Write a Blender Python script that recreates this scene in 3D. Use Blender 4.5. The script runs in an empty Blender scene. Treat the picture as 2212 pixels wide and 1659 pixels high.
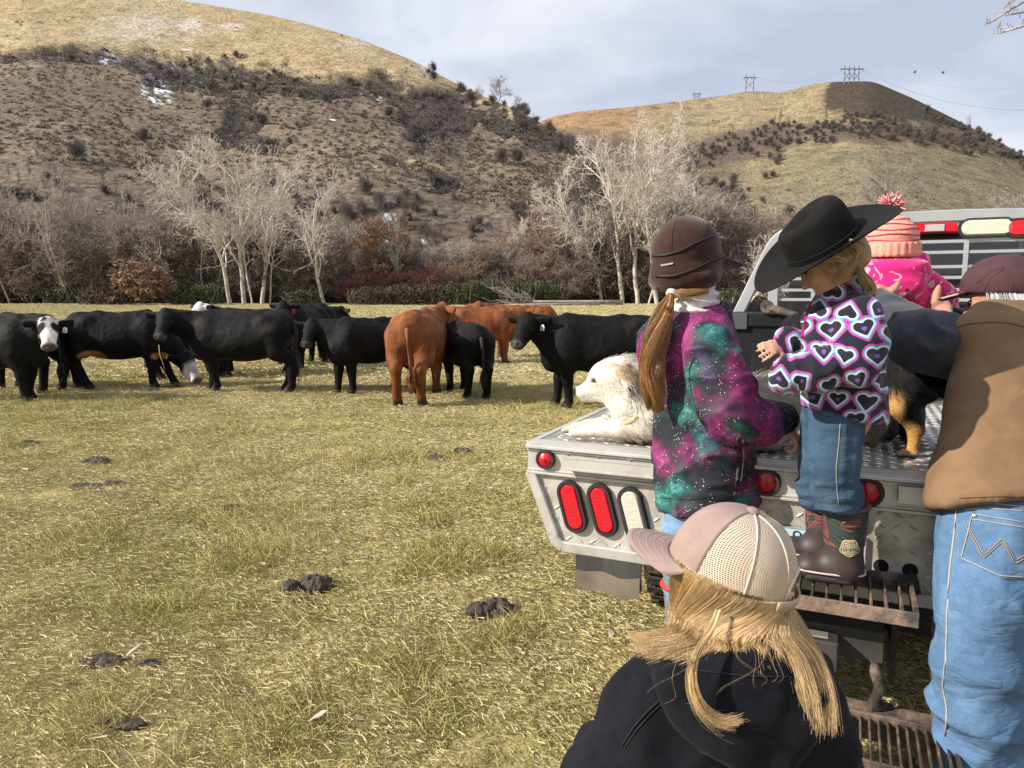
import bpy, math, random
import numpy as np
from mathutils import Vector, Matrix

# ------------------------------------------------------------------ camera, world, sun, exposure
SC = bpy.context.scene
COL = SC.collection
EYE = 1.45
PITCH = math.atan(189.5 / 1598.0)
cam_d = bpy.data.cameras.new('camera')
cam_d.sensor_width = 36.0
cam_d.lens = 36.0 * 1598.0 / 2212.0
cam_d.clip_start = 0.05
cam_d.clip_end = 6000.0
cam = bpy.data.objects.new('camera', cam_d)
COL.objects.link(cam)
cam.location = (0, 0, EYE)
cam.rotation_euler = (math.pi / 2 - PITCH, 0, 0)
SC.camera = cam

SUN_EL = math.radians(31.0)
SUN_AZ = math.atan2(-0.26, -0.965)          # direction towards the sun, measured from +x
SUN_DIR = Vector((math.cos(SUN_AZ) * math.cos(SUN_EL), math.sin(SUN_AZ) * math.cos(SUN_EL), math.sin(SUN_EL)))

world = bpy.data.worlds.new("World")
SC.world = world
world.use_nodes = True
wn = world.node_tree.nodes
wl = world.node_tree.links
for n in list(wn):
    wn.remove(n)
w_out = wn.new('ShaderNodeOutputWorld')
w_bg = wn.new('ShaderNodeBackground')
w_bg.inputs['Strength'].default_value = 0.085
sky = wn.new('ShaderNodeTexSky')
sky.sky_type = 'NISHITA'
sky.sun_disc = False
sky.sun_elevation = SUN_EL
sky.sun_rotation = math.pi / 2 - SUN_AZ      # Nishita rotates clockwise from +y
sky.air_density = 1.0
sky.dust_density = 1.5
tc = wn.new('ShaderNodeTexCoord')
mp = wn.new('ShaderNodeMapping')
mp.inputs['Scale'].default_value = (1.0, 1.0, 2.6)
mp.inputs['Location'].default_value = (0.35, 0.1, 0.2)
wl.new(tc.outputs['Generated'], mp.inputs['Vector'])
nz = wn.new('ShaderNodeTexNoise')
nz.inputs['Scale'].default_value = 2.2
nz.inputs['Detail'].default_value = 5.0
nz.inputs['Roughness'].default_value = 0.5
nz.inputs['Distortion'].default_value = 0.3
wl.new(mp.outputs['Vector'], nz.inputs['Vector'])
cr = wn.new('ShaderNodeValToRGB')
cr.color_ramp.elements[0].position = 0.41
cr.color_ramp.elements[0].color = (4.7, 5.3, 6.6, 1)
cr.color_ramp.elements[1].position = 0.61
cr.color_ramp.elements[1].color = (8.0, 8.2, 8.7, 1)
wl.new(nz.outputs['Fac'], cr.inputs['Fac'])
mx = wn.new('ShaderNodeMixRGB')
mx.inputs['Fac'].default_value = 0.90
wl.new(sky.outputs['Color'], mx.inputs['Color1'])
wl.new(cr.outputs['Color'], mx.inputs['Color2'])
wl.new(mx.outputs['Color'], w_bg.inputs['Color'])
wl.new(w_bg.outputs['Background'], w_out.inputs['Surface'])

sun_d = bpy.data.lights.new('sun', 'SUN')
sun_d.energy = 5.0
sun_d.angle = math.radians(0.8)
sun_d.color = (1.0, 0.93, 0.82)
sun = bpy.data.objects.new('sun', sun_d)
COL.objects.link(sun)
sun.location = (-20, -12, 30)
sun.rotation_euler = SUN_DIR.to_track_quat('Z', 'Y').to_euler()

SC.view_settings.view_transform = 'Standard'
SC.view_settings.look = 'None'
SC.view_settings.gamma = 1.0
SC.view_settings.exposure = 0.50
SC.view_settings.use_curve_mapping = False
SC.cycles.max_bounces = 6
SC.cycles.transparent_max_bounces = 12

RNG = np.random.default_rng(7)
random.seed(7)

# ------------------------------------------------------------------ measuring helpers
CP, SP = math.cos(PITCH), math.sin(PITCH)

def at(px, py, Y):
    """point in the world seen at photo position (2212 x 1659 scale), at depth Y"""
    x = (px - 1106.0) / 1598.0
    v = (829.5 - py) / 1598.0
    d = np.array([x, CP + v * SP, v * CP - SP])
    return np.array([0, 0, EYE]) + d * (Y / d[1])

def at_z(px, py, z):
    x = (px - 1106.0) / 1598.0
    v = (829.5 - py) / 1598.0
    d = np.array([x, CP + v * SP, v * CP - SP])
    return np.array([0, 0, EYE]) + d * ((z - EYE) / d[2])

def elev(py):
    v = (829.5 - np.asarray(py, float)) / 1598.0
    return (v * CP - SP) / (CP + v * SP)

def bear(px, py=640.0):
    v = (829.5 - py) / 1598.0
    return (px - 1106.0) / 1598.0 / (CP + v * SP)

def gz(y):
    """ground height along the field"""
    return np.interp(y, [-50, 3, 10, 20, 50, 95, 125, 2000], [0, 0, -.15, -.12, .02, .42, .62, .62])

def gr(px, py):
    Y = 8.0
    for _ in range(40):
        p = at_z(px, py, float(gz(Y)))
        Y = .5 * Y + .5 * min(max(p[1], 1.0), 200.0)
    return np.array([at(px, py, Y)[0], Y, float(gz(Y))])

# ------------------------------------------------------------------ value noise in numpy
def _hash(i, j, k):
    h = (i * 374761393 + j * 668265263 + k * 2147483647 + 1274126177) & 0xffffffff
    h = ((h ^ (h >> 13)) * 1274126177) & 0xffffffff
    h = h ^ (h >> 16)
    return (h & 0xffff) / 65535.0

def vnoise(P):
    P = np.asarray(P, float)
    F = np.floor(P)
    I = F.astype(np.int64)
    f = P - F
    f = f * f * (3 - 2 * f)
    r = 0
    for a in (0, 1):
        wa = f[..., 0] if a else 1 - f[..., 0]
        for b in (0, 1):
            wb = f[..., 1] if b else 1 - f[..., 1]
            for c in (0, 1):
                wc = f[..., 2] if c else 1 - f[..., 2]
                r = r + wa * wb * wc * _hash(I[..., 0] + a, I[..., 1] + b, I[..., 2] + c)
    return r * 2 - 1

def fbm(P, octv=4, gain=.5):
    P = np.asarray(P, float)
    r, a, s = 0, 1.0, 0
    for o in range(octv):
        r = r + a * vnoise(P * (2 ** o) + 17.3 * o)
        s += a
        a *= gain
    return r / s

# ------------------------------------------------------------------ objects
def new_obj(name, data, parent=None):
    o = bpy.data.objects.new(name, data)
    COL.objects.link(o)
    if parent is not None:
        o.parent = parent
    return o

def tag(o, label=None, cat=None, group=None, kind=None):
    if label: o['label'] = label
    if cat: o['category'] = cat
    if group: o['group'] = group
    if kind: o['kind'] = kind
    return o

def empty(name, loc, label=None, cat=None, group=None, rz=0.0):
    o = new_obj(name, None)
    o.location = loc
    o.rotation_euler = (0, 0, rz)
    o.empty_display_size = .1
    return tag(o, label, cat, group)

def origin(o):
    v = Vector((0, 0, 0))
    while o is not None:
        v = v + Vector(o.location)
        o = o.parent
    return np.array(v)

def mk(name, V, F, m=None, parent=None, smooth=True, local=False, attrs=None, uv=None, kind=None):
    """mesh object from numpy arrays; F: array or list of arrays of equal-length faces"""
    V = np.asarray(V, np.float32).reshape(-1, 3)
    if parent is not None and not local:
        V = V - origin(parent).astype(np.float32)
    me = bpy.data.meshes.new(name)
    Fs = [np.asarray(f, np.int32) for f in (F if isinstance(F, list) and len(F) and isinstance(F[0], np.ndarray) else [F])]
    Fs = [f for f in Fs if f.size]
    me.vertices.add(len(V))
    me.vertices.foreach_set('co', V.ravel())
    nl = sum(f.size for f in Fs)
    nf = sum(len(f) for f in Fs)
    me.loops.add(nl)
    me.polygons.add(nf)
    me.loops.foreach_set('vertex_index', np.concatenate([f.ravel() for f in Fs]) if Fs else [])
    st, acc = [], 0
    for f in Fs:
        st.append(acc + np.arange(len(f)) * f.shape[1])
        acc += f.size
    me.polygons.foreach_set('loop_start', np.concatenate(st).astype(np.int32))
    me.polygons.foreach_set('use_smooth', np.full(nf, bool(smooth)))
    me.update(calc_edges=True)
    if attrs:
        for k, a in attrs.items():
            a = np.asarray(a, np.float32)
            if a.ndim == 1:
                at_ = me.attributes.new(k, 'FLOAT', 'POINT')
                at_.data.foreach_set('value', a)
            else:
                if a.shape[1] == 3:
                    a = np.concatenate([a, np.ones((len(a), 1), np.float32)], 1)
                at_ = me.attributes.new(k, 'FLOAT_COLOR', 'POINT')
                at_.data.foreach_set('color', a.ravel())
    if uv is not None:
        ul = me.uv_layers.new(name='UVMap')
        li = np.concatenate([f.ravel() for f in Fs])
        ul.data.foreach_set('uv', np.asarray(uv, np.float32)[li].ravel())
    if m is not None:
        me.materials.append(m)
    o = new_obj(name, me, parent)
    if kind: o['kind'] = kind
    return o

class MB:
    """collects simple solids and builds one mesh of them"""
    def __init__(s):
        s.v, s.f4, s.f3, s.fn, s.n = [], [], [], [], 0
    def add(s, V, F4=None, F3=None, FN=None):
        V = np.asarray(V, float).reshape(-1, 3)
        if F4 is not None and len(F4): s.f4.append(np.asarray(F4, int) + s.n)
        if F3 is not None and len(F3): s.f3.append(np.asarray(F3, int) + s.n)
        if FN is not None:
            for f in FN: s.fn.append(np.asarray(f, int) + s.n)
        s.v.append(V); s.n += len(V)
    def box(s, c, half, R=None, bevel=0.0):
        c = np.asarray(c, float); h = np.asarray(half, float)
        R = np.eye(3) if R is None else np.asarray(R, float)      # columns = axes
        if bevel <= 0:
            P = np.array([[x, y, z] for x in (-1, 1) for y in (-1, 1) for z in (-1, 1)], float) * h
            s.add(P @ R.T + c, [[0, 1, 3, 2], [4, 6, 7, 5], [0, 4, 5, 1], [2, 3, 7, 6], [0, 2, 6, 4], [1, 5, 7, 3]])
            return
        b = min(bevel, h.min() * .9)
        V, idx = [], {}
        for sx in (-1, 1):
            for sy in (-1, 1):
                for sz in (-1, 1):
                    sg = np.array([sx, sy, sz])
                    for ax in range(3):
                        p = sg * (h - b); p = p.astype(float); p[ax] = sg[ax] * h[ax]
                        idx[(sx, sy, sz, ax)] = len(V); V.append(p)
        F4, F3 = [], []
        for ax in range(3):
            o1, o2 = (ax + 1) % 3, (ax + 2) % 3
            for sg in (-1, 1):
                q = []
                for a, bb in ((-1, -1), (1, -1), (1, 1), (-1, 1)):
                    k = [0, 0, 0]; k[ax] = sg; k[o1] = a; k[o2] = bb
                    q.append(idx[(k[0], k[1], k[2], ax)])
                F4.append(q if sg > 0 else q[::-1])
        for ax in range(3):                                        # edges along ax
            o1, o2 = (ax + 1) % 3, (ax + 2) % 3
            for a in (-1, 1):
                for bb in (-1, 1):
                    k0 = [0, 0, 0]; k0[ax] = -1; k0[o1] = a; k0[o2] = bb
                    k1 = list(k0); k1[ax] = 1
                    q = [idx[(*k0, o1)], idx[(*k1, o1)], idx[(*k1, o2)], idx[(*k0, o2)]]
                    F4.append(q if a * bb < 0 else q[::-1])
        for sx in (-1, 1):
            for sy in (-1, 1):
                for sz in (-1, 1):
                    t = [idx[(sx, sy, sz, 0)], idx[(sx, sy, sz, 1)], idx[(sx, sy, sz, 2)]]
                    F3.append(t if sx * sy * sz > 0 else t[::-1])
        s.add(np.array(V) @ R.T + c, F4, F3)
    def bar(s, a, b, w, h, up=(0, 0, 1), bevel=0.0):
        a = np.asarray(a, float); b = np.asarray(b, float)
        d = b - a; L = np.linalg.norm(d); d = d / L
        up = np.asarray(up, float); sd = np.cross(up, d); sd /= np.linalg.norm(sd) + 1e-9
        u2 = np.cross(d, sd)
        s.box((a + b) / 2, (L / 2, w / 2, h / 2), np.stack([d, sd, u2], 1), bevel)
    def tube(s, pts, rad, n=8, cap=True):
        V, Fq = tube_arr(pts, rad, n)
        s.add(V, Fq, FN=[np.arange(n)[::-1], np.arange(n) + len(V) - n] if cap else None)
    def lathe(s, prof, n=24, c=(0, 0, 0), R=None, close=True):
        """prof: list of (radius, height); axis = third column of R"""
        R = np.eye(3) if R is None else np.asarray(R, float)
        prof = np.asarray(prof, float); m = len(prof)
        a = np.linspace(0, 2 * math.pi, n, endpoint=False)
        V = np.stack([np.outer(prof[:, 0], np.cos(a)), np.outer(prof[:, 0], np.sin(a)), np.repeat(prof[:, 1:2], n, 1)], -1).reshape(-1, 3)
        i = np.arange(m - 1)[:, None] * n; j = np.arange(n)[None]; j2 = (j + 1) % n
        F = np.stack([i + j, i + j2, i + n + j2, i + n + j], -1).reshape(-1, 4)
        FN = []
        if close:
            FN = [np.arange(n)[::-1], np.arange(n) + (m - 1) * n]
        s.add(V @ R.T + np.asarray(c, float), F, FN=FN)
    def sweep(s, pts, w, h, up=(0, 1, 0)):
        """rectangular section w x h carried along pts without joints"""
        P = np.asarray(pts, float); T = np.gradient(P, axis=0); T /= np.linalg.norm(T, axis=1, keepdims=True)
        u = np.asarray(up, float); A = np.cross(T, u); A /= np.linalg.norm(A, axis=1, keepdims=True); B = np.cross(A, T)
        c = .82
        prof = [(-1, -c), (-c, -1), (c, -1), (1, -c), (1, c), (c, 1), (-c, 1), (-1, c)]
        V = np.stack([P + A * a * w / 2 + B * b_ * h / 2 for a, b_ in prof], 1).reshape(-1, 3); n = 8; m = len(P)
        i = np.arange(m - 1)[:, None] * n; j = np.arange(n)[None]; j2 = (j + 1) % n
        s.add(V, np.stack([i + j, i + j2, i + n + j2, i + n + j], -1).reshape(-1, 4), FN=[np.arange(n)[::-1], np.arange(n) + (m - 1) * n])
    def prism(s, outline, z0, z1, R=None, c=(0, 0, 0)):
        """outline: (n,2) ccw in local xy, extruded along local z"""
        R = np.eye(3) if R is None else np.asarray(R, float)
        o = np.asarray(outline, float); n = len(o)
        V = np.concatenate([np.c_[o, np.full(n, z0)], np.c_[o, np.full(n, z1)]])
        j = np.arange(n); j2 = (j + 1) % n
        s.add(V @ R.T + np.asarray(c, float), np.stack([j, j2, j2 + n, j + n], 1), FN=[np.arange(n)[::-1], np.arange(n) + n])
    def ring(s, outer, inner, z0, z1, R=None, c=(0, 0, 0)):
        """flat ring between two outlines with the same number of points"""
        R = np.eye(3) if R is None else np.asarray(R, float)
        o = np.asarray(outer, float); i = np.asarray(inner, float); n = len(o)
        V = np.concatenate([np.c_[o, np.full(n, z0)], np.c_[o, np.full(n, z1)], np.c_[i, np.full(n, z1)], np.c_[i, np.full(n, z0)]])
        j = np.arange(n); j2 = (j + 1) % n
        F = []
        for k in range(4):
            a, b = k * n, ((k + 1) % 4) * n
            F.append(np.stack([a + j, a + j2, b + j2, b + j], 1))
        s.add(V @ R.T + np.asarray(c, float), np.concatenate(F))
    def build(s, name, m, parent=None, smooth=False, local=False, kind=None):
        V = np.concatenate(s.v)
        F = []
        if s.f4: F.append(np.concatenate(s.f4))
        if s.f3: F.append(np.concatenate(s.f3))
        by = {}
        for f in s.fn: by.setdefault(len(f), []).append(f)
        for k in by: F.append(np.array(by[k]))
        o = mk(name, V, F, m, parent, smooth, local, kind=kind)
        if smooth == 'auto':
            o.data.set_sharp_from_angle(angle=math.radians(38))
        return o

def tube_arr(pts, rad, n=6):
    P = np.asarray(pts, float); m = len(P)
    r = np.broadcast_to(np.asarray(rad, float), (m,)) if np.ndim(rad) < 1 or len(np.atleast_1d(rad)) == 1 else np.asarray(rad, float)
    T = np.gradient(P, axis=0); T /= np.linalg.norm(T, axis=1, keepdims=True) + 1e-12
    ref = np.array([0.13, 0.21, 0.97]) if abs(T[0][2]) < .9 else np.array([.95, .2, .1])
    A = np.cross(T, ref); A /= np.linalg.norm(A, axis=1, keepdims=True) + 1e-12
    B = np.cross(T, A)
    a = np.arange(n) * 2 * math.pi / n
    V = P[:, None] + r[:, None, None] * (np.cos(a)[None, :, None] * A[:, None] + np.sin(a)[None, :, None] * B[:, None])
    i = np.arange(m - 1)[:, None] * n; j = np.arange(n)[None]; j2 = (j + 1) % n
    F = np.stack([i + j, i + j2, i + n + j2, i + n + j], -1).reshape(-1, 4)
    return V.reshape(-1, 3), F

def strands(P, r0, r1, n=3):
    """P: (S,N,3) polylines -> one mesh of thin tapered tubes"""
    P = np.asarray(P, float); S, N, _ = P.shape
    T = np.gradient(P, axis=1); T /= np.linalg.norm(T, axis=2, keepdims=True) + 1e-12
    ref = np.array([.31, .47, .83])
    A = np.cross(T, ref); A /= np.linalg.norm(A, axis=2, keepdims=True) + 1e-12
    B = np.cross(T, A)
    t = np.linspace(0, 1, N)
    r = (np.asarray(r0).reshape(-1, 1) * (1 - t) + np.asarray(r1).reshape(-1, 1) * t) * np.ones((S, 1))
    a = np.arange(n) * 2 * math.pi / n
    V = P[:, :, None] + r[:, :, None, None] * (np.cos(a)[:, None] * A[:, :, None] + np.sin(a)[:, None] * B[:, :, None])
    base = (np.arange(S) * N * n)[:, None, None]
    i = (np.arange(N - 1) * n)[None, :, None]; j = np.arange(n)[None, None]; j2 = (j + 1) % n
    F = np.stack([base + i + j, base + i + j2, base + i + n + j2, base + i + n + j], -1).reshape(-1, 4)
    return V.reshape(-1, 3), F

def ribbons(P, w0, w1, side=None):
    """P: (S,N,3) -> flat tapered ribbons"""
    P = np.asarray(P, float); S, N, _ = P.shape
    T = np.gradient(P, axis=1); T /= np.linalg.norm(T, axis=2, keepdims=True) + 1e-12
    if side is None:
        side = RNG.normal(size=(S, 1, 3))
    A = np.cross(T, side); A /= np.linalg.norm(A, axis=2, keepdims=True) + 1e-12
    t = np.linspace(0, 1, N)[None, :, None]
    w = np.asarray(w0).reshape(-1, 1, 1) * (1 - t) + np.asarray(w1).reshape(-1, 1, 1) * t
    V = np.stack([P - A * w / 2, P + A * w / 2], 2)
    base = (np.arange(S) * N * 2)[:, None]; i = (np.arange(N - 1) * 2)[None]
    F = np.stack([base + i, base + i + 1, base + i + 3, base + i + 2], -1).reshape(-1, 4)
    return V.reshape(-1, 3), F

def grid_faces(nu, nv, wrap=False):
    i = np.arange(nu - 1)[:, None]
    j = np.arange(nv if wrap else nv - 1)[None]
    j2 = (j + 1) % nv
    return np.stack([i * nv + j, i * nv + j2, (i + 1) * nv + j2, (i + 1) * nv + j], -1).reshape(-1, 4)

# ------------------------------------------------------------------ signed distance bodies -> one continuous mesh
def _n(v):
    v = np.asarray(v, float)
    return v / (np.linalg.norm(v) + 1e-12)

def frame(fwd, up=(0, 0, 1)):
    """rows: forward, left, up"""
    f = _n(fwd); l = _n(np.cross(up, f)); u = np.cross(f, l)
    return np.stack([f, l, u])

class SDF:
    def __init__(s):
        s.p = []
    def _put(s, fn, lo, hi, k, op='u'):
        s.p.append((fn, np.asarray(lo, float), np.asarray(hi, float), k, op))
    def cone(s, a, b, ra, rb, k=.02, op='u'):
        a = np.asarray(a, float); b = np.asarray(b, float); ab = b - a; L2 = ab @ ab + 1e-12
        def fn(P):
            q = P - a
            t = np.clip((q @ ab) / L2, 0, 1)
            return np.sqrt(((q - t[..., None] * ab) ** 2).sum(-1)) - (ra + (rb - ra) * t)
        s._put(fn, np.minimum(a - ra, b - rb), np.maximum(a + ra, b + rb), k, op)
    def chain(s, pts, rads, k=.02, op='u'):
        for i in range(len(pts) - 1):
            s.cone(pts[i], pts[i + 1], rads[i], rads[i + 1], k, op)
    def ell(s, c, r, R=None, k=.02, op='u'):
        c = np.asarray(c, float); r = np.asarray(r, float)
        R = np.eye(3) if R is None else np.asarray(R, float)       # rows = axes
        def fn(P):
            q = (P - c) @ R.T
            k0 = np.sqrt(((q / r) ** 2).sum(-1)); k1 = np.sqrt(((q / r ** 2) ** 2).sum(-1)) + 1e-9
            return k0 * (k0 - 1) / k1
        e = np.abs(R.T) @ r
        s._put(fn, c - e, c + e, k, op)
    def ecap(s, a, b, ra, rb, side, k=.02, op='u'):
        """capsule with elliptic section: ra=(half along side, half along the third axis)"""
        a = np.asarray(a, float); b = np.asarray(b, float); d = b - a; L = np.linalg.norm(d); d = d / L
        w = np.asarray(side, float); w = _n(w - d * (w @ d)); e = np.cross(d, w)
        def fn(P):
            q = P - a
            l = q @ d; t = np.clip(l / L, 0, 1); o = l - t * L
            rw = ra[0] + (rb[0] - ra[0]) * t; re = ra[1] + (rb[1] - ra[1]) * t; ro = np.minimum(rw, re)
            x, y = q @ w, q @ e
            k0 = np.sqrt((x / rw) ** 2 + (y / re) ** 2 + (o / ro) ** 2)
            k1 = np.sqrt((x / rw ** 2) ** 2 + (y / re ** 2) ** 2 + (o / ro ** 2) ** 2) + 1e-9
            return k0 * (k0 - 1) / k1
        m = max(*ra, *rb)
        s._put(fn, np.minimum(a, b) - m, np.maximum(a, b) + m, k, op)
    def box(s, c, h, R=None, r=.01, k=.01, op='u'):
        c = np.asarray(c, float); h = np.asarray(h, float)
        R = np.eye(3) if R is None else np.asarray(R, float)
        def fn(P):
            q = np.abs((P - c) @ R.T) - (h - r)
            return np.sqrt((np.maximum(q, 0) ** 2).sum(-1)) + np.minimum(q.max(-1), 0) - r
        e = np.abs(R.T) @ h
        s._put(fn, c - e, c + e, k, op)
    def plane(s, pt, n, k=.005):
        """keep the side the normal points away from"""
        pt = np.asarray(pt, float); n = _n(n)
        s._put(lambda P: (P - pt) @ n, [-1e9] * 3, [1e9] * 3, k, 'i')
    def mesh(s, vox, smooth=1):
        us = [p for p in s.p if p[4] == 'u']
        lo = np.min([p[1] for p in us], 0) - 4 * vox - .02
        hi = np.max([p[2] for p in us], 0) + 4 * vox + .02
        n = np.ceil((hi - lo) / vox).astype(int) + 1
        G = np.full(n, 1.0, np.float32)
        for fn, l, h, k, op in s.p:
            pad = k + 3 * vox
            i0 = np.clip(np.floor((l - pad - lo) / vox).astype(float), 0, n - 1).astype(int)
            i1 = np.clip(np.ceil((h + pad - lo) / vox).astype(float), 0, n - 1).astype(int) + 1
            ax = [lo[d] + vox * np.arange(i0[d], i1[d]) for d in range(3)]
            P = np.stack(np.meshgrid(*ax, indexing='ij'), -1)
            d_ = fn(P)
            sl = tuple(slice(i0[d], i1[d]) for d in range(3))
            g = G[sl]
            if op == 'u':
                hh = np.clip(.5 + .5 * (g - d_) / k, 0, 1)
                G[sl] = g * (1 - hh) + d_ * hh - k * hh * (1 - hh)
            else:
                dd = d_ if op == 'i' else -d_
                hh = np.clip(.5 - .5 * (g - dd) / k, 0, 1)
                G[sl] = g * (1 - hh) + dd * hh + k * hh * (1 - hh)
        V, Q = snets(G, lo, vox)
        for _ in range(smooth):
            V = laplace(V, Q, .5)
        return V, Q

OFF = np.array([[a, b, c] for a in (0, 1) for b in (0, 1) for c in (0, 1)])
EDG = [(i, j) for i in range(8) for j in range(i + 1, 8) if np.abs(OFF[i] - OFF[j]).sum() == 1]

def snets(G, lo, vox):
    S = G < 0
    n = np.array(G.shape)
    c = np.zeros(n - 1, np.uint8)
    for o in OFF:
        c += S[o[0]:n[0] - 1 + o[0], o[1]:n[1] - 1 + o[1], o[2]:n[2] - 1 + o[2]]
    act = (c > 0) & (c < 8)
    ids = np.argwhere(act)
    idx = np.full(act.shape, -1, np.int64); idx[act] = np.arange(len(ids))
    acc = np.zeros((len(ids), 3)); cnt = np.zeros(len(ids))
    for i, j in EDG:
        a, b = ids + OFF[i], ids + OFF[j]
        fa = G[a[:, 0], a[:, 1], a[:, 2]]; fb = G[b[:, 0], b[:, 1], b[:, 2]]
        x = (fa < 0) != (fb < 0)
        t = np.where(x, fa / np.where(x, fa - fb, 1), 0)
        acc += x[:, None] * (OFF[i] + t[:, None] * (OFF[j] - OFF[i])); cnt += x
    V = lo + vox * (ids + acc / cnt[:, None])
    Q = []
    for ax in range(3):
        A, B = (ax + 1) % 3, (ax + 2) % 3
        s0 = [slice(None)] * 3; s0[ax] = slice(0, -1)
        s1 = [slice(None)] * 3; s1[ax] = slice(1, None)
        f0, f1 = S[tuple(s0)], S[tuple(s1)]
        e = np.argwhere(f0 != f1)
        e = e[(e[:, A] > 0) & (e[:, B] > 0) & (e[:, A] < n[A] - 1) & (e[:, B] < n[B] - 1)]
        dA = np.zeros(3, int); dA[A] = 1; dB = np.zeros(3, int); dB[B] = 1
        q = [e - dA - dB, e - dB, e, e - dA]
        q = np.stack([idx[k[:, 0], k[:, 1], k[:, 2]] for k in q], 1)
        fl = ~f0[e[:, 0], e[:, 1], e[:, 2]]
        q[fl] = q[fl][:, ::-1]
        Q.append(q)
    Q = np.concatenate(Q)
    return V, Q[(Q >= 0).all(1)]

def laplace(V, Q, f=.5):
    a = np.concatenate([Q[:, 0], Q[:, 1], Q[:, 2], Q[:, 3]]); b = np.concatenate([Q[:, 1], Q[:, 2], Q[:, 3], Q[:, 0]])
    n = len(V); c = np.bincount(a, minlength=n) + np.bincount(b, minlength=n)
    W = np.stack([np.bincount(a, V[b, d], n) + np.bincount(b, V[a, d], n) for d in range(3)], 1) / np.maximum(c, 1)[:, None]
    return V * (1 - f) + W * f

def normals(V, Q):
    N = np.cross(V[Q[:, 2]] - V[Q[:, 0]], V[Q[:, 3]] - V[Q[:, 1]])
    n = len(V)
    R = np.stack([sum(np.bincount(Q[:, k], N[:, d], n) for k in range(4)) for d in range(3)], 1)
    return R / (np.linalg.norm(R, axis=1, keepdims=True) + 1e-12)

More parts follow.
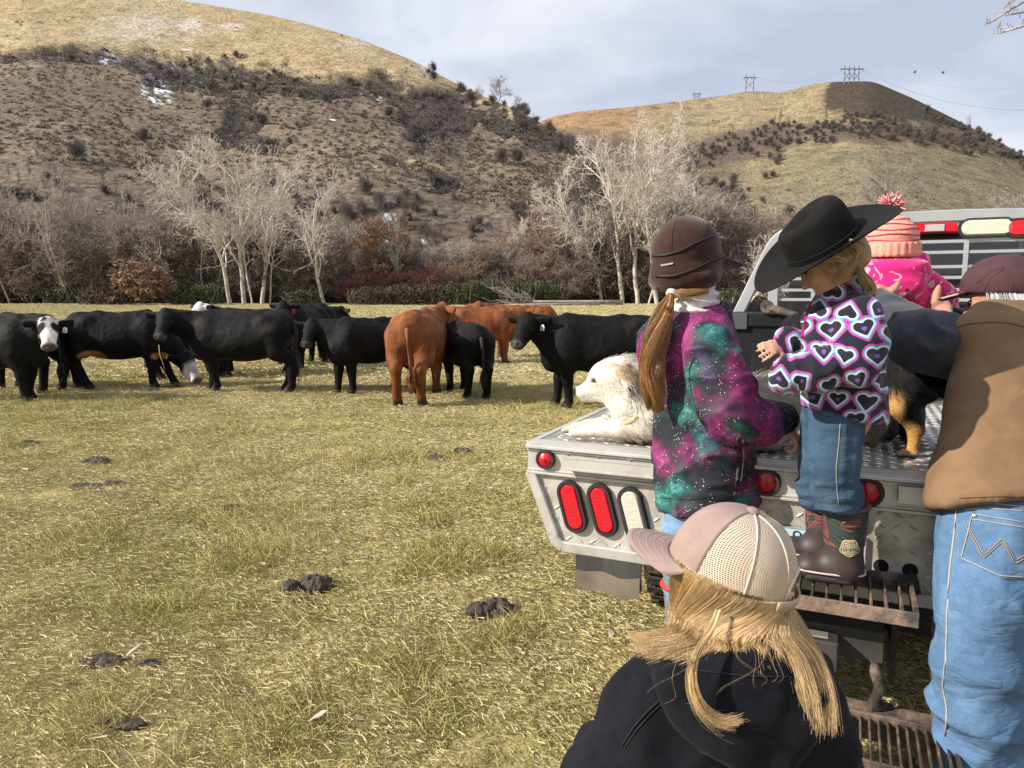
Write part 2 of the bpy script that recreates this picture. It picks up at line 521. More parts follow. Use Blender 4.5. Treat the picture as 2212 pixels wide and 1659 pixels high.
# ------------------------------------------------------------------ materials
def mat(name, col=(.5, .5, .5), rough=.6, metal=0.0, var=.0, scale=8.0, bump=.0, bscale=60.0, sheen=0.0, spec=.5,
        attr=None, stretch=None, dirt=None, dirt_scale=4.0, dirt_amt=.5, bdist=.01, rvar=0.0, fold=None):
    """Principled material: base colour (or a colour attribute) varied by noise, optional second colour in patches, noise bump"""
    m = bpy.data.materials.new(name)
    m.use_nodes = True
    nt = m.node_tree; N = nt.nodes; L = nt.links
    b = N['Principled BSDF']
    b.inputs['Roughness'].default_value = rough
    b.inputs['Metallic'].default_value = metal
    b.inputs['Specular IOR Level'].default_value = spec
    if sheen:
        b.inputs['Sheen Weight'].default_value = sheen
        b.inputs['Sheen Roughness'].default_value = .5
    t = N.new('ShaderNodeTexCoord')
    vec = t.outputs['Object']
    if stretch:
        mpn = N.new('ShaderNodeMapping'); mpn.inputs['Scale'].default_value = stretch
        L.new(vec, mpn.inputs['Vector']); vec = mpn.outputs['Vector']
    if attr:
        an = N.new('ShaderNodeAttribute'); an.attribute_name = attr
        csock = an.outputs['Color']
    else:
        rgb = N.new('ShaderNodeRGB'); rgb.outputs[0].default_value = (*col, 1); csock = rgb.outputs[0]
    if var:
        nn = N.new('ShaderNodeTexNoise'); nn.inputs['Scale'].default_value = scale; nn.inputs['Detail'].default_value = 5
        L.new(vec, nn.inputs['Vector'])
        mr = N.new('ShaderNodeMapRange')
        mr.inputs['From Min'].default_value = .25; mr.inputs['From Max'].default_value = .75
        mr.inputs['To Min'].default_value = 1 - var; mr.inputs['To Max'].default_value = 1 + var
        L.new(nn.outputs['Fac'], mr.inputs['Value'])
        vm = N.new('ShaderNodeVectorMath'); vm.operation = 'SCALE'
        L.new(csock, vm.inputs[0]); L.new(mr.outputs[0], vm.inputs['Scale']); csock = vm.outputs[0]
    if dirt:
        dn = N.new('ShaderNodeTexNoise'); dn.inputs['Scale'].default_value = dirt_scale; dn.inputs['Detail'].default_value = 8
        dn.inputs['Roughness'].default_value = .65
        L.new(vec, dn.inputs['Vector'])
        dr = N.new('ShaderNodeMapRange'); dr.inputs['From Min'].default_value = .46; dr.inputs['From Max'].default_value = .66
        dr.inputs['To Max'].default_value = dirt_amt
        L.new(dn.outputs['Fac'], dr.inputs['Value'])
        dm = N.new('ShaderNodeMixRGB'); dm.inputs['Color2'].default_value = (*dirt, 1)
        L.new(dr.outputs[0], dm.inputs['Fac']); L.new(csock, dm.inputs['Color1']); csock = dm.outputs[0]
    L.new(csock, b.inputs['Base Color'])
    if rvar:
        rn = N.new('ShaderNodeTexNoise'); rn.inputs['Scale'].default_value = 6; rn.inputs['Detail'].default_value = 6
        L.new(vec, rn.inputs['Vector'])
        rr = N.new('ShaderNodeMapRange'); rr.inputs['To Min'].default_value = max(0, rough - rvar); rr.inputs['To Max'].default_value = min(1, rough + rvar)
        L.new(rn.outputs['Fac'], rr.inputs['Value']); L.new(rr.outputs[0], b.inputs['Roughness'])
    prev = None
    if fold:
        st_, sc_, sv_ = fold
        fm = N.new('ShaderNodeMapping'); fm.inputs['Scale'].default_value = sv_; L.new(t.outputs['Object'], fm.inputs['Vector'])
        fn = N.new('ShaderNodeTexNoise'); fn.inputs['Scale'].default_value = sc_; fn.inputs['Detail'].default_value = 3; fn.inputs['Distortion'].default_value = .35
        L.new(fm.outputs[0], fn.inputs['Vector'])
        s1 = N.new('ShaderNodeMath'); s1.operation = 'SUBTRACT'; s1.inputs[1].default_value = .5; L.new(fn.outputs['Fac'], s1.inputs[0])
        s2 = N.new('ShaderNodeMath'); s2.operation = 'ABSOLUTE'; L.new(s1.outputs[0], s2.inputs[0])
        s3 = N.new('ShaderNodeMath'); s3.operation = 'POWER'; s3.inputs[1].default_value = .6; L.new(s2.outputs[0], s3.inputs[0])
        fb = N.new('ShaderNodeBump'); fb.inputs['Strength'].default_value = st_; fb.inputs['Distance'].default_value = .035
        L.new(s3.outputs[0], fb.inputs['Height']); L.new(fb.outputs[0], b.inputs['Normal']); prev = fb.outputs[0]
    if bump:
        bn = N.new('ShaderNodeTexNoise'); bn.inputs['Scale'].default_value = bscale; bn.inputs['Detail'].default_value = 4
        L.new(vec, bn.inputs['Vector'])
        bp = N.new('ShaderNodeBump'); bp.inputs['Strength'].default_value = bump; bp.inputs['Distance'].default_value = bdist
        L.new(bn.outputs['Fac'], bp.inputs['Height'])
        if prev is not None: L.new(prev, bp.inputs['Normal'])
        L.new(bp.outputs[0], b.inputs['Normal'])
    return m

def ramp_rand(name, cols, rough=.8, patch=None, patch_scale=.4, patch2=None):
    """colour picked per instance (or per loose piece) along a ramp, shifted by world-space patches"""
    m = bpy.data.materials.new(name); m.use_nodes = True
    nt = m.node_tree; N = nt.nodes; L = nt.links; b = N['Principled BSDF']
    b.inputs['Roughness'].default_value = rough
    b.inputs['Specular IOR Level'].default_value = .25
    oi = N.new('ShaderNodeObjectInfo')
    ge = N.new('ShaderNodeNewGeometry')
    ad = N.new('ShaderNodeMath'); ad.operation = 'ADD'
    ml = N.new('ShaderNodeMath'); ml.operation = 'MULTIPLY'; ml.inputs[1].default_value = .55
    L.new(ge.outputs['Random Per Island'], ml.inputs[0])
    ml2 = N.new('ShaderNodeMath'); ml2.operation = 'MULTIPLY'; ml2.inputs[1].default_value = .45
    L.new(oi.outputs['Random'], ml2.inputs[0])
    L.new(ml.outputs[0], ad.inputs[0]); L.new(ml2.outputs[0], ad.inputs[1])
    fac = ad.outputs[0]
    r = N.new('ShaderNodeValToRGB')
    el = r.color_ramp.elements
    for i, c in enumerate(cols):
        p = i / max(1, len(cols) - 1)
        if i == 0: e = el[0]
        elif i == len(cols) - 1: e = el[-1]
        else: e = el.new(p)
        e.position = p; e.color = (*c, 1)
    L.new(fac, r.inputs['Fac'])
    cs = r.outputs['Color']
    if patch:
        pn = N.new('ShaderNodeTexNoise'); pn.inputs['Scale'].default_value = patch_scale; pn.inputs['Detail'].default_value = 4
        L.new(ge.outputs['Position'], pn.inputs['Vector'])
        pr = N.new('ShaderNodeMapRange'); pr.inputs['From Min'].default_value = .48; pr.inputs['From Max'].default_value = .68
        pr.inputs['To Max'].default_value = .75
        L.new(pn.outputs['Fac'], pr.inputs['Value'])
        pm = N.new('ShaderNodeMixRGB'); pm.inputs['Color2'].default_value = (*patch, 1)
        L.new(pr.outputs[0], pm.inputs['Fac']); L.new(cs, pm.inputs['Color1']); cs = pm.outputs[0]
    if patch2:
        pn = N.new('ShaderNodeTexNoise'); pn.inputs['Scale'].default_value = .42; pn.inputs['Detail'].default_value = 6; pn.inputs['Roughness'].default_value = .65
        mo = N.new('ShaderNodeMapping'); mo.inputs['Location'].default_value = (31, 17, 5); L.new(ge.outputs['Position'], mo.inputs['Vector']); L.new(mo.outputs[0], pn.inputs['Vector'])
        pr = N.new('ShaderNodeMapRange'); pr.inputs['From Min'].default_value = .50; pr.inputs['From Max'].default_value = .64; pr.inputs['To Max'].default_value = .6
        L.new(pn.outputs['Fac'], pr.inputs['Value'])
        pm = N.new('ShaderNodeMixRGB'); pm.inputs['Color2'].default_value = (*patch2, 1)
        L.new(pr.outputs[0], pm.inputs['Fac']); L.new(cs, pm.inputs['Color1']); cs = pm.outputs[0]
    L.new(cs, b.inputs['Base Color'])
    return m

# ------------------------------------------------------------------ scattering many small plants as one stuff object
def scatter(name, P, rot, scl, idx, sources, m=None, kind='stuff', label=None):
    """one object of kind stuff: instances of `sources` on the points P"""
    P = np.asarray(P, np.float32); n = len(P)
    me = bpy.data.meshes.new(name)
    me.vertices.add(n); me.vertices.foreach_set('co', P.ravel())
    a = me.attributes.new('rot', 'FLOAT_VECTOR', 'POINT'); a.data.foreach_set('vector', np.asarray(rot, np.float32).ravel())
    a = me.attributes.new('scl', 'FLOAT_VECTOR', 'POINT'); a.data.foreach_set('vector', np.asarray(scl, np.float32).ravel())
    a = me.attributes.new('idx', 'INT', 'POINT'); a.data.foreach_set('value', np.asarray(idx, np.int32))
    o = new_obj(name, me)
    o['kind'] = kind
    if label: o['label'] = label
    c = bpy.data.collections.new(name + '_sources')
    for i, s_ in enumerate(sources):
        ob = bpy.data.objects.new('%s_source_%02d' % (name, i), s_)
        c.objects.link(ob)
    ng = bpy.data.node_groups.new(name + '_scatter', 'GeometryNodeTree')
    ng.interface.new_socket('Geometry', in_out='INPUT', socket_type='NodeSocketGeometry')
    ng.interface.new_socket('Geometry', in_out='OUTPUT', socket_type='NodeSocketGeometry')
    N, L = ng.nodes, ng.links
    gi, go = N.new('NodeGroupInput'), N.new('NodeGroupOutput')
    ip = N.new('GeometryNodeInstanceOnPoints')
    ci = N.new('GeometryNodeCollectionInfo')
    ci.inputs['Collection'].default_value = c
    ci.inputs['Separate Children'].default_value = True
    ci.inputs['Reset Children'].default_value = True
    def named(nm, ty):
        q = N.new('GeometryNodeInputNamedAttribute'); q.data_type = ty; q.inputs['Name'].default_value = nm
        return q.outputs['Attribute']
    L.new(gi.outputs[0], ip.inputs['Points']); L.new(ci.outputs[0], ip.inputs['Instance'])
    ip.inputs['Pick Instance'].default_value = True
    L.new(named('idx', 'INT'), ip.inputs['Instance Index'])
    er = N.new('FunctionNodeEulerToRotation')
    L.new(named('rot', 'FLOAT_VECTOR'), er.inputs[0])
    L.new(er.outputs[0], ip.inputs['Rotation'])
    L.new(named('scl', 'FLOAT_VECTOR'), ip.inputs['Scale'])
    L.new(ip.outputs[0], go.inputs[0])
    md = o.modifiers.new('scatter', 'NODES'); md.node_group = ng
    return o

def raw_mesh(name, V, F, m):
    me = bpy.data.meshes.new(name)
    V = np.asarray(V, np.float32); F = np.asarray(F, np.int32)
    me.vertices.add(len(V)); me.vertices.foreach_set('co', V.ravel())
    me.loops.add(F.size); me.polygons.add(len(F))
    me.loops.foreach_set('vertex_index', F.ravel())
    me.polygons.foreach_set('loop_start', (np.arange(len(F)) * F.shape[1]).astype(np.int32))
    me.update(calc_edges=True)
    me.materials.append(m)
    return me

def copy_tree(o, parent=None):
    c = o.copy(); COL.objects.link(c)
    if parent is not None:
        c.parent = parent
    for ch in [k for k in bpy.data.objects if k.parent == o]:
        copy_tree(ch, c)
    return c
# =================================================================== SETTING
# ------------------------------------------------------------------ ground
def ground_z(x, y):
    z = gz(y)
    near = np.clip(1 - (np.asarray(y) - 14) / 20, 0, 1) * np.clip((np.asarray(y) + 2) / 3, 0, 1)
    P = np.stack([np.asarray(x) * 1.0, np.asarray(y) * 1.0, np.zeros_like(np.asarray(x, float))], -1)
    return z + near * (.022 * fbm(P * 1.7, 3) + .018 * fbm(P * 5.0, 2))

m_ground = bpy.data.materials.new('dry_pasture_soil'); m_ground.use_nodes = True
_nt = m_ground.node_tree; _N = _nt.nodes; _L = _nt.links; _b = _N['Principled BSDF']
_b.inputs['Roughness'].default_value = .95; _b.inputs['Specular IOR Level'].default_value = .1
_ge = _N.new('ShaderNodeNewGeometry')
def _noise(scale, det=6, vec=None, rough=.6):
    n = _N.new('ShaderNodeTexNoise'); n.inputs['Scale'].default_value = scale; n.inputs['Detail'].default_value = det
    n.inputs['Roughness'].default_value = rough
    _L.new(vec or _ge.outputs['Position'], n.inputs['Vector']); return n.outputs['Fac']
_mp = _N.new('ShaderNodeMapping'); _mp.inputs['Scale'].default_value = (1, 1, 1); _L.new(_ge.outputs['Position'], _mp.inputs['Vector'])
_r1 = _N.new('ShaderNodeValToRGB')
_r1.color_ramp.elements[0].position = .30; _r1.color_ramp.elements[0].color = (.12, .095, .040, 1)
_r1.color_ramp.elements[1].position = .70; _r1.color_ramp.elements[1].color = (.50, .40, .185, 1)
_e = _r1.color_ramp.elements.new(.5); _e.color = (.33, .265, .11, 1)
_L.new(_noise(9, 8, _mp.outputs[0], .75), _r1.inputs['Fac'])
_r2 = _N.new('ShaderNodeMapRange'); _r2.inputs['From Min'].default_value = .5; _r2.inputs['From Max'].default_value = .72; _r2.inputs['To Max'].default_value = .6
_L.new(_noise(.55, 5), _r2.inputs['Value'])
_m1 = _N.new('ShaderNodeMixRGB'); _m1.inputs['Color2'].default_value = (.17, .175, .055, 1)
_L.new(_r2.outputs[0], _m1.inputs['Fac']); _L.new(_r1.outputs[0], _m1.inputs['Color1'])
_r3 = _N.new('ShaderNodeMapRange'); _r3.inputs['From Min'].default_value = .58; _r3.inputs['From Max'].default_value = .72; _r3.inputs['To Max'].default_value = .5
_L.new(_noise(.9, 7, None, .7), _r3.inputs['Value'])
_m2 = _N.new('ShaderNodeMixRGB'); _m2.inputs['Color2'].default_value = (.10, .075, .035, 1)
_L.new(_r3.outputs[0], _m2.inputs['Fac']); _L.new(_m1.outputs[0], _m2.inputs['Color1'])
_L.new(_m2.outputs[0], _b.inputs['Base Color'])
_bp = _N.new('ShaderNodeBump'); _bp.inputs['Strength'].default_value = .7; _bp.inputs['Distance'].default_value = .03
_L.new(_noise(30, 6), _bp.inputs['Height']); _L.new(_bp.outputs[0], _b.inputs['Normal'])

_ys = np.concatenate([[-1500, -300, -60, -20, -8, -3], np.arange(-1, 16, .12), np.arange(16, 40, .8), np.arange(40, 130, 4), [140, 170, 260, 500, 900, 1500]])
_xs = np.concatenate([[-1500, -600, -250, -120, -70, -45, -32], np.arange(-24, -9, .5), np.arange(-9, 7, .12), np.arange(7, 24, .5), [30, 45, 70, 120, 250, 600, 1500]])
_X, _Y = np.meshgrid(_xs, _ys)
_Z = ground_z(_X, _Y)
mk('ground', np.stack([_X, _Y, _Z], -1).reshape(-1, 3), grid_faces(len(_ys), len(_xs)), m_ground, kind='structure')

# ------------------------------------------------------------------ hills
HL_SKY = np.array([(-2600, 60), (-1500, -40), (-800, -120), (-300, -120), (0, -75), (250, -38), (430, 2), (600, 32), (700, 57), (800, 88), (900, 131), (1000, 186),
                   (1060, 214), (1110, 234), (1160, 262), (1210, 292), (1260, 334), (1290, 372), (1330, 430), (1370, 520), (1400, 600), (1440, 645), (1500, 650)], float)
HR_SKY = np.array([(900, 330), (1100, 290), (1190, 252), (1250, 240), (1350, 232), (1430, 222), (1500, 213), (1560, 205), (1600, 197), (1640, 198), (1668, 202), (1700, 190), (1740, 181),
                   (1775, 177), (1820, 176), (1860, 175), (1880, 184), (1950, 214), (2050, 264), (2130, 304), (2212, 350), (2330, 402), (2500, 460), (2900, 540), (3400, 600), (4200, 640)], float)

def hill_mesh(SKY, na, ns, Y0, Yc, prof, bump, nm, colfun):
    pxs = np.linspace(SKY[0, 0], SKY[-1, 0], na)
    sky = np.interp(pxs, SKY[:, 0], SKY[:, 1])
    k = np.hanning(9); k /= k.sum()
    sky = np.convolve(np.pad(sky, 4, 'edge'), k, 'valid')
    s = np.linspace(0, 1, ns) ** .9
    s = np.concatenate([s, [1.08, 1.3, 1.7]])
    B = bear(pxs)[:, None] * np.ones_like(s)
    Yc_ = Yc(pxs)[:, None]; Y0_ = Y0(pxs)[:, None]
    Yd = Y0_ + (Yc_ - Y0_) * s
    PX = pxs[:, None] * np.ones_like(s)
    base = 668.0
    PY = base + (sky[:, None] - base) * prof(np.clip(s, 0, 1), PX)
    E = elev(PY)
    Z = EYE + E * Yd
    over = s > 1
    Z[:, over] = Z[:, [np.argmax(s >= 1)]] - (s[over] - 1) * 60 * (.4 + s[over] - 1)
    X = B * Yd
    P = np.stack([X, Yd, Z], -1)
    w = np.clip(s * 6, 0, 1) * np.clip((1 - s) * 9, 0.06, 1) * (s <= 1)
    P[..., 2] += w * bump(P, PX, PY)
    C = colfun(P, PX, PY, np.clip(s, 0, 1) * np.ones_like(PX))
    return P, PX, PY, C, s

def sst(a, b, x):
    t = np.clip((x - a) / (b - a), 0, 1); return t * t * (3 - 2 * t)

def mixc(C, col, f):
    return C * (1 - f[..., None]) + np.array(col) * f[..., None]

GUL_X = [-2600, 0, 60, 120, 220, 330, 420, 520, 600, 700, 800, 860, 920, 1000, 1080, 1160, 1240, 1300]
GUL_Y = [115, 118, 118, 112, 112, 128, 142, 160, 172, 178, 182, 196, 215, 236, 258, 285, 318, 345]
GUL_W = [10, 12, 10, 8, 14, 26, 34, 36, 30, 26, 24, 30, 36, 34, 26, 22, 16, 10]

def gully(PX, PY):
    """1 in the brush-filled gully band of the left hill"""
    c = np.interp(PX, GUL_X, GUL_Y); w = np.interp(PX, GUL_X, GUL_W)
    n = fbm(np.stack([PX / 40, PY / 22, 0 * PX + 3], -1), 4)
    g = sst(1.25, .75, np.abs(PY - c) / w + n * .75)
    # arm that runs down the slope around (560, 270) and (920, 300)
    for cx, cy, rx, ry in ((545, 240, 45, 55), (575, 300, 62, 26), (520, 290, 40, 30), (935, 265, 60, 45), (390, 165, 60, 30), (1010, 255, 60, 30), (690, 268, 30, 10), (870, 345, 26, 12), (965, 392, 30, 20)):
        d = np.sqrt(((PX - cx) / rx) ** 2 + ((PY - cy) / ry) ** 2)
        g = np.maximum(g, sst(1.2, .7, d + n * .6) * .9)
    return g

def bank_top(PX):
    return np.interp(PX, [-2600, 0, 110, 300, 420, 600, 720, 900, 1000, 1100, 1200, 1300, 1400], [400, 400, 386, 420, 440, 440, 428, 436, 452, 462, 480, 520, 600])

def left_cols(P, PX, PY, s):
    n1 = fbm(P / np.array([22., 22., 10.]), 4); n2 = fbm(P / np.array([4., 6., 2.]), 3); n3 = fbm(P / np.array([60., 60., 30.]) + 9, 3)
    C = np.ones(PX.shape + (3,)) * np.array([.148, .120, .090])
    C = mixc(C, (.198, .160, .112), sst(-.1, .4, n1))
    C = mixc(C, (.115, .083, .055), sst(.05, .4, n2) * .45)
    c = np.interp(PX, GUL_X, GUL_Y)
    up = sst(6, -22, PY - c + n2 * 14)
    C = mixc(C, (.345, .265, .150), up)
    C = mixc(C, (.40, .32, .20), up * sst(0, .5, n1 + n3 * .5))
    C = mixc(C, (.30, .22, .12), up * sst(.1, .5, n2) * .45)
    # grey ground with thin snow on the brow and on the right shoulder
    for cx, cy, rx, ry, a in ((330, 60, 130, 45, .6), (440, 55, 30, 22, .9), (520, 60, 40, 10, .8), (860, 95, 170, 12, .5), (940, 150, 60, 22, .75), (800, 90, 70, 14, .5), (1230, 322, 40, 14, .8), (1000, 200, 40, 14, .6)):
        d = np.sqrt(((PX - cx) / rx) ** 2 + ((PY - cy) / ry) ** 2)
        C = mixc(C, (.44, .385, .335), sst(1.1, .3, d + n2 * .8) * a)
    g = gully(PX, PY)
    C = mixc(C, (.105, .09, .083), g * .85)
    # dark cut bank above the trees
    bt = bank_top(PX)
    bk = sst(-3, 4, PY - bt + n2 * 16 + n1 * 8)
    C = mixc(C, (.14, .115, .09), bk)
    C = mixc(C, (.135, .09, .072), bk * sst(.05, .4, n1) * .7)
    # snow left in shade
    for cx, cy, rx, ry in ((265, 113, 22, 12), (278, 122, 10, 10), (365, 190, 34, 32), (370, 208, 20, 12), (800, 185, 14, 10), (835, 188, 12, 9), (405, 130, 10, 12), (430, 105, 14, 4), (1190, 305, 14, 6),
                           (105, 515, 14, 24), (150, 468, 26, 12), (830, 560, 22, 40), (915, 555, 30, 40), (770, 485, 16, 12), (830, 470, 16, 18), (870, 470, 14, 5), (15, 545, 12, 20), (60, 655, 30, 5), (720, 270, 16, 4)):
        d = np.sqrt(((PX - cx) / rx) ** 2 + ((PY - cy) / ry) ** 2)
        st = fbm(np.stack([(PX + PY * .5) / 6, PY / 3, 0 * PX], -1), 3)
        C = mixc(C, (.72, .76, .82), sst(1.15, .95, d) * sst(.02, .22, st))
    return np.clip(C, 0, 1)

def prof_left(s, PX):
    bt = bank_top(PX)
    sky = np.interp(PX, HL_SKY[:, 0], HL_SKY[:, 1])
    fb = np.clip((668 - bt) / np.maximum(668 - sky, 30), 0, .9)
    return np.where(s < .10, fb * (s / .10) ** .8, fb + (1 - fb) * ((s - .10) / .90) ** .80)

def bump_l(P, PX, PY):
    return 3.0 * fbm(P / 45., 4) + 1.0 * fbm(P / 9., 3) - 3.0 * gully(PX, PY)

LP_, LPX, LPY, LC, LS = hill_mesh(HL_SKY, 620, 230, lambda p: 124 + 0 * p, lambda p: np.interp(p, [-2600, 0, 600, 1000, 1250, 1500], [480, 420, 380, 330, 250, 190]), prof_left, bump_l, 'l', left_cols)

def hill_mat(name, amt, sc):
    m = mat(name, attr='Col', rough=.95, spec=.1, var=amt, scale=sc)
    nt = m.node_tree; N, L = nt.nodes, nt.links
    b = N['Principled BSDF']
    ge = N.new('ShaderNodeNewGeometry')
    mpn = N.new('ShaderNodeMapping'); mpn.inputs['Scale'].default_value = (.85, .32, 1.5)
    L.new(ge.outputs['Position'], mpn.inputs['Vector'])
    n = N.new('ShaderNodeTexNoise'); n.inputs['Scale'].default_value = 1.0; n.inputs['Detail'].default_value = 5; n.inputs['Roughness'].default_value = .7
    L.new(mpn.outputs[0], n.inputs['Vector'])
    src = b.inputs['Base Color'].links[0].from_socket
    mr = N.new('ShaderNodeMapRange'); mr.inputs['From Min'].default_value = .38; mr.inputs['From Max'].default_value = .62
    mr.inputs['To Min'].default_value = .48; mr.inputs['To Max'].default_value = 1.4
    L.new(n.outputs['Fac'], mr.inputs['Value'])
    vm = N.new('ShaderNodeVectorMath'); vm.operation = 'SCALE'
    L.new(src, vm.inputs[0]); L.new(mr.outputs[0], vm.inputs['Scale']); L.new(vm.outputs[0], b.inputs['Base Color'])
    return m
m_hl = hill_mat('dry_hillside', .22, .22)
mk('hill_left', LP_.reshape(-1, 3), grid_faces(*LP_.shape[:2])[:, ::-1], m_hl, attrs={'Col': LC.reshape(-1, 3)}, kind='structure')

def right_cols(P, PX, PY, s):
    n1 = fbm(P / np.array([40., 40., 16.]), 4); n2 = fbm(P / np.array([7., 9., 3.]), 3)
    C = np.ones(PX.shape + (3,)) * np.array([.255, .20, .122])
    C = mixc(C, (.195, .165, .100), sst(300, 340, PY) * sst(1600, 1700, PX))
    C = mixc(C, (.31, .185, .10), sst(1480, 1300, PX) * .8)
    C = mixc(C, (.20, .155, .085), sst(.0, .5, n1) * .5)
    C = mixc(C, (.10, .085, .055), sst(.05, .4, n2) * .6)
    # fenced slope at the right shoulder: dark vegetation, with its shaded side painted in
    edge = np.interp(PY, [150, 178, 232, 246, 330], [1778, 1768, 1757, 1775, 1770])
    d = sst(-3, 3, PX - edge + n2 * 5) * sst(250, 238, PY - (PX - 1800) * .13 + n2 * 20)
    C = mixc(C, (.052, .043, .034), d * .93)
    # brush belt
    cy = np.interp(PX, [1500, 1590, 1700, 1800, 1900, 2000, 2100, 2212, 2400], [330, 320, 290, 276, 282, 290, 305, 350, 420])
    g = sst(1.2, .7, np.abs(PY - cy) / np.interp(PX, [1500, 1650, 1800, 2000, 2212], [40, 30, 26, 18, 12]) + n1 * 1.0 + n2 * .4)
    C = mixc(C, (.105, .078, .065), g * .85)
    C = mixc(C, (.095, .07, .055), sst(1640, 1540, PX) * sst(300, 345, PY) * (.5 + .5 * sst(-.2, .2, n1)) * .8)
    C = mixc(C, (.11, .085, .065), sst(450, 490, PY + n1 * 20) * .8)
    C = mixc(C, (.12, .10, .05), sst(1680, 1560, PX) * sst(206, 199, PY) * .8)
    return np.clip(C, 0, 1)

HP_, HPX, HPY, HC, HS = hill_mesh(HR_SKY, 420, 150, lambda p: 150 + 0 * p, lambda p: np.interp(p, [900, 1500, 1800, 2300, 4200], [640, 600, 520, 440, 380]),
                                  lambda s, PX: s ** .85, lambda P, PX, PY: 3.5 * fbm(P / 70., 4) + .8 * fbm(P / 12., 3), 'r', right_cols)
mk('hill_right', HP_.reshape(-1, 3), grid_faces(*HP_.shape[:2])[:, ::-1], hill_mat('dry_far_hillside', .2, .15), attrs={'Col': HC.reshape(-1, 3)}, kind='structure')

# ------------------------------------------------------------------ grass
def tuft(rng, n, h, lean, spread, w, segs=3):
    a = rng.uniform(0, 2 * math.pi, n); r = spread * np.sqrt(rng.uniform(0, 1, n))
    b = np.stack([r * np.cos(a), r * np.sin(a), np.full(n, -.012)], 1)
    da = rng.uniform(0, 2 * math.pi, n)
    L = h * rng.uniform(.5, 1.25, n); ln = np.clip(rng.normal(lean, .32, n), .05, 1.5)
    t = np.linspace(0, 1, segs + 1)
    ang = ln[:, None] * (t[None] * .9 + .35)
    d = np.stack([np.sin(ang) * np.cos(da)[:, None], np.sin(ang) * np.sin(da)[:, None], np.cos(ang)], -1)
    P = b[:, None] + np.concatenate([np.zeros((n, 1, 3)), np.cumsum(d[:, 1:] * (L / segs)[:, None, None], 1)], 1)
    P[..., 2] = np.maximum(P[..., 2], .004 + .012 * rng.uniform(0, 1, (n, 1)))
    return ribbons(P, w * rng.uniform(.7, 1.4, n), w * .25, side=np.stack([-np.sin(da), np.cos(da), 0 * da + .3], 1)[:, None] + rng.normal(0, .35, (n, 1, 3)))

m_straw = ramp_rand('dry_grass', [(.14, .105, .045), (.41, .33, .155), (.58, .485, .265), (.66, .58, .38), (.29, .265, .105), (.52, .435, .22), (.22, .165, .075)], patch=(.30, .285, .09), patch_scale=.75, patch2=(.60, .50, .29))
m_green = ramp_rand('green_grass', [(.13, .155, .04), (.24, .245, .065), (.46, .39, .155), (.56, .47, .22), (.20, .22, .06)])
m_longst = ramp_rand('long_dry_grass', [(.44, .35, .15), (.60, .49, .25), (.34, .31, .11), (.54, .44, .20)])
_r = np.random.default_rng(3)
_src = []
for k in range(4): _src.append(raw_mesh('dry_tuft', *tuft(_r, 70, .043, 1.22, .125, .0036), m_straw))           # 0-3 short mat
for k in range(2): _src.append(raw_mesh('green_tuft', *tuft(_r, 52, .045, .95, .12, .0036), m_green))            # 4-5
for k in range(2): _src.append(raw_mesh('long_tuft', *tuft(_r, 60, .11, 1.05, .11, .0038), m_longst))              # 6-7
for k in range(2): _src.append(raw_mesh('long_green_tuft', *tuft(_r, 60, .105, .9, .12, .0042), m_green))         # 8-9
for k in range(3): _src.append(raw_mesh('wide_tuft', *tuft(_r, 60, .085, 1.15, .28, .011, 2), m_straw))            # 10-12 farther
for k in range(2): _src.append(raw_mesh('stalks', *tuft(_r, 5, .15, 1.4, .2, .0046), m_longst))                 # 13-14

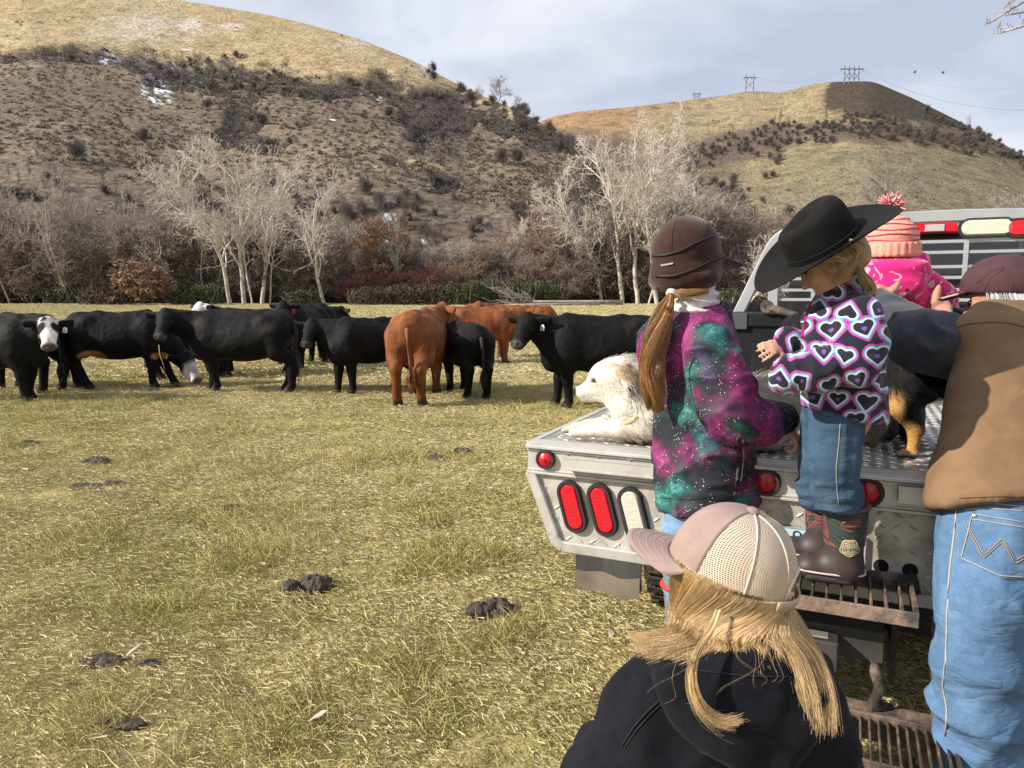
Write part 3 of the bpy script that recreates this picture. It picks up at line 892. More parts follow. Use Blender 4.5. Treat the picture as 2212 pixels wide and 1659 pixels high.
def grass_points():
    P, I, S = [], [], []
    def zone(y0, y1, dens, kinds, sc, margin=1.2):
        n = int(dens * .5 * (1.55 + margin / y1) * (y1 ** 2 - y0 ** 2))
        y = np.sqrt(_r.uniform(y0 ** 2, y1 ** 2, n)); x = _r.uniform(-1, 1, n) * (.76 * y + margin)
        g = fbm(np.stack([x * .55, y * .55, 0 * x], -1), 3)
        g2 = fbm(np.stack([x * 1.6 + 40, y * 1.6, 0 * x], -1), 3)
        k = _r.integers(*kinds, n)
        if kinds[0] == 0:
            gp = sst(.05, .4, g) * .55 + .10
            k = np.where(_r.uniform(0, 1, n) < gp, _r.integers(4, 6, n), k)
            lg = (g2 > .22) & (_r.uniform(0, 1, n) < .07)
            k = np.where(lg, np.where(g > .1, _r.integers(8, 10, n), _r.integers(6, 8, n)), k)
            k = np.where(_r.uniform(0, 1, n) < .05, _r.integers(13, 15, n), k)
            bare = (fbm(np.stack([x * .9 + 7, y * 1.3 + 3, 0 * x], -1), 4) > .42) & (_r.uniform(0, 1, n) < .75)
            keep = ~bare
        else:
            keep = np.ones(n, bool)
        P.append(np.stack([x, y, ground_z(x, y)], 1)[keep]); I.append(k[keep]); S.append((sc * _r.uniform(.65, 1.3, n))[keep])
    zone(1.2, 7.0, 270, (0, 4), 1.0)
    zone(7.0, 14.0, 100, (0, 4), 1.3)
    zone(14.0, 34.0, 16, (10, 13), 1.2)
    zone(34.0, 100.0, 2.2, (10, 13), 1.9)
    # longer clumps seen in the photograph
    for px, py, n, r, kinds in ((1000, 1210, 34, .34, (8, 10)), (930, 1225, 14, .16, (8, 10)), (1095, 1375, 18, .16, (6, 10)), (1060, 1395, 12, .14, (6, 8)), (940, 1545, 8, .10, (6, 10)), (880, 1475, 6, .1, (6, 10)), (880, 1040, 14, .16, (8, 10)),
                                (560, 1190, 34, .3, (6, 8)), (520, 1215, 22, .2, (8, 10)), (600, 1120, 30, .4, (6, 8)), (500, 1110, 14, .15, (6, 8)), (300, 880, 60, 1.0, (8, 10)), (60, 890, 50, 1.0, (8, 10)), (640, 1000, 40, .8, (6, 8)),
                                (1150, 905, 60, .9, (6, 8)), (1120, 1060, 40, .6, (8, 10)), (1180, 870, 40, .7, (8, 10)), (880, 990, 25, .5, (8, 10)), (430, 985, 30, .7, (6, 8)), (150, 1180, 18, .3, (8, 10)), (200, 1560, 12, .15, (6, 8)), (620, 1560, 16, .2, (8, 10)), (310, 1330, 14, .2, (8, 10))):
        c = gr(px, py)
        a = _r.uniform(0, 2 * math.pi, n); q = r * np.sqrt(_r.uniform(0, 1, n))
        x, y = c[0] + q * np.cos(a), c[1] + q * np.sin(a)
        P.append(np.stack([x, y, ground_z(x, y)], 1)); I.append(_r.integers(*kinds, n)); S.append(_r.uniform(.6, 1.1, n) * (1 if c[1] < 6 else 1.3))
    return np.concatenate(P), np.concatenate(I), np.concatenate(S)

GP, GI, GS = grass_points()
_rot = np.zeros((len(GP), 3)); _rot[:, 2] = _r.uniform(0, 6.28, len(GP)); _rot[:, :2] = _r.normal(0, .08, (len(GP), 2))
scatter('grass', GP, _rot, np.repeat(GS[:, None], 3, 1), GI, _src)

# fallen leaves and straw bits in the grass
_nl = 95
_y = np.sqrt(_r.uniform(2.0 ** 2, 11.0 ** 2, _nl)); _x = _r.uniform(-.75, .35, _nl) * _y
_V, _F = [], []
for k in range(_nl):
    L_ = _r.uniform(.018, .042); w_ = L_ * _r.uniform(.3, .55); a_ = _r.uniform(0, 6.28)
    ca, sa = math.cos(a_), math.sin(a_); z0 = float(ground_z(_x[k], _y[k])) + .035 + _r.uniform(0, .03)
    o = np.array([[-L_, 0, 0], [-.3 * L_, -w_, .01], [.5 * L_, -w_ * .8, .006], [L_ * 1.1, 0, .012], [.5 * L_, w_ * .8, .014], [-.3 * L_, w_, .006]])
    o = np.stack([o[:, 0] * ca - o[:, 1] * sa, o[:, 0] * sa + o[:, 1] * ca, o[:, 2] + o[:, 0] * _r.uniform(-.5, .5)], 1) + [_x[k], _y[k], z0]
    _F.append(np.arange(6) + 6 * k); _V.append(o)
mk('leaf_litter', np.concatenate(_V), np.array(_F), ramp_rand('dead_leaf', [(.25, .18, .13), (.42, .34, .28), (.50, .43, .37), (.16, .11, .07)]), smooth=False, kind='stuff')

# ------------------------------------------------------------------ dung pats
m_dung = mat('dark_dung', (.048, .034, .023), rough=.75, var=.5, scale=14, bump=.9, bscale=40, bdist=.02)
def ridge0(P): return 1 - 2.2 * np.abs(fbm(P, 3))
def dung(px, py, sx, sy, sz, label, seed, lumps=5):
    rng = np.random.default_rng(seed)
    c = gr(px, py); c[2] = float(ground_z(c[0], c[1]))
    s = SDF()
    sx, sy, sz = sx * .85, sy * .85, sz * .85
    s.ell(c + [0, 0, .005], (sx, sy, sz * .7), k=.03)
    for k in range(lumps):
        a = rng.uniform(0, 6.28); q = rng.uniform(.2, .8)
        s.ell(c + [q * sx * math.cos(a), q * sy * math.sin(a), sz * rng.uniform(.2, .6)], np.array([sx, sy, sz]) * rng.uniform(.3, .55) + .008, k=.015)
    V, Q = s.mesh(max(.005, sx / 32))
    N_ = normals(V, Q)
    V = V + N_ * (ridge0(V * 17) * .022 + fbm(V * 60, 3) * .012)[:, None] * min(1, sx / .1) * min(1, sz / .055 + .12)
    r_ = empty('dung_pat', (c[0], c[1], c[2] - .02))
    bpy.data.objects.remove(r_)
    o = mk('dung_pat', V - c, Q, m_dung)
    o.location = c
    tag(o, label, 'dung', 'cow dung lying in the pasture')

for k, (px, py, sx, sy, sz, lb) in enumerate([
    (686, 1266, .085, .075, .062, 'tallest dark crumbly dung heap in the open grass'),
    (626, 1276, .045, .045, .045, 'small dark dung lump just left of the tallest heap'),
    (655, 1300, .07, .05, .012, 'flat smeared dung in front of the tallest heap'),
    (1057, 1328, .115, .06, .05, 'wide dark dung mound behind the pale green grass clump'),
    (935, 992, .15, .13, .03, 'broad flat dark dung patch out in the field towards the truck'),
    (1000, 978, .08, .07, .05, 'rounded dung lump beside the broad flat dung patch'),
    (225, 1436, .12, .055, .018, 'long flat dung pat nearest the bottom of the field, dark brown'),
    (320, 1442, .05, .025, .012, 'thin dark dung streak right of the long flat pat'),
    (262, 1566, .085, .035, .012, 'thin brown bark-like dung slab lowest in the field'),
    (45, 963, .16, .11, .035, 'dark dung patch at the left edge of the field'),
    (212, 1000, .13, .08, .04, 'small raised dung patch left in the middle field'),
    (195, 1056, .15, .06, .02, 'flat dark dung patch below the small raised one'),
    (250, 1048, .10, .05, .02, 'second flat dark dung patch, right end of the pair'),
    (385, 838, .35, .25, .05, 'dark dung patch under the large black cow'),
    (318, 846, .30, .18, .04, 'dark dung patch in front of the tailed black cow'),
    (500, 1105, .08, .06, .05, 'brown grassy dung lump in the middle of the field'),
    (950, 760, .2, .15, .05, 'dark pat behind the red cows'),
]):
    dung(px, py, sx, sy, sz, lb, 50 + k)

# ------------------------------------------------------------------ trees
def grow_tree(seed, H, spec, lean=(0, 0), levels=4, rmul=1.0, droop=0.0):
    """returns (trunk V,F),(crown V,F): every limb a tapered tube"""
    rng = np.random.default_rng(seed)
    T, Cn = [], []
    def limb(p, d, L, r, lev):
        n = max(4, int(4 + L * spec['seg'])) if lev < 3 else 4
        pts = [p]; dirs = [d]
        step = L / (n - 1)
        for i in range(n - 1):
            j = rng.normal(0, spec['wig'][min(lev, 3)], 3)
            up = spec['up'][min(lev, 3)] - (droop * (i / n) if lev >= 2 else 0)
            d = _n(d + j + np.array([0, 0, up]) * (1.0 / n))
            pts.append(pts[-1] + d * step); dirs.append(d)
        r_end = r * (.35 if lev < 2 else .3)
        rr = np.linspace(r, r_end, n)
        (T if lev == 0 else Cn).append((np.array(pts), rr, lev))
        if lev >= levels: return
        nc = spec['n'][lev]; nc = int(rng.integers(max(1, int(nc * .75)), int(nc * 1.25) + 1))
        f0 = spec['f0'][lev]
        for c in range(nc):
            f = f0 + (1 - f0) * ((c + rng.uniform(0, 1)) / nc)
            k = min(int(f * (n - 1)), n - 2); fr = f * (n - 1) - k
            q = pts[k] * (1 - fr) + pts[k + 1] * fr; dd = dirs[k + 1]
            az = rng.uniform(0, 2 * math.pi); an = rng.normal(spec['ang'][lev], .16)
            s1 = _n(np.cross(dd, [.3, .2, .9])); s2 = np.cross(dd, s1)
            nd = dd * math.cos(an) + (s1 * math.cos(az) + s2 * math.sin(az)) * math.sin(an)
            limb(q, _n(nd), L * spec['len'][lev] * rng.uniform(.65, 1.25) * (1.15 - .55 * (f if lev == 0 else f * .6)), np.interp(f, [0, 1], [r, r_end]) * spec['rad'][lev], lev + 1)
    for b in range(spec.get('stems', 1)):
        a = rng.uniform(0, 6.28); l = rng.uniform(.04, .20) if spec.get('stems', 1) > 1 else 0
        off = np.array([math.cos(a), math.sin(a), 0]) * spec.get('spread', 0) * rng.uniform(.3, 1)
        limb(off + [0, 0, -.3], _n([lean[0] + l * math.cos(a), lean[1] + l * math.sin(a), 1]), H * (1 if b == 0 else rng.uniform(.65, 1.0)), H * spec['r0'] * rmul * (1 if b == 0 else rng.uniform(.6, .95)), 0)
    def build(lst):
        V, F, n = [], [], 0
        for pts, rr, lev in lst:
            v, f = tube_arr(pts, np.maximum(rr, spec['rmin']), 7 if lev == 0 else (5 if lev == 1 else 3))
            V.append(v); F.append(f + n); n += len(v)
        return np.concatenate(V), np.concatenate(F)
    return build(T), build(Cn)

COTTON = dict(seg=.9, wig=(.09, .16, .24, .3), up=(.10, .38, .30, .25), n=(15, 9, 6, 2), f0=(.24, .22, .15, .1), ang=(.62, .68, .75, .7), len=(.46, .46, .46, .45), rad=(.55, .52, .55, .65), r0=.0165, rmin=.021)
SLIM = dict(seg=.8, wig=(.06, .14, .2, .3), up=(.05, .45, .4, .2), n=(17, 7, 5, 2), f0=(.35, .2, .15, .1), ang=(.5, .6, .7, .7), len=(.28, .42, .45, .45), rad=(.42, .5, .55, .6), r0=.010, rmin=.020)
ROUND = dict(seg=1.3, wig=(.16, .18, .22, .3), up=(.0, .25, .25, .2), n=(10, 10, 8, 4), f0=(.2, .2, .15, .1), ang=(.75, .6, .6, .6), len=(.75, .52, .5, .5), rad=(.6, .5, .5, .6), r0=.022, rmin=.015)
BUSHY = dict(seg=1.5, wig=(.14, .2, .25, .3), up=(.1, .25, .2, .1), n=(8, 7, 5, 3), f0=(.15, .15, .1, .1), ang=(.5, .5, .6, .6), len=(.55, .55, .5, .5), rad=(.6, .6, .6, .6), r0=.006, rmin=.011, stems=14, spread=.10)

m_bark_w = mat('pale_cottonwood_bark', (.56, .51, .44), rough=.85, var=.28, scale=1.3, dirt=(.16, .13, .105), dirt_scale=.8, dirt_amt=.6)
m_twig_w = mat('pale_twigs', (.60, .54, .465), rough=.85, var=.25, scale=.6)
m_bark_g = mat('grey_bark', (.38, .345, .305), rough=.9, var=.3, scale=1.5)
m_twig_g = mat('grey_brown_twigs', (.36, .305, .26), rough=.9, var=.3, scale=.5)
m_twig_r = mat('reddish_twigs', (.265, .20, .165), rough=.9, var=.3, scale=.7)
m_twig_o = mat('orange_brown_twigs', (.30, .21, .14), rough=.9, var=.3, scale=.7)
m_twig_d = mat('dark_twigs', (.215, .18, .16), rough=.9, var=.35, scale=.5)
m_redosier = mat('dark_red_twigs', (.17, .06, .058), rough=.8, var=.35, scale=.8)

TREES = {}
def tree_kind(key, seed, H, spec, **kw):
    (tv, tf), (cv, cf) = grow_tree(seed, H, spec, **kw)
    TREES[key] = (raw_mesh('trunk', tv, tf, None), raw_mesh('crown', cv, cf, None), float(np.percentile(cv[:, 2], 99.7)))
    for me in TREES[key][:2]:
        me.polygons.foreach_set('use_smooth', np.ones(len(me.polygons), bool)); me.materials.clear()

tree_kind('cot_a', 11, 20, COTTON, lean=(-.22, 0))
tree_kind('cot_b', 12, 20, COTTON, lean=(-.08, .05))
tree_kind('cot_c', 13, 20, COTTON, lean=(.10, 0))
tree_kind('cot_d', 14, 20, COTTON, lean=(-.30, 0), droop=.3)
tree_kind('cot_e', 15, 24, dict(COTTON, n=(18, 9, 6, 2), len=(.42, .46, .46, .45)), lean=(.02, 0))
tree_kind('slim_a', 21, 14, SLIM, lean=(-.12, 0))
tree_kind('slim_b', 22, 14, SLIM, lean=(-.05, 0))
tree_kind('slim_c', 23, 14, SLIM, lean=(.06, 0))
tree_kind('round_a', 31, 8, ROUND)
tree_kind('round_b', 32, 8, ROUND)
tree_kind('bush_a', 41, 5, BUSHY)
tree_kind('bush_b', 42, 5, BUSHY)

def tree(key, px, py, Y, top_py, label, bark, twig, rz=0.0, name='bare_tree', group='bare trees along the far edge of the pasture', wide=1.0, leaves=None):
    tm, cm, H = TREES[key]
    p = at(px, py, Y); p[2] = float(gz(Y)) if Y < 126 else p[2]
    h = abs(elev(py) - elev(top_py)) * Y
    r_ = empty(name, p, label, 'tree' if 'tree' in name else 'bush', group, rz)
    s = h / H
    r_.scale = (s * wide, s * wide, s)
    for nm, me, mm in (('trunk', tm, bark), ('crown', cm, twig)):
        o = new_obj(nm, me, r_)
        o.data = me
        if not me.materials: me.materials.append(mm)
        o.material_slots[0].link = 'OBJECT'; o.material_slots[0].material = mm
    if leaves is not None:
        leaves(r_, cm, s)
    return r_

def dead_leaves(mm, frac, size, lo=0.0):
    def f(r_, cm, s):
        rng = np.random.default_rng(len(cm.vertices) % 1000)
        n = len(cm.vertices); V = np.empty(n * 3, np.float32); cm.vertices.foreach_get('co', V); V = V.reshape(-1, 3)
        V = V[V[:, 2] > lo]
        k = rng.choice(len(V), int(len(V) * frac), replace=False); c = V[k]
        clump = fbm(c * .6 + 3, 3) > -.05
        c = c[clump]; n = len(c)
        a = rng.normal(size=(n, 3)); a /= np.linalg.norm(a, axis=1, keepdims=True); b = np.cross(a, rng.normal(size=(n, 3))); b /= np.linalg.norm(b, axis=1, keepdims=True)
        q = size / s * rng.uniform(.6, 1.4, (n, 1))
        P = np.stack([c - a * q, c - b * q * .6, c + a * q, c + b * q * .6], 1).reshape(-1, 3)
        mk('foliage', P, np.arange(4 * n).reshape(-1, 4), mm, r_, smooth=False, local=True, kind='stuff')
    return f

m_leaf_o = ramp_rand('rusty_leaves', [(.33, .19, .12), (.42, .26, .17), (.27, .15, .09), (.48, .32, .22)])
m_leaf_p = ramp_rand('dry_pale_leaves', [(.40, .25, .17), (.55, .40, .28), (.28, .14, .09), (.20, .10, .07)])
m_leaf_g = ramp_rand('bramble_leaves', [(.030, .050, .016), (.045, .07, .025), (.07, .09, .035), (.075, .045, .025), (.022, .035, .012)], rough=.55)
m_leaf_b = ramp_rand('brown_bramble_leaves', [(.06, .05, .03), (.12, .075, .045), (.045, .05, .02), (.15, .085, .055)], rough=.7)

BW, TW, BG, TG, TR_, TO = m_bark_w, m_twig_w, m_bark_g, m_twig_g, m_twig_r, m_twig_o
# bright cottonwoods left of the middle
tree('cot_a', 497, 656, 96, 318, 'leaning pale cottonwood, leftmost trunk of the bright bare clump', BW, TW, .3)
tree('cot_b', 528, 656, 97, 300, 'pale cottonwood second from the left in the bright bare clump', BW, TW, 2.2)
tree('cot_b', 566, 656, 98, 322, 'pale cottonwood with forked top at the right of the bright clump', BW, TW, 4.2)
tree('slim_b', 545, 655, 96, 395, 'thin pale trunk in the middle of the bright bare clump', BW, TW, 1.0)
tree('slim_c', 583, 655, 97, 410, 'slender grey trunk at the right foot of the bright clump', BG, TW, 2.6)
tree('cot_d', 704, 653, 95, 372, 'pale cottonwood with a thick trunk leaning left beside the dark bramble', BW, TW, .2)
tree('cot_c', 640, 655, 104, 392, 'grey bare tree half hidden between the two bright cottonwood groups', BG, TG, 1.7)
# left edge, slim grey trees
for k, (px, top, key, rz, lb) in enumerate([
    (22, 400, 'slim_a', .5, 'slim grey tree nearest the left border of the field'), (70, 400, 'slim_a', 2.0, 'thin leaning grey tree left of the snow patch'), (98, 415, 'slim_b', 1.2, 'thin grey tree just below the snow patch'),
    (158, 375, 'cot_d', .1, 'tall grey tree leaning left beyond the white faced cow'), (172, 400, 'slim_c', 2.9, 'straight thin grey tree right of the tall leaning one'), (212, 405, 'cot_c', 3.3, 'branchy grey tree behind the brown bramble'),
    (262, 398, 'slim_b', 4.0, 'grey tree behind the reddish bush'), (330, 420, 'cot_b', 5.1, 'grey bare tree above the reddish bush, twiggy top'), (395, 415, 'slim_a', .9, 'dark grey slim tree left of the bright clump'), (435, 430, 'slim_b', 2.4, 'grey tree close behind the bright clump, low crown')]):
    tree(key, px, 655, 100 + (k % 3) * 3, top, lb, BG, TG, rz)
# rusty leaved trees and middle thicket trees
tree('round_a', 805, 640, 106, 455, 'small tree holding rusty orange leaves above the bramble', BG, TO, .4, leaves=dead_leaves(m_leaf_o, .6, .11, 2.5))
tree('round_b', 762, 640, 108, 462, 'smaller rusty leaved tree beside the pale cottonwood', BG, TO, 1.4, leaves=dead_leaves(m_leaf_o, .5, .17, 3.0), wide=.7)
tree('slim_b', 872, 645, 103, 470, 'white barked young tree in front of the snowy bank', BW, TW, .8, wide=1.3)
tree('round_a', 1066, 640, 102, 492, 'round brown willow with a dense dome of twigs', BG, TO, 2.0)
tree('round_b', 985, 645, 104, 520, 'low brown willow left of the round dome shaped one', BG, TR_, .9)
tree('slim_c', 1105, 640, 105, 452, 'slender white tree behind the round brown willow', BW, TW, 1.1)
tree('slim_a', 1190, 640, 103, 440, 'slender pale tree left of the biggest cottonwood', BW, TW, 3.4)
tree('slim_b', 1150, 640, 107, 455, 'young tree with a rusty top left of the biggest cottonwood', BG, TR_, 5.0, leaves=dead_leaves(m_leaf_o, .35, .14, 4.0))
tree('slim_c', 1235, 645, 106, 470, 'brownish thin tree right of the rusty topped one', BG, TR_, 2.0)
# big pale cottonwood group
tree('cot_e', 1378, 652, 96, 196, 'tallest pale cottonwood whose twigs cross the skyline', BW, TW, .0, wide=.78)
tree('cot_b', 1345, 652, 97, 268, 'pale cottonwood leaning left at the foot of the tallest one', BW, TW, .7, wide=.9)
tree('cot_c', 1420, 652, 96, 262, 'pale cottonwood leaning right beside the tallest one', BW, TW, 2.9, wide=.9)
tree('cot_a', 1300, 650, 99, 345, 'grey cottonwood spreading left of the tallest one', BW, TW, 5.6)
tree('cot_d', 1470, 650, 97, 300, 'pale cottonwood with hanging twigs behind the brown cap', BW, TW, 2.8)
tree('cot_c', 1510, 650, 98, 335, 'pale cottonwood right of the brown cap', BW, TW, .5)
tree('slim_a', 1400, 652, 94, 380, 'thin pale stem in front of the tallest cottonwood', BW, TW, 3.0)
# right, behind the truck
tree('round_b', 1618, 636, 72, 470, 'small pale branching tree beyond the fence posts by the rack', BW, TW, 3.0, wide=.85)
for k, (px, py, Y, top, key, rz, lb, tw) in enumerate([
    (1560, 640, 125, 420, 'slim_b', .7, 'brown thicket tree left of the small pale one', TG), (1600, 630, 128, 400, 'cot_c', 1.7, 'brown bare tree above the small pale one', TG), (1660, 630, 126, 410, 'slim_c', 2.7, 'twiggy brown tree above the black hat', TG),
    (1720, 630, 128, 400, 'cot_b', 3.7, 'brown bare tree behind the crown of the black hat', TG), (1800, 620, 128, 375, 'cot_c', .7, 'bare tree rising above the black hat brim', TG), (1885, 620, 130, 335, 'cot_b', 1.9, 'bare brown tree above the pompom hat', TG),
    (1935, 620, 132, 365, 'cot_d', 4.0, 'wide brown bare tree right of the pompom hat', TG), (2110, 600, 120, 365, 'round_a', 1.0, 'dark limbed bare tree above the truck rack', TG), (2190, 600, 124, 400, 'round_b', 2.0, 'reddish bare tree at the right border', TR_), (2060, 600, 120, 420, 'round_b', 4.4, 'reddish twiggy tree over the red brake light', TR_)]):
    tree(key, px, py, Y, top, lb, BG, tw, rz, group='brown trees behind the truck')

# bushes
def bramble(px, Y, w, h, label, leafm, seed, nl=2600, dep=2.2, name='bramble_bush'):
    rng = np.random.default_rng(seed); nl = int(nl * 1.7)
    c = at(px, 655, Y); c[2] = float(gz(Y))
    hw = w / 1598 * Y / 2; hh = h / 1598 * Y
    r_ = empty(name, c, label, 'bush', 'bushes along the foot of the trees')
    a = rng.uniform(0, 6.28, nl); u = rng.uniform(0, 1, nl) ** .45
    x = u * np.cos(a) * hw; y = u * np.sin(a) * dep
    top = hh * (.72 + .42 * fbm(np.stack([x * .9 + seed, y * .9, 0 * x], -1), 3)) * np.sqrt(np.clip(1 - (np.abs(x) / hw) ** 4 * .75, .05, 1))
    z = top * rng.uniform(0, 1, nl) ** .55
    cc = np.stack([x, y, z], 1)
    A = rng.normal(size=(nl, 3)); A /= np.linalg.norm(A, axis=1, keepdims=True); B = np.cross(A, rng.normal(size=(nl, 3))); B /= np.linalg.norm(B, axis=1, keepdims=True)
    q = rng.uniform(.07, .16, (nl, 1)) * Y / 96
    P = np.stack([cc - A * q, cc - B * q * .6, cc + A * q, cc + B * q * .6], 1).reshape(-1, 3)
    mk('foliage', P, np.arange(4 * nl).reshape(-1, 4), leafm, r_, smooth=False, local=True, kind='stuff')
    ns = 160
    S = np.stack([rng.uniform(-hw * .9, hw * .9, ns), rng.uniform(-dep * .8, dep * .8, ns), np.zeros(ns)], 1)
    E = S + np.stack([rng.normal(0, .8, ns), rng.normal(0, .6, ns), hh * rng.uniform(.35, .85, ns)], 1)
    t = np.linspace(0, 1, 5)[None, :, None]
    Pl = S[:, None] * (1 - t) + E[:, None] * t + np.sin(t * 3.1) * rng.normal(0, .25, (ns, 1, 3))
    v, f = strands(Pl, .022, .012)
    mk('stem', v, f, m_twig_d, r_, local=True, kind='stuff')

for k, (px, Y, w, h, lb, lm, nl) in enumerate([
    (232, 92, 118, 42, 'brown and green bramble mound behind the tailed black cow', m_leaf_b, 3200), (425, 92, 110, 52, 'dark green bramble mound under the bright cottonwoods', m_leaf_g, 3200), (655, 91, 74, 36, 'small dark green bramble at the leaning trunk', m_leaf_g, 2200),
    (815, 91, 130, 46, 'dark bramble hedge left end, behind the black heifers', m_leaf_b, 3600), (900, 91, 130, 54, 'dark green bramble hedge, middle stretch', m_leaf_b, 3800), (1010, 91, 120, 58, 'dark green bramble hedge behind the red cows', m_leaf_g, 3800),
    (1100, 93, 120, 62, 'green bramble hedge above the fallen tree', m_leaf_g, 3800), (1180, 94, 90, 58, 'right end of the green bramble hedge', m_leaf_g, 3000), (130, 100, 60, 40, 'dark low bush between the slim trees at left', m_leaf_g, 1800),
    (1620, 84, 160, 44, 'dark hedge behind the fence posts', m_leaf_g, 3000)]):
    bramble(px, Y, w, h, lb, lm, 900 + k, nl)
def twig_bush(px, Y, top, label, tw, key, rz, wide=1.0, leaves=None, base=655):
    return tree(key, px, base, Y, top, label, tw, tw, rz, name='twig_bush', group='leafless bushes along the foot of the trees', wide=wide, leaves=leaves)
twig_bush(310, 91.5, 560, 'rounded reddish bush with dry pale leaves', m_twig_r, 'bush_a', .4, 1.3, dead_leaves(m_leaf_p, .35, .12, 0.6))
twig_bush(850, 96, 580, 'dark red stemmed bush above the bramble hedge', m_redosier, 'bush_b', 1.0, 1.6)
twig_bush(915, 96, 572, 'dark red stemmed bush beside the snowy bank', m_redosier, 'bush_a', 2.0, 1.5)
twig_bush(770, 97, 590, 'low dark red bush right of the leaning trunk', m_redosier, 'bush_b', 3.0, 1.4)
twig_bush(1000, 99, 560, 'brown twig bush left of the round willow', m_twig_o, 'bush_b', 1.2, 1.5)
twig_bush(1150, 99, 545, 'pinkish brown twig bush right of the round willow', m_twig_r, 'bush_a', 3.2, 1.4)
twig_bush(1220, 99, 560, 'brown twig bush at the left foot of the tall cottonwoods', m_twig_r, 'bush_b', .2, 1.4)
twig_bush(2130, 100, 420, 'pinkish thicket bush above the truck rack', m_twig_r, 'bush_a', 1.2, 1.5, None, 600)
twig_bush(2010, 108, 450, 'brown thicket bush behind the red brake light', m_twig_g, 'bush_b', 2.6, 1.5, None, 600)

# a far-off wood that reads as one mass: stems and twigs behind the trees above, and brush in the gullies
_tk = []
for key, mm in (('slim_a', m_twig_g), ('slim_b', m_twig_g), ('bush_a', m_twig_g), ('bush_b', m_twig_d), ('bush_a', m_twig_r), ('round_a', m_twig_d), ('bush_b', m_twig_o)):
    tm, cm, H = TREES[key]
    ob_m = cm.copy(); ob_m.materials.clear(); ob_m.materials.append(mm); _tk.append((ob_m, H))
P, I, S = [], [], []
for k in range(560):
    px = _r.uniform(-420, 1560); Y = _r.uniform(101, 123)
    hpx = np.interp(px, [-420, 100, 420, 620, 800, 1000, 1150, 1300, 1560], [210, 215, 200, 190, 130, 130, 170, 210, 220]) * _r.uniform(.45, 1.0)
    ii = int(_r.choice([0, 1, 2, 3, 4, 5, 6], p=[.2, .2, .2, .12, .13, .1, .05])) if px > 700 else int(_r.choice([0, 1, 2, 3, 4], p=[.3, .3, .2, .12, .08]))
    p = at(px, 655, Y); p[2] = float(gz(Y))
    P.append(p); I.append(ii); S.append(hpx / 1598 * Y / _tk[ii][1])
for k in range(190):
    px = _r.uniform(1540, 2700); Y = _r.uniform(112, 150)
    ii = int(_r.choice([0, 1, 2, 3, 4], p=[.2, .2, .2, .15, .25]))
    p = at(px, 640, Y); p[2] = float(gz(Y)) - .5
    hpx = np.interp(px, [1540, 1700, 1900, 2100, 2700], [180, 170, 140, 170, 190]) * _r.uniform(.5, 1.0)
    P.append(p); I.append(ii); S.append(hpx / 1598 * Y / _tk[ii][1])
P = np.array(P); S = np.array(S)
_rot = np.zeros((len(P), 3)); _rot[:, 2] = _r.uniform(0, 6.28, len(P))
scatter('woods', P, _rot, np.stack([S * 1.1, S * 1.1, S], 1), I, [t[0] for t in _tk])

# brush and sage clumps on the hills
def clump(seed, n, flat, mm, leaf=.22):
    rng = np.random.default_rng(seed)
    d = rng.normal(size=(n, 3)); d /= np.linalg.norm(d, axis=1, keepdims=True); d[:, 2] = np.abs(d[:, 2])
    c = d * rng.uniform(.3, 1, (n, 1)) * [1, 1, flat]
    A = rng.normal(size=(n, 3)); A /= np.linalg.norm(A, axis=1, keepdims=True); B = np.cross(A, rng.normal(size=(n, 3))); B /= np.linalg.norm(B, axis=1, keepdims=True)
    q = leaf * rng.uniform(.6, 1.4, (n, 1))
    return raw_mesh('clump', np.stack([c - A * q, c - B * q * .5, c + A * q, c + B * q * .5], 1).reshape(-1, 3), np.arange(4 * n).reshape(-1, 4), mm)
m_sage = ramp_rand('sage', [(.075, .065, .05), (.10, .085, .065), (.055, .05, .035), (.12, .095, .07)])
m_bunch = ramp_rand('bunch_grass', [(.23, .178, .115), (.29, .225, .14), (.17, .13, .085), (.12, .095, .065)])
m_brush = ramp_rand('grey_brush', [(.145, .125, .12), (.18, .152, .143), (.115, .097, .092), (.21, .18, .16)])
_cl = [clump(1, 40, .7, m_sage), clump(2, 40, .7, m_sage), clump(3, 26, .9, m_bunch, .3), clump(4, 26, .9, m_bunch, .3), clump(5, 120, .75, m_brush, .10), clump(6, 120, .9, m_brush, .10)]
for key in ('slim_b', 'bush_a', 'bush_b'):
    cm = TREES[key][1].copy(); cm.materials.clear(); cm.materials.append(m_brush); _cl.append(cm)
P, I, S = [], [], []
def on_hill(HPts, PX, PY, n, keep, kinds, sz, s0=.10, s1=.995):
    nu, nv = HPts.shape[:2]; nv -= 3
    u = _r.integers(0, nu - 1, n); v = _r.integers(int(nv * s0), int(nv * s1) - 1, n)
    fu, fv = _r.uniform(0, 1, n), _r.uniform(0, 1, n)
    def bl(A):
        fu_, fv_ = (fu[:, None], fv[:, None]) if A.ndim == 3 else (fu, fv)
        return A[u, v] * (1 - fu_) * (1 - fv_) + A[u + 1, v] * fu_ * (1 - fv_) + A[u, v + 1] * (1 - fu_) * fv_ + A[u + 1, v + 1] * fu_ * fv_
    p, x, y = bl(HPts), bl(PX), bl(PY)
    k = _r.uniform(0, 1, n) < keep(x, y, p)
    P.append(p[k]); I.append(_r.choice(kinds, k.sum())); S.append(sz(k.sum()))
inview = lambda x: (x > -500) & (x < 2700)
on_hill(LP_, LPX, LPY, 26000, lambda x, y, p: inview(x) * (y > np.interp(x, GUL_X, GUL_Y)) * (y < bank_top(x) + 8) * .8, [2, 3, 2, 0, 1, 0], lambda n: _r.uniform(.45, 1.05, n))
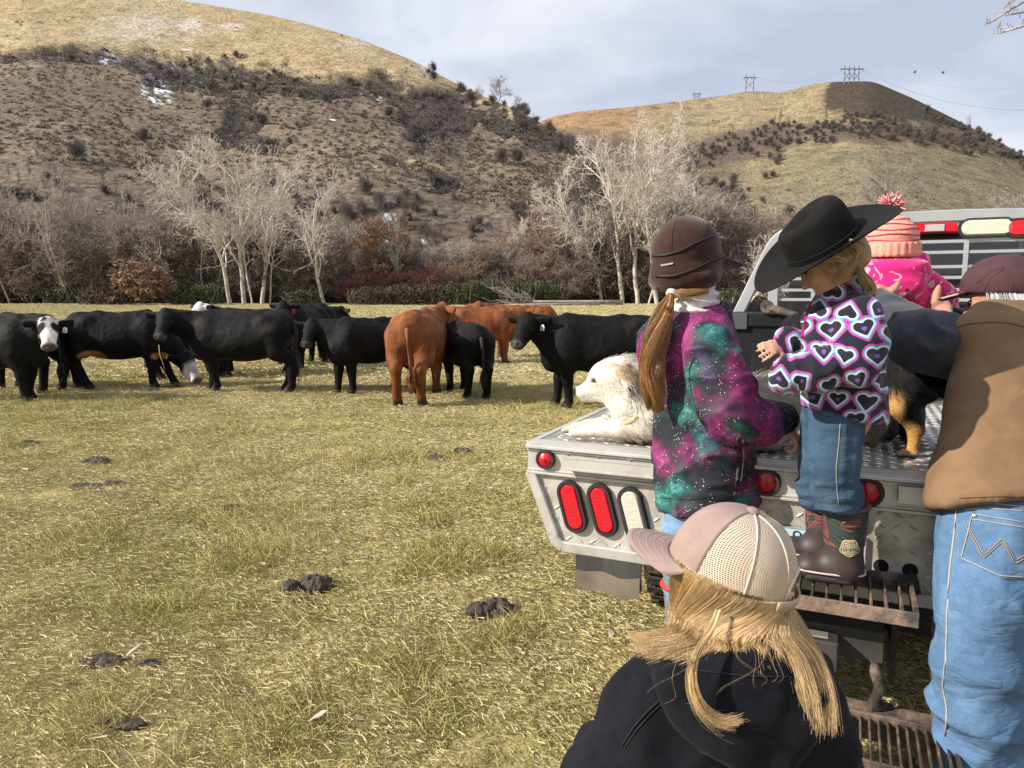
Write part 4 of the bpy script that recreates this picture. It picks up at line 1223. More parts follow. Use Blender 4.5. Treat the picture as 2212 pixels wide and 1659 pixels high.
on_hill(LP_, LPX, LPY, 9000, lambda x, y, p: inview(x) * sst(.12, .4, fbm(p / 14., 3)) * (y > np.interp(x, GUL_X, GUL_Y)) * .13, [0, 1, 7], lambda n: _r.uniform(.35, .95, n))
on_hill(LP_, LPX, LPY, 60000, lambda x, y, p: inview(x) * gully(x, y) * (y < bank_top(x)) * .46, [4, 5, 4, 5, 0], lambda n: _r.uniform(.8, 2.2, n))
on_hill(LP_, LPX, LPY, 16000, lambda x, y, p: inview(x) * gully(x, y) * (y < bank_top(x)) * .12, [6, 7, 8], lambda n: _r.uniform(.25, .6, n))
on_hill(LP_, LPX, LPY, 5000, lambda x, y, p: inview(x) * ((y < np.interp(x, GUL_X, GUL_Y)) * (sst(220, 60, x) * (y > 30) * .7 + sst(1000, 800, x) * 0 + sst(850, 1000, x) * .25 + .03)), [0, 1], lambda n: _r.uniform(.5, 1.3, n))
on_hill(LP_, LPX, LPY, 14000, lambda x, y, p: (x > 850) * (x < 1290) * (y < np.interp(x, HL_SKY[:, 0], HL_SKY[:, 1]) + 26) * np.interp(x, [850, 960, 1040, 1120, 1290], [.05, .15, .5, .8, .8]), [4, 5, 7, 8], lambda n: _r.uniform(.3, .9, n))
on_hill(LP_, LPX, LPY, 5000, lambda x, y, p: inview(x) * (y > bank_top(x) - 4) * .28, [6, 7, 8, 6], lambda n: _r.uniform(.25, .6, n), .0, .13)
rb = lambda x: np.interp(x, [1500, 1590, 1700, 1800, 1900, 2000, 2100, 2212, 2400], [330, 320, 290, 276, 282, 290, 305, 350, 420])
on_hill(HP_, HPX, HPY, 34000, lambda x, y, p: (x > 1480) * (x < 2500) * sst(1.3, .6, np.abs(y - rb(x)) / 26 + .8 * fbm(p / 30., 3)) * .4, [7, 8, 7, 4], lambda n: _r.uniform(.3, .75, n))
on_hill(HP_, HPX, HPY, 9000, lambda x, y, p: (x > 1480) * (x < 2300) * sst(1.5, .5, np.abs(y - rb(x) + 8) / 30) * .16, [6, 6, 7], lambda n: _r.uniform(.4, .9, n))
on_hill(HP_, HPX, HPY, 9000, lambda x, y, p: (x > 1150) * (x < 2500) * sst(.0, .4, fbm(p / 30., 3)) * .30, [0, 1], lambda n: _r.uniform(.5, 1.2, n))
on_hill(HP_, HPX, HPY, 12000, lambda x, y, p: (x > 1480) * (x < 1700) * (y > 330) * sst(-.1, .3, fbm(p / 25., 3)) * .5, [7, 8, 4], lambda n: _r.uniform(.4, 1.0, n))
P = np.concatenate(P); I = np.concatenate(I); S = np.concatenate(S)
_rot = np.zeros((len(P), 3)); _rot[:, 2] = _r.uniform(0, 6.28, len(P))
scatter('hill_brush', P, _rot, np.repeat(S[:, None], 3, 1), I, _cl)

# bare trees standing out on the skyline shoulder
for k, (px, py, top, key, lb) in enumerate([(1075, 232, 172, 'round_a', 'bare tree standing on the left hill skyline, larger of two'), (1045, 222, 186, 'round_b', 'smaller bare tree on the left hill skyline'), (1012, 205, 190, 'slim_b', 'thin dead tree on the brow of the left hill'), (1105, 245, 205, 'round_b', 'lowest bare tree on the left hill skyline')]):
    pt = at(px, py, 318); 
    tree(key, px, py, 318 - k * 4, top, lb, m_twig_g, m_twig_g, k * 1.3, group='bare trees on the hill skyline')

# ------------------------------------------------------------------ fallen tree
m_log = mat('weathered_log', (.30, .255, .21), rough=.9, var=.3, scale=2, bump=.4, bscale=9)
_lc = at(1235, 648, 88); _lc[2] = float(gz(88))
logr = empty('fallen_tree', _lc, 'fallen grey tree trunk lying along the hedge with its bare branches', 'log')
_s = 88 / 1598.
b1 = MB()
b1.tube(np.array([[-95, 0, 8], [-40, 2, 7], [30, 4, 6.5], [110, 2, 6]]) * _s + [0, 0, .05], np.array([.12, .18, .24, .3]), 8)
b1.build('trunk', m_log, logr, smooth=True, local=True)
b2 = MB()
b2.tube(np.array([[-150, -14, 1], [-60, -12, 2], [60, -14, 2.5]]) * _s + [0, 0, .05], np.array([.06, .12, .15]), 6)
rg = np.random.default_rng(5)
for k in range(16):
    st = np.array([rg.uniform(-120, -60), 0, rg.uniform(3, 9)]); d = np.array([rg.uniform(-85, -30), rg.uniform(-14, 14), rg.uniform(-6, 44)])
    mid = st + d * .5 + rg.normal(0, 4, 3)
    b2.tube(np.array([st, mid, st + d]) * _s, np.array([.06, .04, .016]), 4)
    for q in range(4):
        e = mid + d * rg.uniform(-.2, .5); b2.tube(np.array([e, e + rg.normal(0, 9, 3) + d * .15, e + d * .3 + rg.normal(0, 12, 3)]) * _s, np.array([.03, .02, .012]), 3)
b2.build('branches', m_log, logr, smooth=True, local=True, kind='stuff')

# fence posts beyond the truck
m_post = mat('fence_post_wood', (.25, .20, .15), rough=.9, var=.3)
for k, (px, lb) in enumerate([(1582, 'thin fence post left of the truck rack'), (1607, 'pale fence post next to the truck rack leg'), (1560, 'dark fence post beside the brown cap visor')]):
    c = at(px, 652, 70); c[2] = float(gz(70))
    b = MB(); b.tube([c + [0, 0, -.1], c + [0.02, 0, .7], c + [.03, 0, 1.15]], [.055, .05, .045], 8); b.box(c + [.03, 0, 1.17], (.03, .03, .02))
    o = b.build('fence_post', m_post, smooth=False)
    tag(o, lb, 'post', 'fence posts beyond the truck')

# ------------------------------------------------------------------ pylons, line and marker balls on the far hill
m_steel = mat('grey_pole', (.16, .165, .18), rough=.7, var=.2)
def pylon(px, py, Y, top, w, npole, label):
    c = at(px, py, Y); h = (elev(top) - elev(py)) * Y; hw = w / 1598. * Y / 2
    r_ = empty('transmission_tower', c, label, 'pylon', 'power line towers on the hill')
    xs = np.linspace(-hw * .62, hw * .62, npole)
    for x in xs:
        b = MB(); b.tube([[x, 0, -6], [x, 0, h]], [.42, .30], 6); b.build('pole', m_steel, r_, local=True)
    b = MB(); b.bar([-hw, 0, h * .80], [hw, 0, h * .80], .5, .6)
    b.build('crossarm', m_steel, r_, local=True)
    b = MB()
    for i in range(npole - 1):
        b.tube([[xs[i], 0, h * .12], [xs[i + 1], 0, h * .62]], [.2, .2], 4); b.tube([[xs[i + 1], 0, h * .12], [xs[i], 0, h * .62]], [.2, .2], 4)
    b.build('brace', m_steel, r_, local=True)
    for x in (-hw * .95, -hw * .3, hw * .3, hw * .95):
        b = MB(); b.lathe([(.01, h * .80), (.3, h * .78), (.3, h * .68), (.01, h * .66)], 6, (x, 0, 0)); b.build('insulator', m_steel, r_, local=True)
pylon(1619, 197, 590, 160, 26, 2, 'twin pole power tower on the lower knoll of the far hill')
pylon(1839, 177, 515, 142, 48, 4, 'wide braced power tower on the dark hilltop')
pylon(1505, 213, 640, 200, 18, 2, 'faint small power tower at the left of the far ridge')
def wire(a, b, sag, r, label):
    t = np.linspace(0, 1, 14)[:, None]; P_ = a * (1 - t) + b * t; P_[:, 2] -= (4 * sag * t * (1 - t))[:, 0]
    m_ = MB(); m_.tube(P_, r, 4); o = m_.build('power_line', m_steel, smooth=True); tag(o, label, 'wire', 'power lines over the hills')
wire(at(1632, 166, 590), at(1820, 150, 515), 6, .06, 'thin power line between the two towers')
wire(at(1860, 150, 515), at(2330, 232, 420), 10, .08, 'thin power line running right from the hilltop tower')
wire(at(1860, 150, 515), at(2420, 172, 380), 8, .035, 'finest power line carrying the marker balls')
for px, py, lb in ((1976, 155, 'reddish marker ball nearer the hilltop tower'), (2037, 156, 'reddish marker ball farther right in the sky')):
    c = at(px, py, 480)
    b = MB(); b.lathe([(.02, -.9), (.55, -.72), (.9, 0), (.55, .72), (.02, .9)], 12); b.lathe([(.93, -.06), (.93, .06)], 12); o = b.build('marker_ball', mat('marker_red', (.35, .08, .06)), smooth=True); o.location = c
    tag(o, lb, 'marker ball', 'marker balls on the power line')

# near tree whose branch hangs into the upper right of the view
def near_branch():
    rng = np.random.default_rng(77)
    base = at(2900, 640, 7.4); base[2] = 0
    r_ = empty('tree', base, 'near bare tree reaching in from the right with budded twigs', 'tree')
    b = MB(); b.tube([base + [0, 0, -.2], base + [-.1, .1, 2], base + [-.25, .1, 4.4], base + [-.2, .2, 6.4]], [.2, .17, .13, .05], 10)
    b.build('trunk', m_bark_g, r_, smooth=True)
    b = MB()
    hub = at(2520, -160, 7.4)
    b.tube([base + [-.2, .1, 3.6], (base + [-.2, .1, 3.6] + hub) / 2 + [0, 0, .25], hub], [.08, .06, .03], 7)
    for pts in ([(2520, -160), (2330, -90), (2230, -8), (2180, 22), (2140, 48), (2124, 56)], [(2520, -160), (2360, -40), (2250, 38), (2205, 58), (2165, 70), (2140, 74)], [(2330, -90), (2210, -20), (2186, 4), (2168, 18)], [(2360, -40), (2270, 20), (2212, 26), (2170, 34)]):
        Q = np.array([at(x, y, 7.4 + .15 * math.sin(i * 1.7)) for i, (x, y) in enumerate(pts)])
        b.tube(Q, np.linspace(.022, .004, len(Q)) * 1.0, 5)
        for i in range(2, len(Q)):
            for k in range(4):
                f = rng.uniform(0, 1); q = Q[i - 1] * (1 - f) + Q[i] * f
                e = q + np.array([rng.uniform(-.03, .05), rng.uniform(-.04, .04), rng.uniform(.02, .09)]) * 1.1
                b.tube([q, (q + e) / 2 + rng.normal(0, .006, 3), e, e + [rng.uniform(-.02, .02), 0, .02]], [.004, .0035, .003, .004], 4)
    b.build('branch', mat('pale_branch', (.36, .31, .30), rough=.8, var=.3, scale=20), r_, smooth=True)
near_branch()
# =================================================================== CATTLE
m_coat = mat('cow_coat', attr='Col', rough=.66, var=.5, scale=9, bump=.6, bscale=70, bdist=.014, spec=.15, stretch=(1, 1, .45))
m_eye = mat('dark_eye', (.008, .006, .005), rough=.12)
m_tag_w = mat('white_ear_tag', (.72, .71, .64), rough=.5)
m_tag_r = mat('orange_red_ear_tag', (.62, .07, .03), rough=.5)
m_ink = mat('tag_ink', (.02, .02, .02), rough=.6)
BLACK = np.array([.0052, .0049, .0052]); RED = np.array([.200, .066, .023])

def cow(px, py, head, S, label, coat=BLACK, neck=(.98, 0, 1.36), look=(1, 0, -.45), ground=None, white=None, ear_tag=None, phase=(0, 0, 0, 0), belly=None, seed=1, near=True, fat=1.0, group='cattle standing in the pasture', tagside=-1):
    """heading in degrees (0 = to the right, 90 = away). neck: poll of the head in the cow's own frame; look: world direction of the face"""
    rng = np.random.default_rng(seed)
    c = gr(px, py); c[2] = float(gz(c[1]))
    a = math.radians(head); ca, sa = math.cos(a), math.sin(a)
    R = np.array([[ca, -sa, 0], [sa, ca, 0], [0, 0, 1]])
    f = _n(R.T @ _n(look)); H = frame(f, (0, 0, 1))
    poll = np.array(neck, float)
    s = SDF()
    w = fat
    s.ecap((-.50, 0, .92), (.38, 0, .90), (.33 * w, .33), (.29 * w, .36), (0, 1, 0), k=.08)
    s.ell((-.10, 0, .80), (.58, .36 * w, .31), k=.10)
    s.ell((-.64, 0, 1.02), (.27, .25 * w, .27), k=.08)
    s.chain([(-.72, 0, 1.20), (-.35, 0, 1.22), (.05, 0, 1.205), (.42, 0, 1.25)], [.07, .075, .07, .085], k=.10)
    for y in (-1, 1):
        s.ell((-.50, y * .19 * w, 1.14), (.13, .09, .10), k=.09)
        s.cone((-.64, y * .15 * w, .94), (-.68, y * .18 * w, .64), .21, .135, k=.07)
        s.ell((.42, y * .17 * w, .86), (.23, .15, .36), k=.08)
    s.cone((-.72, 0, 1.17), (-.86, 0, 1.10), .08, .055, k=.05)
    s.ell((.60, 0, .74), (.19, .19, .24), k=.10)
    for i, y in enumerate((-1, 1)):
        d = phase[i]                                              # hind legs
        hk = np.array([-.84 + d * .5, y * .16 * w, .52]); ft = np.array([-.78 + d, y * .16 * w, .13]); ho = ft + [.05, 0, -.085]
        s.chain([(-.66 + d * .2, y * .18 * w, .68), hk, ft], [.145, .080, .060], k=.04)
        s.cone(hk, hk + [-.02, 0, .05], .06, .05, k=.03)
        s.cone(ft, ho, .062, .076, k=.02)
        d = phase[2 + i]                                          # front legs
        kn = np.array([.47 + d * .5, y * .155, .42]); ft = np.array([.47 + d, y * .15, .13]); ho = ft + [.035, 0, -.085]
        s.chain([(.46, y * .17, .74), kn, ft], [.14, .080, .056], k=.04)
        s.cone(ft, ho, .058, .074, k=.02)
    s.plane((0, 0, .012), (0, 0, -1))
    # neck, head
    hb = poll - H[2] * .06 - H[0] * .02
    s.ecap((.46, 0, .99), hb * .95 + np.array([.46, 0, .99]) * .05, (.20, .30), (.115, .155), np.cross(hb - [.46, 0, .99], (0, 0, 1)) + [0, 1e-3, 0], k=.09)
    s.cone((.62, 0, .80), hb - H[2] * .10 + H[0] * .06, .12, .055, k=.10)
    hs = 1.14
    hp = lambda x, y, z: poll + hs * (H[0] * x + H[1] * y + H[2] * z)
    hr = lambda *r: tuple(hs * q for q in r)
    s.ell(hp(.05, 0, -.02), hr(.125, .122, .105), H, k=.03)
    s.ecap(hp(.04, 0, -.04), hp(.32, 0, -.085), hr(.112, .115), hr(.082, .078), H[1], k=.03)
    s.ell(hp(.375, 0, -.105), hr(.064, .094, .070), H, k=.025)
    s.cone(hp(.10, 0, -.15), hp(.34, 0, -.145), .085, .060, k=.03)
    s.ell(hp(-.005, 0, .055), hr(.06, .07, .055), H, k=.04)
    for y in (-1, 1):
        s.ecap(hp(0, y * .09, .0), hp(-.04, y * .27, -.02), hr(.048, .032), hr(.058, .028), H[2], k=.018)
        s.ell(hp(.13, y * .092, -.035), hr(.05, .028, .03), H, k=.02)
        s.ell(hp(.425, y * .042, -.085), hr(.020, .022, .020), H, k=.012, op='s')
    V, Q = s.mesh(.018 if near else .030, 1)
    N_ = normals(V, Q)
    leg = V[:, 2] < .55
    V = V + N_ * (np.where(leg, .3, 1.0) * (.012 * fbm(V * 5 + seed, 2) + .006 * fbm(V * 20, 2)))[:, None]
    # coat colours
    C = np.ones((len(V), 3)) * coat
    if coat is BLACK:
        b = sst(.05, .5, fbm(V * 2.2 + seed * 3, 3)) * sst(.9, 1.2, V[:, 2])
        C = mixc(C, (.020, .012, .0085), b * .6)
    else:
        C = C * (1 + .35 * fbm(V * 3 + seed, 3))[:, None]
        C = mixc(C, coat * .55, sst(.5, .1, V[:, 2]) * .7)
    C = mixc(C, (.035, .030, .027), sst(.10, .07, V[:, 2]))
    q = (V - poll) @ H.T / 1.14
    hd = (q[:, 0] > -.13) & (q[:, 0] < .5) & (np.abs(q[:, 1]) < .16) & (np.abs(q[:, 2]) < .26)
    if white == 'face':
        wm = hd * sst(.125, .095, np.abs(q[:, 1]) + .02 * fbm(q * 25, 2)) * sst(-.16, -.05, q[:, 0])
        for ey in (-1, 1):
            wm = wm * (1 - sst(.075, .045, np.sqrt((q[:, 0] - .13) ** 2 + (q[:, 1] - ey * .085) ** 2)))
        wm = wm * (1 - sst(.06, .03, np.sqrt((q[:, 0] - .02) ** 2 + (q[:, 1] + .05) ** 2)))
        C = mixc(C, (.66, .60, .56), wm)
    if white == 'muzzle':
        C = mixc(C, (.62, .56, .54), hd * sst(.10, .2, q[:, 0]))
    if white == 'poll':
        C = mixc(C, (.62, .58, .53), hd * sst(.25, .1, q[:, 0]))
    C = mixc(C, (.060, .055, .055) if white is None or white == 'poll' else (.12, .09, .085), hd * sst(.37, .41, q[:, 0]))
    if belly is not None:
        for bx, by, bz, br in belly:
            C = mixc(C, (.36, .20, .09), sst(1.1, .8, np.sqrt(((V[:, 0] - bx) / br) ** 2 + ((V[:, 2] - bz) / (br * .5)) ** 2)))
    root = empty('cow', c, label, 'cow', group, a)
    root.scale = (S, S, S)
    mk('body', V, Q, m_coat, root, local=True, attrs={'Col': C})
    # tail
    b = MB(); sw = rng.uniform(-.05, .05)
    tp = np.array([(-.83, 0, 1.13), (-.92, sw * .3, 1.04), (-.945, sw, .85), (-.93, sw * 1.4, .62), (-.93, sw * 1.6, .5)])
    b.tube(tp, [.045, .036, .026, .022, .02], 8)
    v_, f_ = [], []
    n = 40; st = np.repeat(tp[-1][None], n, 0) + rng.normal(0, .012, (n, 3))
    t = np.linspace(0, 1, 6)[None, :, None]
    P = st[:, None] + t * (np.stack([rng.normal(0, .03, n), rng.normal(0, .03, n), -rng.uniform(.16, .34, n)], 1))[:, None] + np.sin(t * 3.1) * rng.normal(0, .025, (n, 1, 3))
    v_, f_ = strands(P, .011, .004)
    b.add(v_, f_)
    tc_ = coat if coat is not BLACK else np.array([.012, .010, .010])
    b.build('tail', mat('cow_tail_hair', tuple(tc_ * .8), rough=.7, var=.3, scale=10), root, smooth=True, local=True)
    for y in (-1, 1):
        b = MB(); p = hp(.145, y * .112, -.04)
        b.lathe([(.004, -.012), (.014, -.006), (.017, .003), (.010, .011), (.003, .014)], 10, p, np.stack([H[0], H[2], H[1] * y], 1)); b.build('eye', m_eye, root, smooth=True, local=True)
    if ear_tag:
        y = tagside; e = hp(.0, y * .19, -.055)
        X_ = _n(H[1] * y + H[0] * .15); Z_ = np.array([0, 0, 1.0]); Z_ = _n(Z_ - X_ * (X_ @ Z_)); Y_ = np.cross(X_, Z_)
        if np.dot(R @ Y_, [0, -1, 0]) < 0: Y_ = -Y_; X_ = -X_
        b = MB(); b.prism([(-.030, -.085), (.030, -.085), (.030, -.02), (.014, .0), (-.014, 0), (-.030, -.02)], .022, .027, np.stack([X_, Z_, Y_], 1), e)
        tg = b.build('ear_tag', m_tag_w if ear_tag == 'w' else m_tag_r, root, local=True)
        if near:
            b = MB()
            for q_ in (-.012, .006): b.box(e + X_ * q_ - Z_ * .055 + Y_ * .0285, (.004, .016, .0008), np.stack([X_, Z_, Y_], 1))
            b.build('tag_number', m_ink, tg, local=True)
    return root

cow(0, 866, -4, .99, 'black cow with a white face and dark eye patches, staring at the camera', neck=(.98, -.14, 1.20), look=(.50, -.87, -.58), white='face', ear_tag='w', seed=2, tagside=1, phase=(.1, -.1, .06, -.1))
cow(58, 842, 152, 1.0, 'black cow seen behind the white faced one, rump and tail to the right', neck=(1.0, .1, 1.2), look=(-.9, .3, -.5), seed=3)
cow(272, 838, 12, 1.02, 'black cow grazing with its tail to the left and tan patches under the belly', neck=(1.00, -.1, .52), look=(.75, -.35, -.75), white='muzzle', seed=4, phase=(.22, -.03, .0, .25), belly=[(-.42, 0, .56, .22), (.62, 0, .55, .14)])
cow(520, 846, 178, 1.04, 'large black cow standing broadside with a white ear tag, face to the camera', neck=(1.02, .26, 1.24), look=(.12, -1, -.60), ear_tag='w', seed=5, tagside=1, phase=(.05, -.12, .05, -.16), fat=1.06)
cow(430, 818, 8, 1.0, 'black cow hidden behind the tailed cow and the large black one', neck=(1.0, .1, 1.15), look=(.8, .5, -.4), seed=6, phase=(.1, -.1, .1, -.1))
cow(545, 808, 176, 1.02, 'black cow with a white topped head behind the large black cow', neck=(1.0, .0, 1.33), look=(-.5, -.9, -.6), white='poll', seed=7, phase=(.1, -.1, .1, -.1))
cow(657, 792, 262, 1.07, 'black cow with an orange tag facing the camera just behind the large cow', neck=(.92, .02, 1.28), look=(-.25, -1, -.55), ear_tag='r', seed=8, tagside=1)
cow(672, 783, 60, 1.06, 'black cow facing away, only its high rump showing beside the orange tagged one', neck=(1.0, 0, 1.15), look=(.5, .9, -.5), seed=9)
cow(796, 846, 226, .95, 'black heifer with an orange ear tag facing the camera at an angle', neck=(.86, -.36, 1.20), look=(-.08, -1, -.58), ear_tag='r', seed=10, tagside=1, phase=(.05, -.08, .05, -.05), fat=.95)
cow(908, 862, 86, 1.06, 'reddish brown cow seen from behind with its tail hanging straight down', coat=RED, neck=(1.02, -.16, 1.30), look=(.55, .75, -.25), seed=11, phase=(.0, .0, .04, -.1), fat=1.05)
cow(1003, 851, 112, .90, 'black calf seen from behind nursing under the reddish brown cow', neck=(.86, .42, .66), look=(-.95, -.05, -.15), ear_tag='w', seed=12, tagside=1, group='cattle standing in the pasture', phase=(.0, .1, 0, -.1))
cow(1045, 786, 8, 1.03, 'reddish brown cow standing broadside behind the nursing calf', coat=RED, neck=(.95, .0, 1.22), look=(.7, .7, -.45), seed=13, near=False, fat=1.12)
cow(1122, 774, 176, 1.03, 'reddish brown cow farthest back, head up with a white tag', coat=RED * .92, neck=(1.0, .04, 1.30), look=(-.3, -1, -.4), ear_tag='w', seed=14, near=False, tagside=1)
cow(1287, 880, 186, 1.02, 'black cow with a white ear tag standing behind the white dog', neck=(.98, .10, 1.24), look=(-.48, -.9, -.55), ear_tag='w', seed=15, tagside=1, phase=(.05, -.1, .06, -.06))
cow(1590, 756, 186, 1.05, 'black cow far off between the rack leg and the toolbox', neck=(.98, .1, 1.22), look=(-.6, -.9, -.5), seed=16, near=False)
cow(1672, 745, 20, 1.05, 'black cow far off behind the vertical rack post', neck=(.98, .1, 1.25), look=(.6, -.9, -.5), seed=17, near=False)
# dry straw hanging from the mouth of the broadside cow
b = MB(); q = at(343, 745, 11.4)
b.tube([q, at(345, 765, 11.4), at(352, 785, 11.4), at(356, 800, 11.45)], [.006, .005, .004, .003], 4)
tag(b.build('straw', m_longst, smooth=True), 'long straw hanging from the mouth of the large black cow', 'straw')

# =================================================================== TRUCK (built in its own frame: u across the tail, v forward, z up)
ZD = .91
_a, _b2 = at_z(1143, 958, ZD), at_z(2001, 1034.6, ZD)
TU = _n((_b2 - _a) * [1, 1, 0]); TV = np.array([-TU[1], TU[0], 0])
TO_ = np.array([_a[0], _a[1], 0])
TROT = math.atan2(TU[1], TU[0])
def ray(px, py):
    return _n(at(px, py, 1.0) - [0, 0, EYE])
def on_v(px, py, v):
    """(u, z) on the upright plane at distance v along the truck"""
    d = ray(px, py); o = np.array([0, 0, EYE]) - TO_
    t = (v - o @ TV) / (d @ TV); p = o + d * t
    return np.array([p @ TU, p[2]])
def on_deck(px, py, z=ZD):
    p = at_z(px, py, z) - TO_
    return np.array([p @ TU, p @ TV])
def tw(u, v, z):
    return TO_ + TU * u + TV * v + np.array([0, 0, z])
TW = 2.30; TL = 2.1

m_alu = mat('worn_aluminium', (.60, .585, .55), rough=.45, metal=.35, var=.14, scale=5, dirt=(.17, .15, .12), dirt_scale=5, dirt_amt=.5, bump=.10, bscale=30, rvar=.14)
m_plate = mat('tread_plate_aluminium', (.56, .54, .50), rough=.48, metal=.3, var=.15, scale=4, dirt=(.24, .195, .135), dirt_scale=5, dirt_amt=.8, rvar=.14)
m_deckm = mat('dirty_deck_aluminium', (.42, .405, .375), rough=.45, metal=.5, var=.2, scale=3, dirt=(.06, .05, .04), dirt_scale=4.5, dirt_amt=.8, rvar=.15)
m_bright = mat('polished_tread', (.66, .64, .60), rough=.32, metal=.6, var=.12, scale=6)
m_rubber = mat('black_rubber', (.022, .022, .023), rough=.65, var=.25, scale=10)
m_lens_r = mat('red_lens', (.55, .012, .022), rough=.22, var=.15, scale=20, bump=.5, bscale=12, bdist=.004, stretch=(3, 3, 22))
m_lens_d = mat('deep_red_lens', (.38, .008, .012), rough=.18, bump=.25, bscale=120, bdist=.003)
m_lens_w = mat('clear_lens', (.58, .57, .47), rough=.25, var=.1, scale=30, bump=.6, bscale=12, bdist=.004, stretch=(3, 3, 22))
m_black = mat('black_paint', (.016, .017, .018), rough=.35, var=.25, scale=6, dirt=(.06, .055, .045), dirt_scale=3, dirt_amt=.35)
m_plastic = mat('black_poly_box', (.0075, .009, .010), rough=.6, spec=.2, var=.25, scale=5, bump=.2, bscale=120, dirt=(.035, .035, .032), dirt_scale=4, dirt_amt=.3)
m_glass = mat('dark_window', (.012, .014, .016), rough=.06, spec=.6)
m_rust = mat('rusty_black_steel', (.055, .045, .038), rough=.75, metal=.2, var=.4, scale=12, dirt=(.27, .175, .125), dirt_scale=14, dirt_amt=.9, bump=.4, bscale=60)
m_rustp = mat('flaking_steel', (.24, .165, .12), rough=.8, var=.35, scale=10, dirt=(.045, .042, .042), dirt_scale=16, dirt_amt=.95, bump=.5, bscale=50)
m_under = mat('greasy_chassis', (.030, .027, .024), rough=.7, var=.4, scale=8, dirt=(.10, .08, .06), dirt_scale=6, dirt_amt=.5)
m_mudr = mat('muddy_tyre', (.028, .024, .020), rough=.85, var=.4, scale=10, dirt=(.13, .09, .045), dirt_scale=9, dirt_amt=.9, bump=.8, bscale=40, bdist=.02)
m_flap = mat('mud_flap_rubber', (.075, .077, .076), rough=.7, var=.35, scale=6, dirt=(.02, .02, .02), dirt_scale=9, dirt_amt=.7, stretch=(1, 1, .15))
m_flapw = mat('flap_weight', (.30, .26, .20), rough=.55, metal=.4, var=.25, scale=9, dirt=(.16, .12, .08), dirt_amt=.6)

truck = empty('flatbed_truck', (TO_[0], TO_[1], 0), 'flatbed pickup truck with an aluminium tread plate bed and black cab', 'truck', None, TROT)
T = truck
def lozenges(rows, n_):
    """rows: (centre, axis, across, normal, L, w, h)"""
    b = MB()
    for c, ax, ac, no, L, w, h in rows:
        P = [c - ax * L, c - ac * w, c + ax * L, c + ac * w, c - ax * L * .45 + no * h, c + ax * L * .45 + no * h]
        b.add(P, F3=[[0, 1, 4], [0, 4, 3], [2, 5, 1], [2, 3, 5]], F4=[[1, 5, 4, 4], ][:0])
        b.add(P, F3=[[1, 5, 4], [3, 4, 5]])
    return b
UX, VX, ZX = np.array([1., 0, 0]), np.array([0, 1., 0]), np.array([0, 0, 1.])
# deck
b = MB(); b.box((TW / 2, TL / 2, ZD - .012), (TW / 2, TL / 2, .008)); deck = b.build('deck', m_deckm, T, local=True)
rows = []
sp = .040
for i in range(int((TW - .08) / sp)):
    for j in range(int(1.7 / sp)):
        c = np.array([.05 + i * sp + RNG.normal(0, .0005), .10 + j * sp, ZD - .004])
        d = _n(UX + VX * (.55 if (i + j) % 2 else -.55)) if True else UX
        rows.append((c, d, np.cross(ZX, d), ZX, .0165, .0046, .0032))
lozenges(rows, 0).build('tread', m_bright, deck, local=True, kind='stuff')
b = MB(); b.box((TW / 2, .045, ZD - .003), (TW / 2, .045, .0045)); b.build('edge_strip', m_alu, T, local=True)
# rear rail
b = MB()
b.box((TW / 2, -.004, ZD - .055), (TW / 2, .006, .044))
b.box((TW / 2, -.012, ZD - .006), (TW / 2 + .004, .016, .007), bevel=.003)
b.box((TW / 2, -.010, ZD - .018), (TW / 2 + .002, .008, .0025))
b.box((TW / 2, -.010, ZD - .102), (TW / 2 + .002, .012, .005), bevel=.002)
b.box((TW / 2, -.008, ZD - .092), (TW / 2 + .001, .007, .002))
b.build('rear_rail', m_alu, T, local=True)
b = MB(); b.box((-.006, TL / 2, ZD - .05), (.007, TL / 2 - .02, .046)); b.box((-.014, TL / 2, ZD - .008), (.012, TL / 2 - .03, .007)); b.build('side_rail', m_alu, T, local=True)
# skirt plate
zs0, zs1 = .806, .535
out = [(.012, zs0)]
for t in np.linspace(0, 1, 6): out.append((.012 + .090 * t, zs0 - (zs0 - .585) * t))
for t in np.linspace(0, math.pi / 2 * .8, 6)[1:]: out.append((.155 - .053 * math.cos(t), .588 - .050 * math.sin(t)))
out.append((TW - .15, zs1)); out.append((TW - .02, zs0))
out = np.array(out)
Rv = np.stack([UX, ZX, -VX], 1)                # local x -> u, y -> z, z -> -v (towards the viewer)
b = MB(); b.prism(out[::-1] if False else out, -.006, .0, Rv); skirt = b.build('skirt_plate', m_plate, T, local=True)
# rim of the skirt
rim = np.array([p for p in out[:-1]])
b = MB()
P3 = np.array([[p[0], -.009, p[1]] for p in rim])
for i in range(len(P3) - 1):
    d = P3[i + 1] - P3[i]
    if np.linalg.norm(d) < 1e-6: continue
    b.bar(P3[i] - _n(d) * .004, P3[i + 1] + _n(d) * .004, .022, .040 if i > 0 else .04, up=np.cross(d, VX), bevel=.004)
b.build('skirt_rim', m_alu, T, local=True)
rows = []
sp = .046
for i in range(int(TW / sp)):
    for j in range(7):
        u = .02 + i * sp; z = .793 - j * .037
        if u < .045 + .090 * (zs0 - z) / .22 or z < .563: continue
        s_ = 1 if (i + j) % 2 else -1
        d = _n(UX * .80 + ZX * .62 * s_)
        rows.append((np.array([u, -.0002, z]), d, np.cross(-VX, d), -VX, .0185, .0052, .0042))
plate_c = on_v(1780, 1197, -.01); hole_1, hole_2 = on_v(1903, 1223, 0), on_v(1966, 1232, 0)
ov = [on_v(1238, 1093, 0), on_v(1303, 1100, 0), on_v(1370, 1109, 0)]
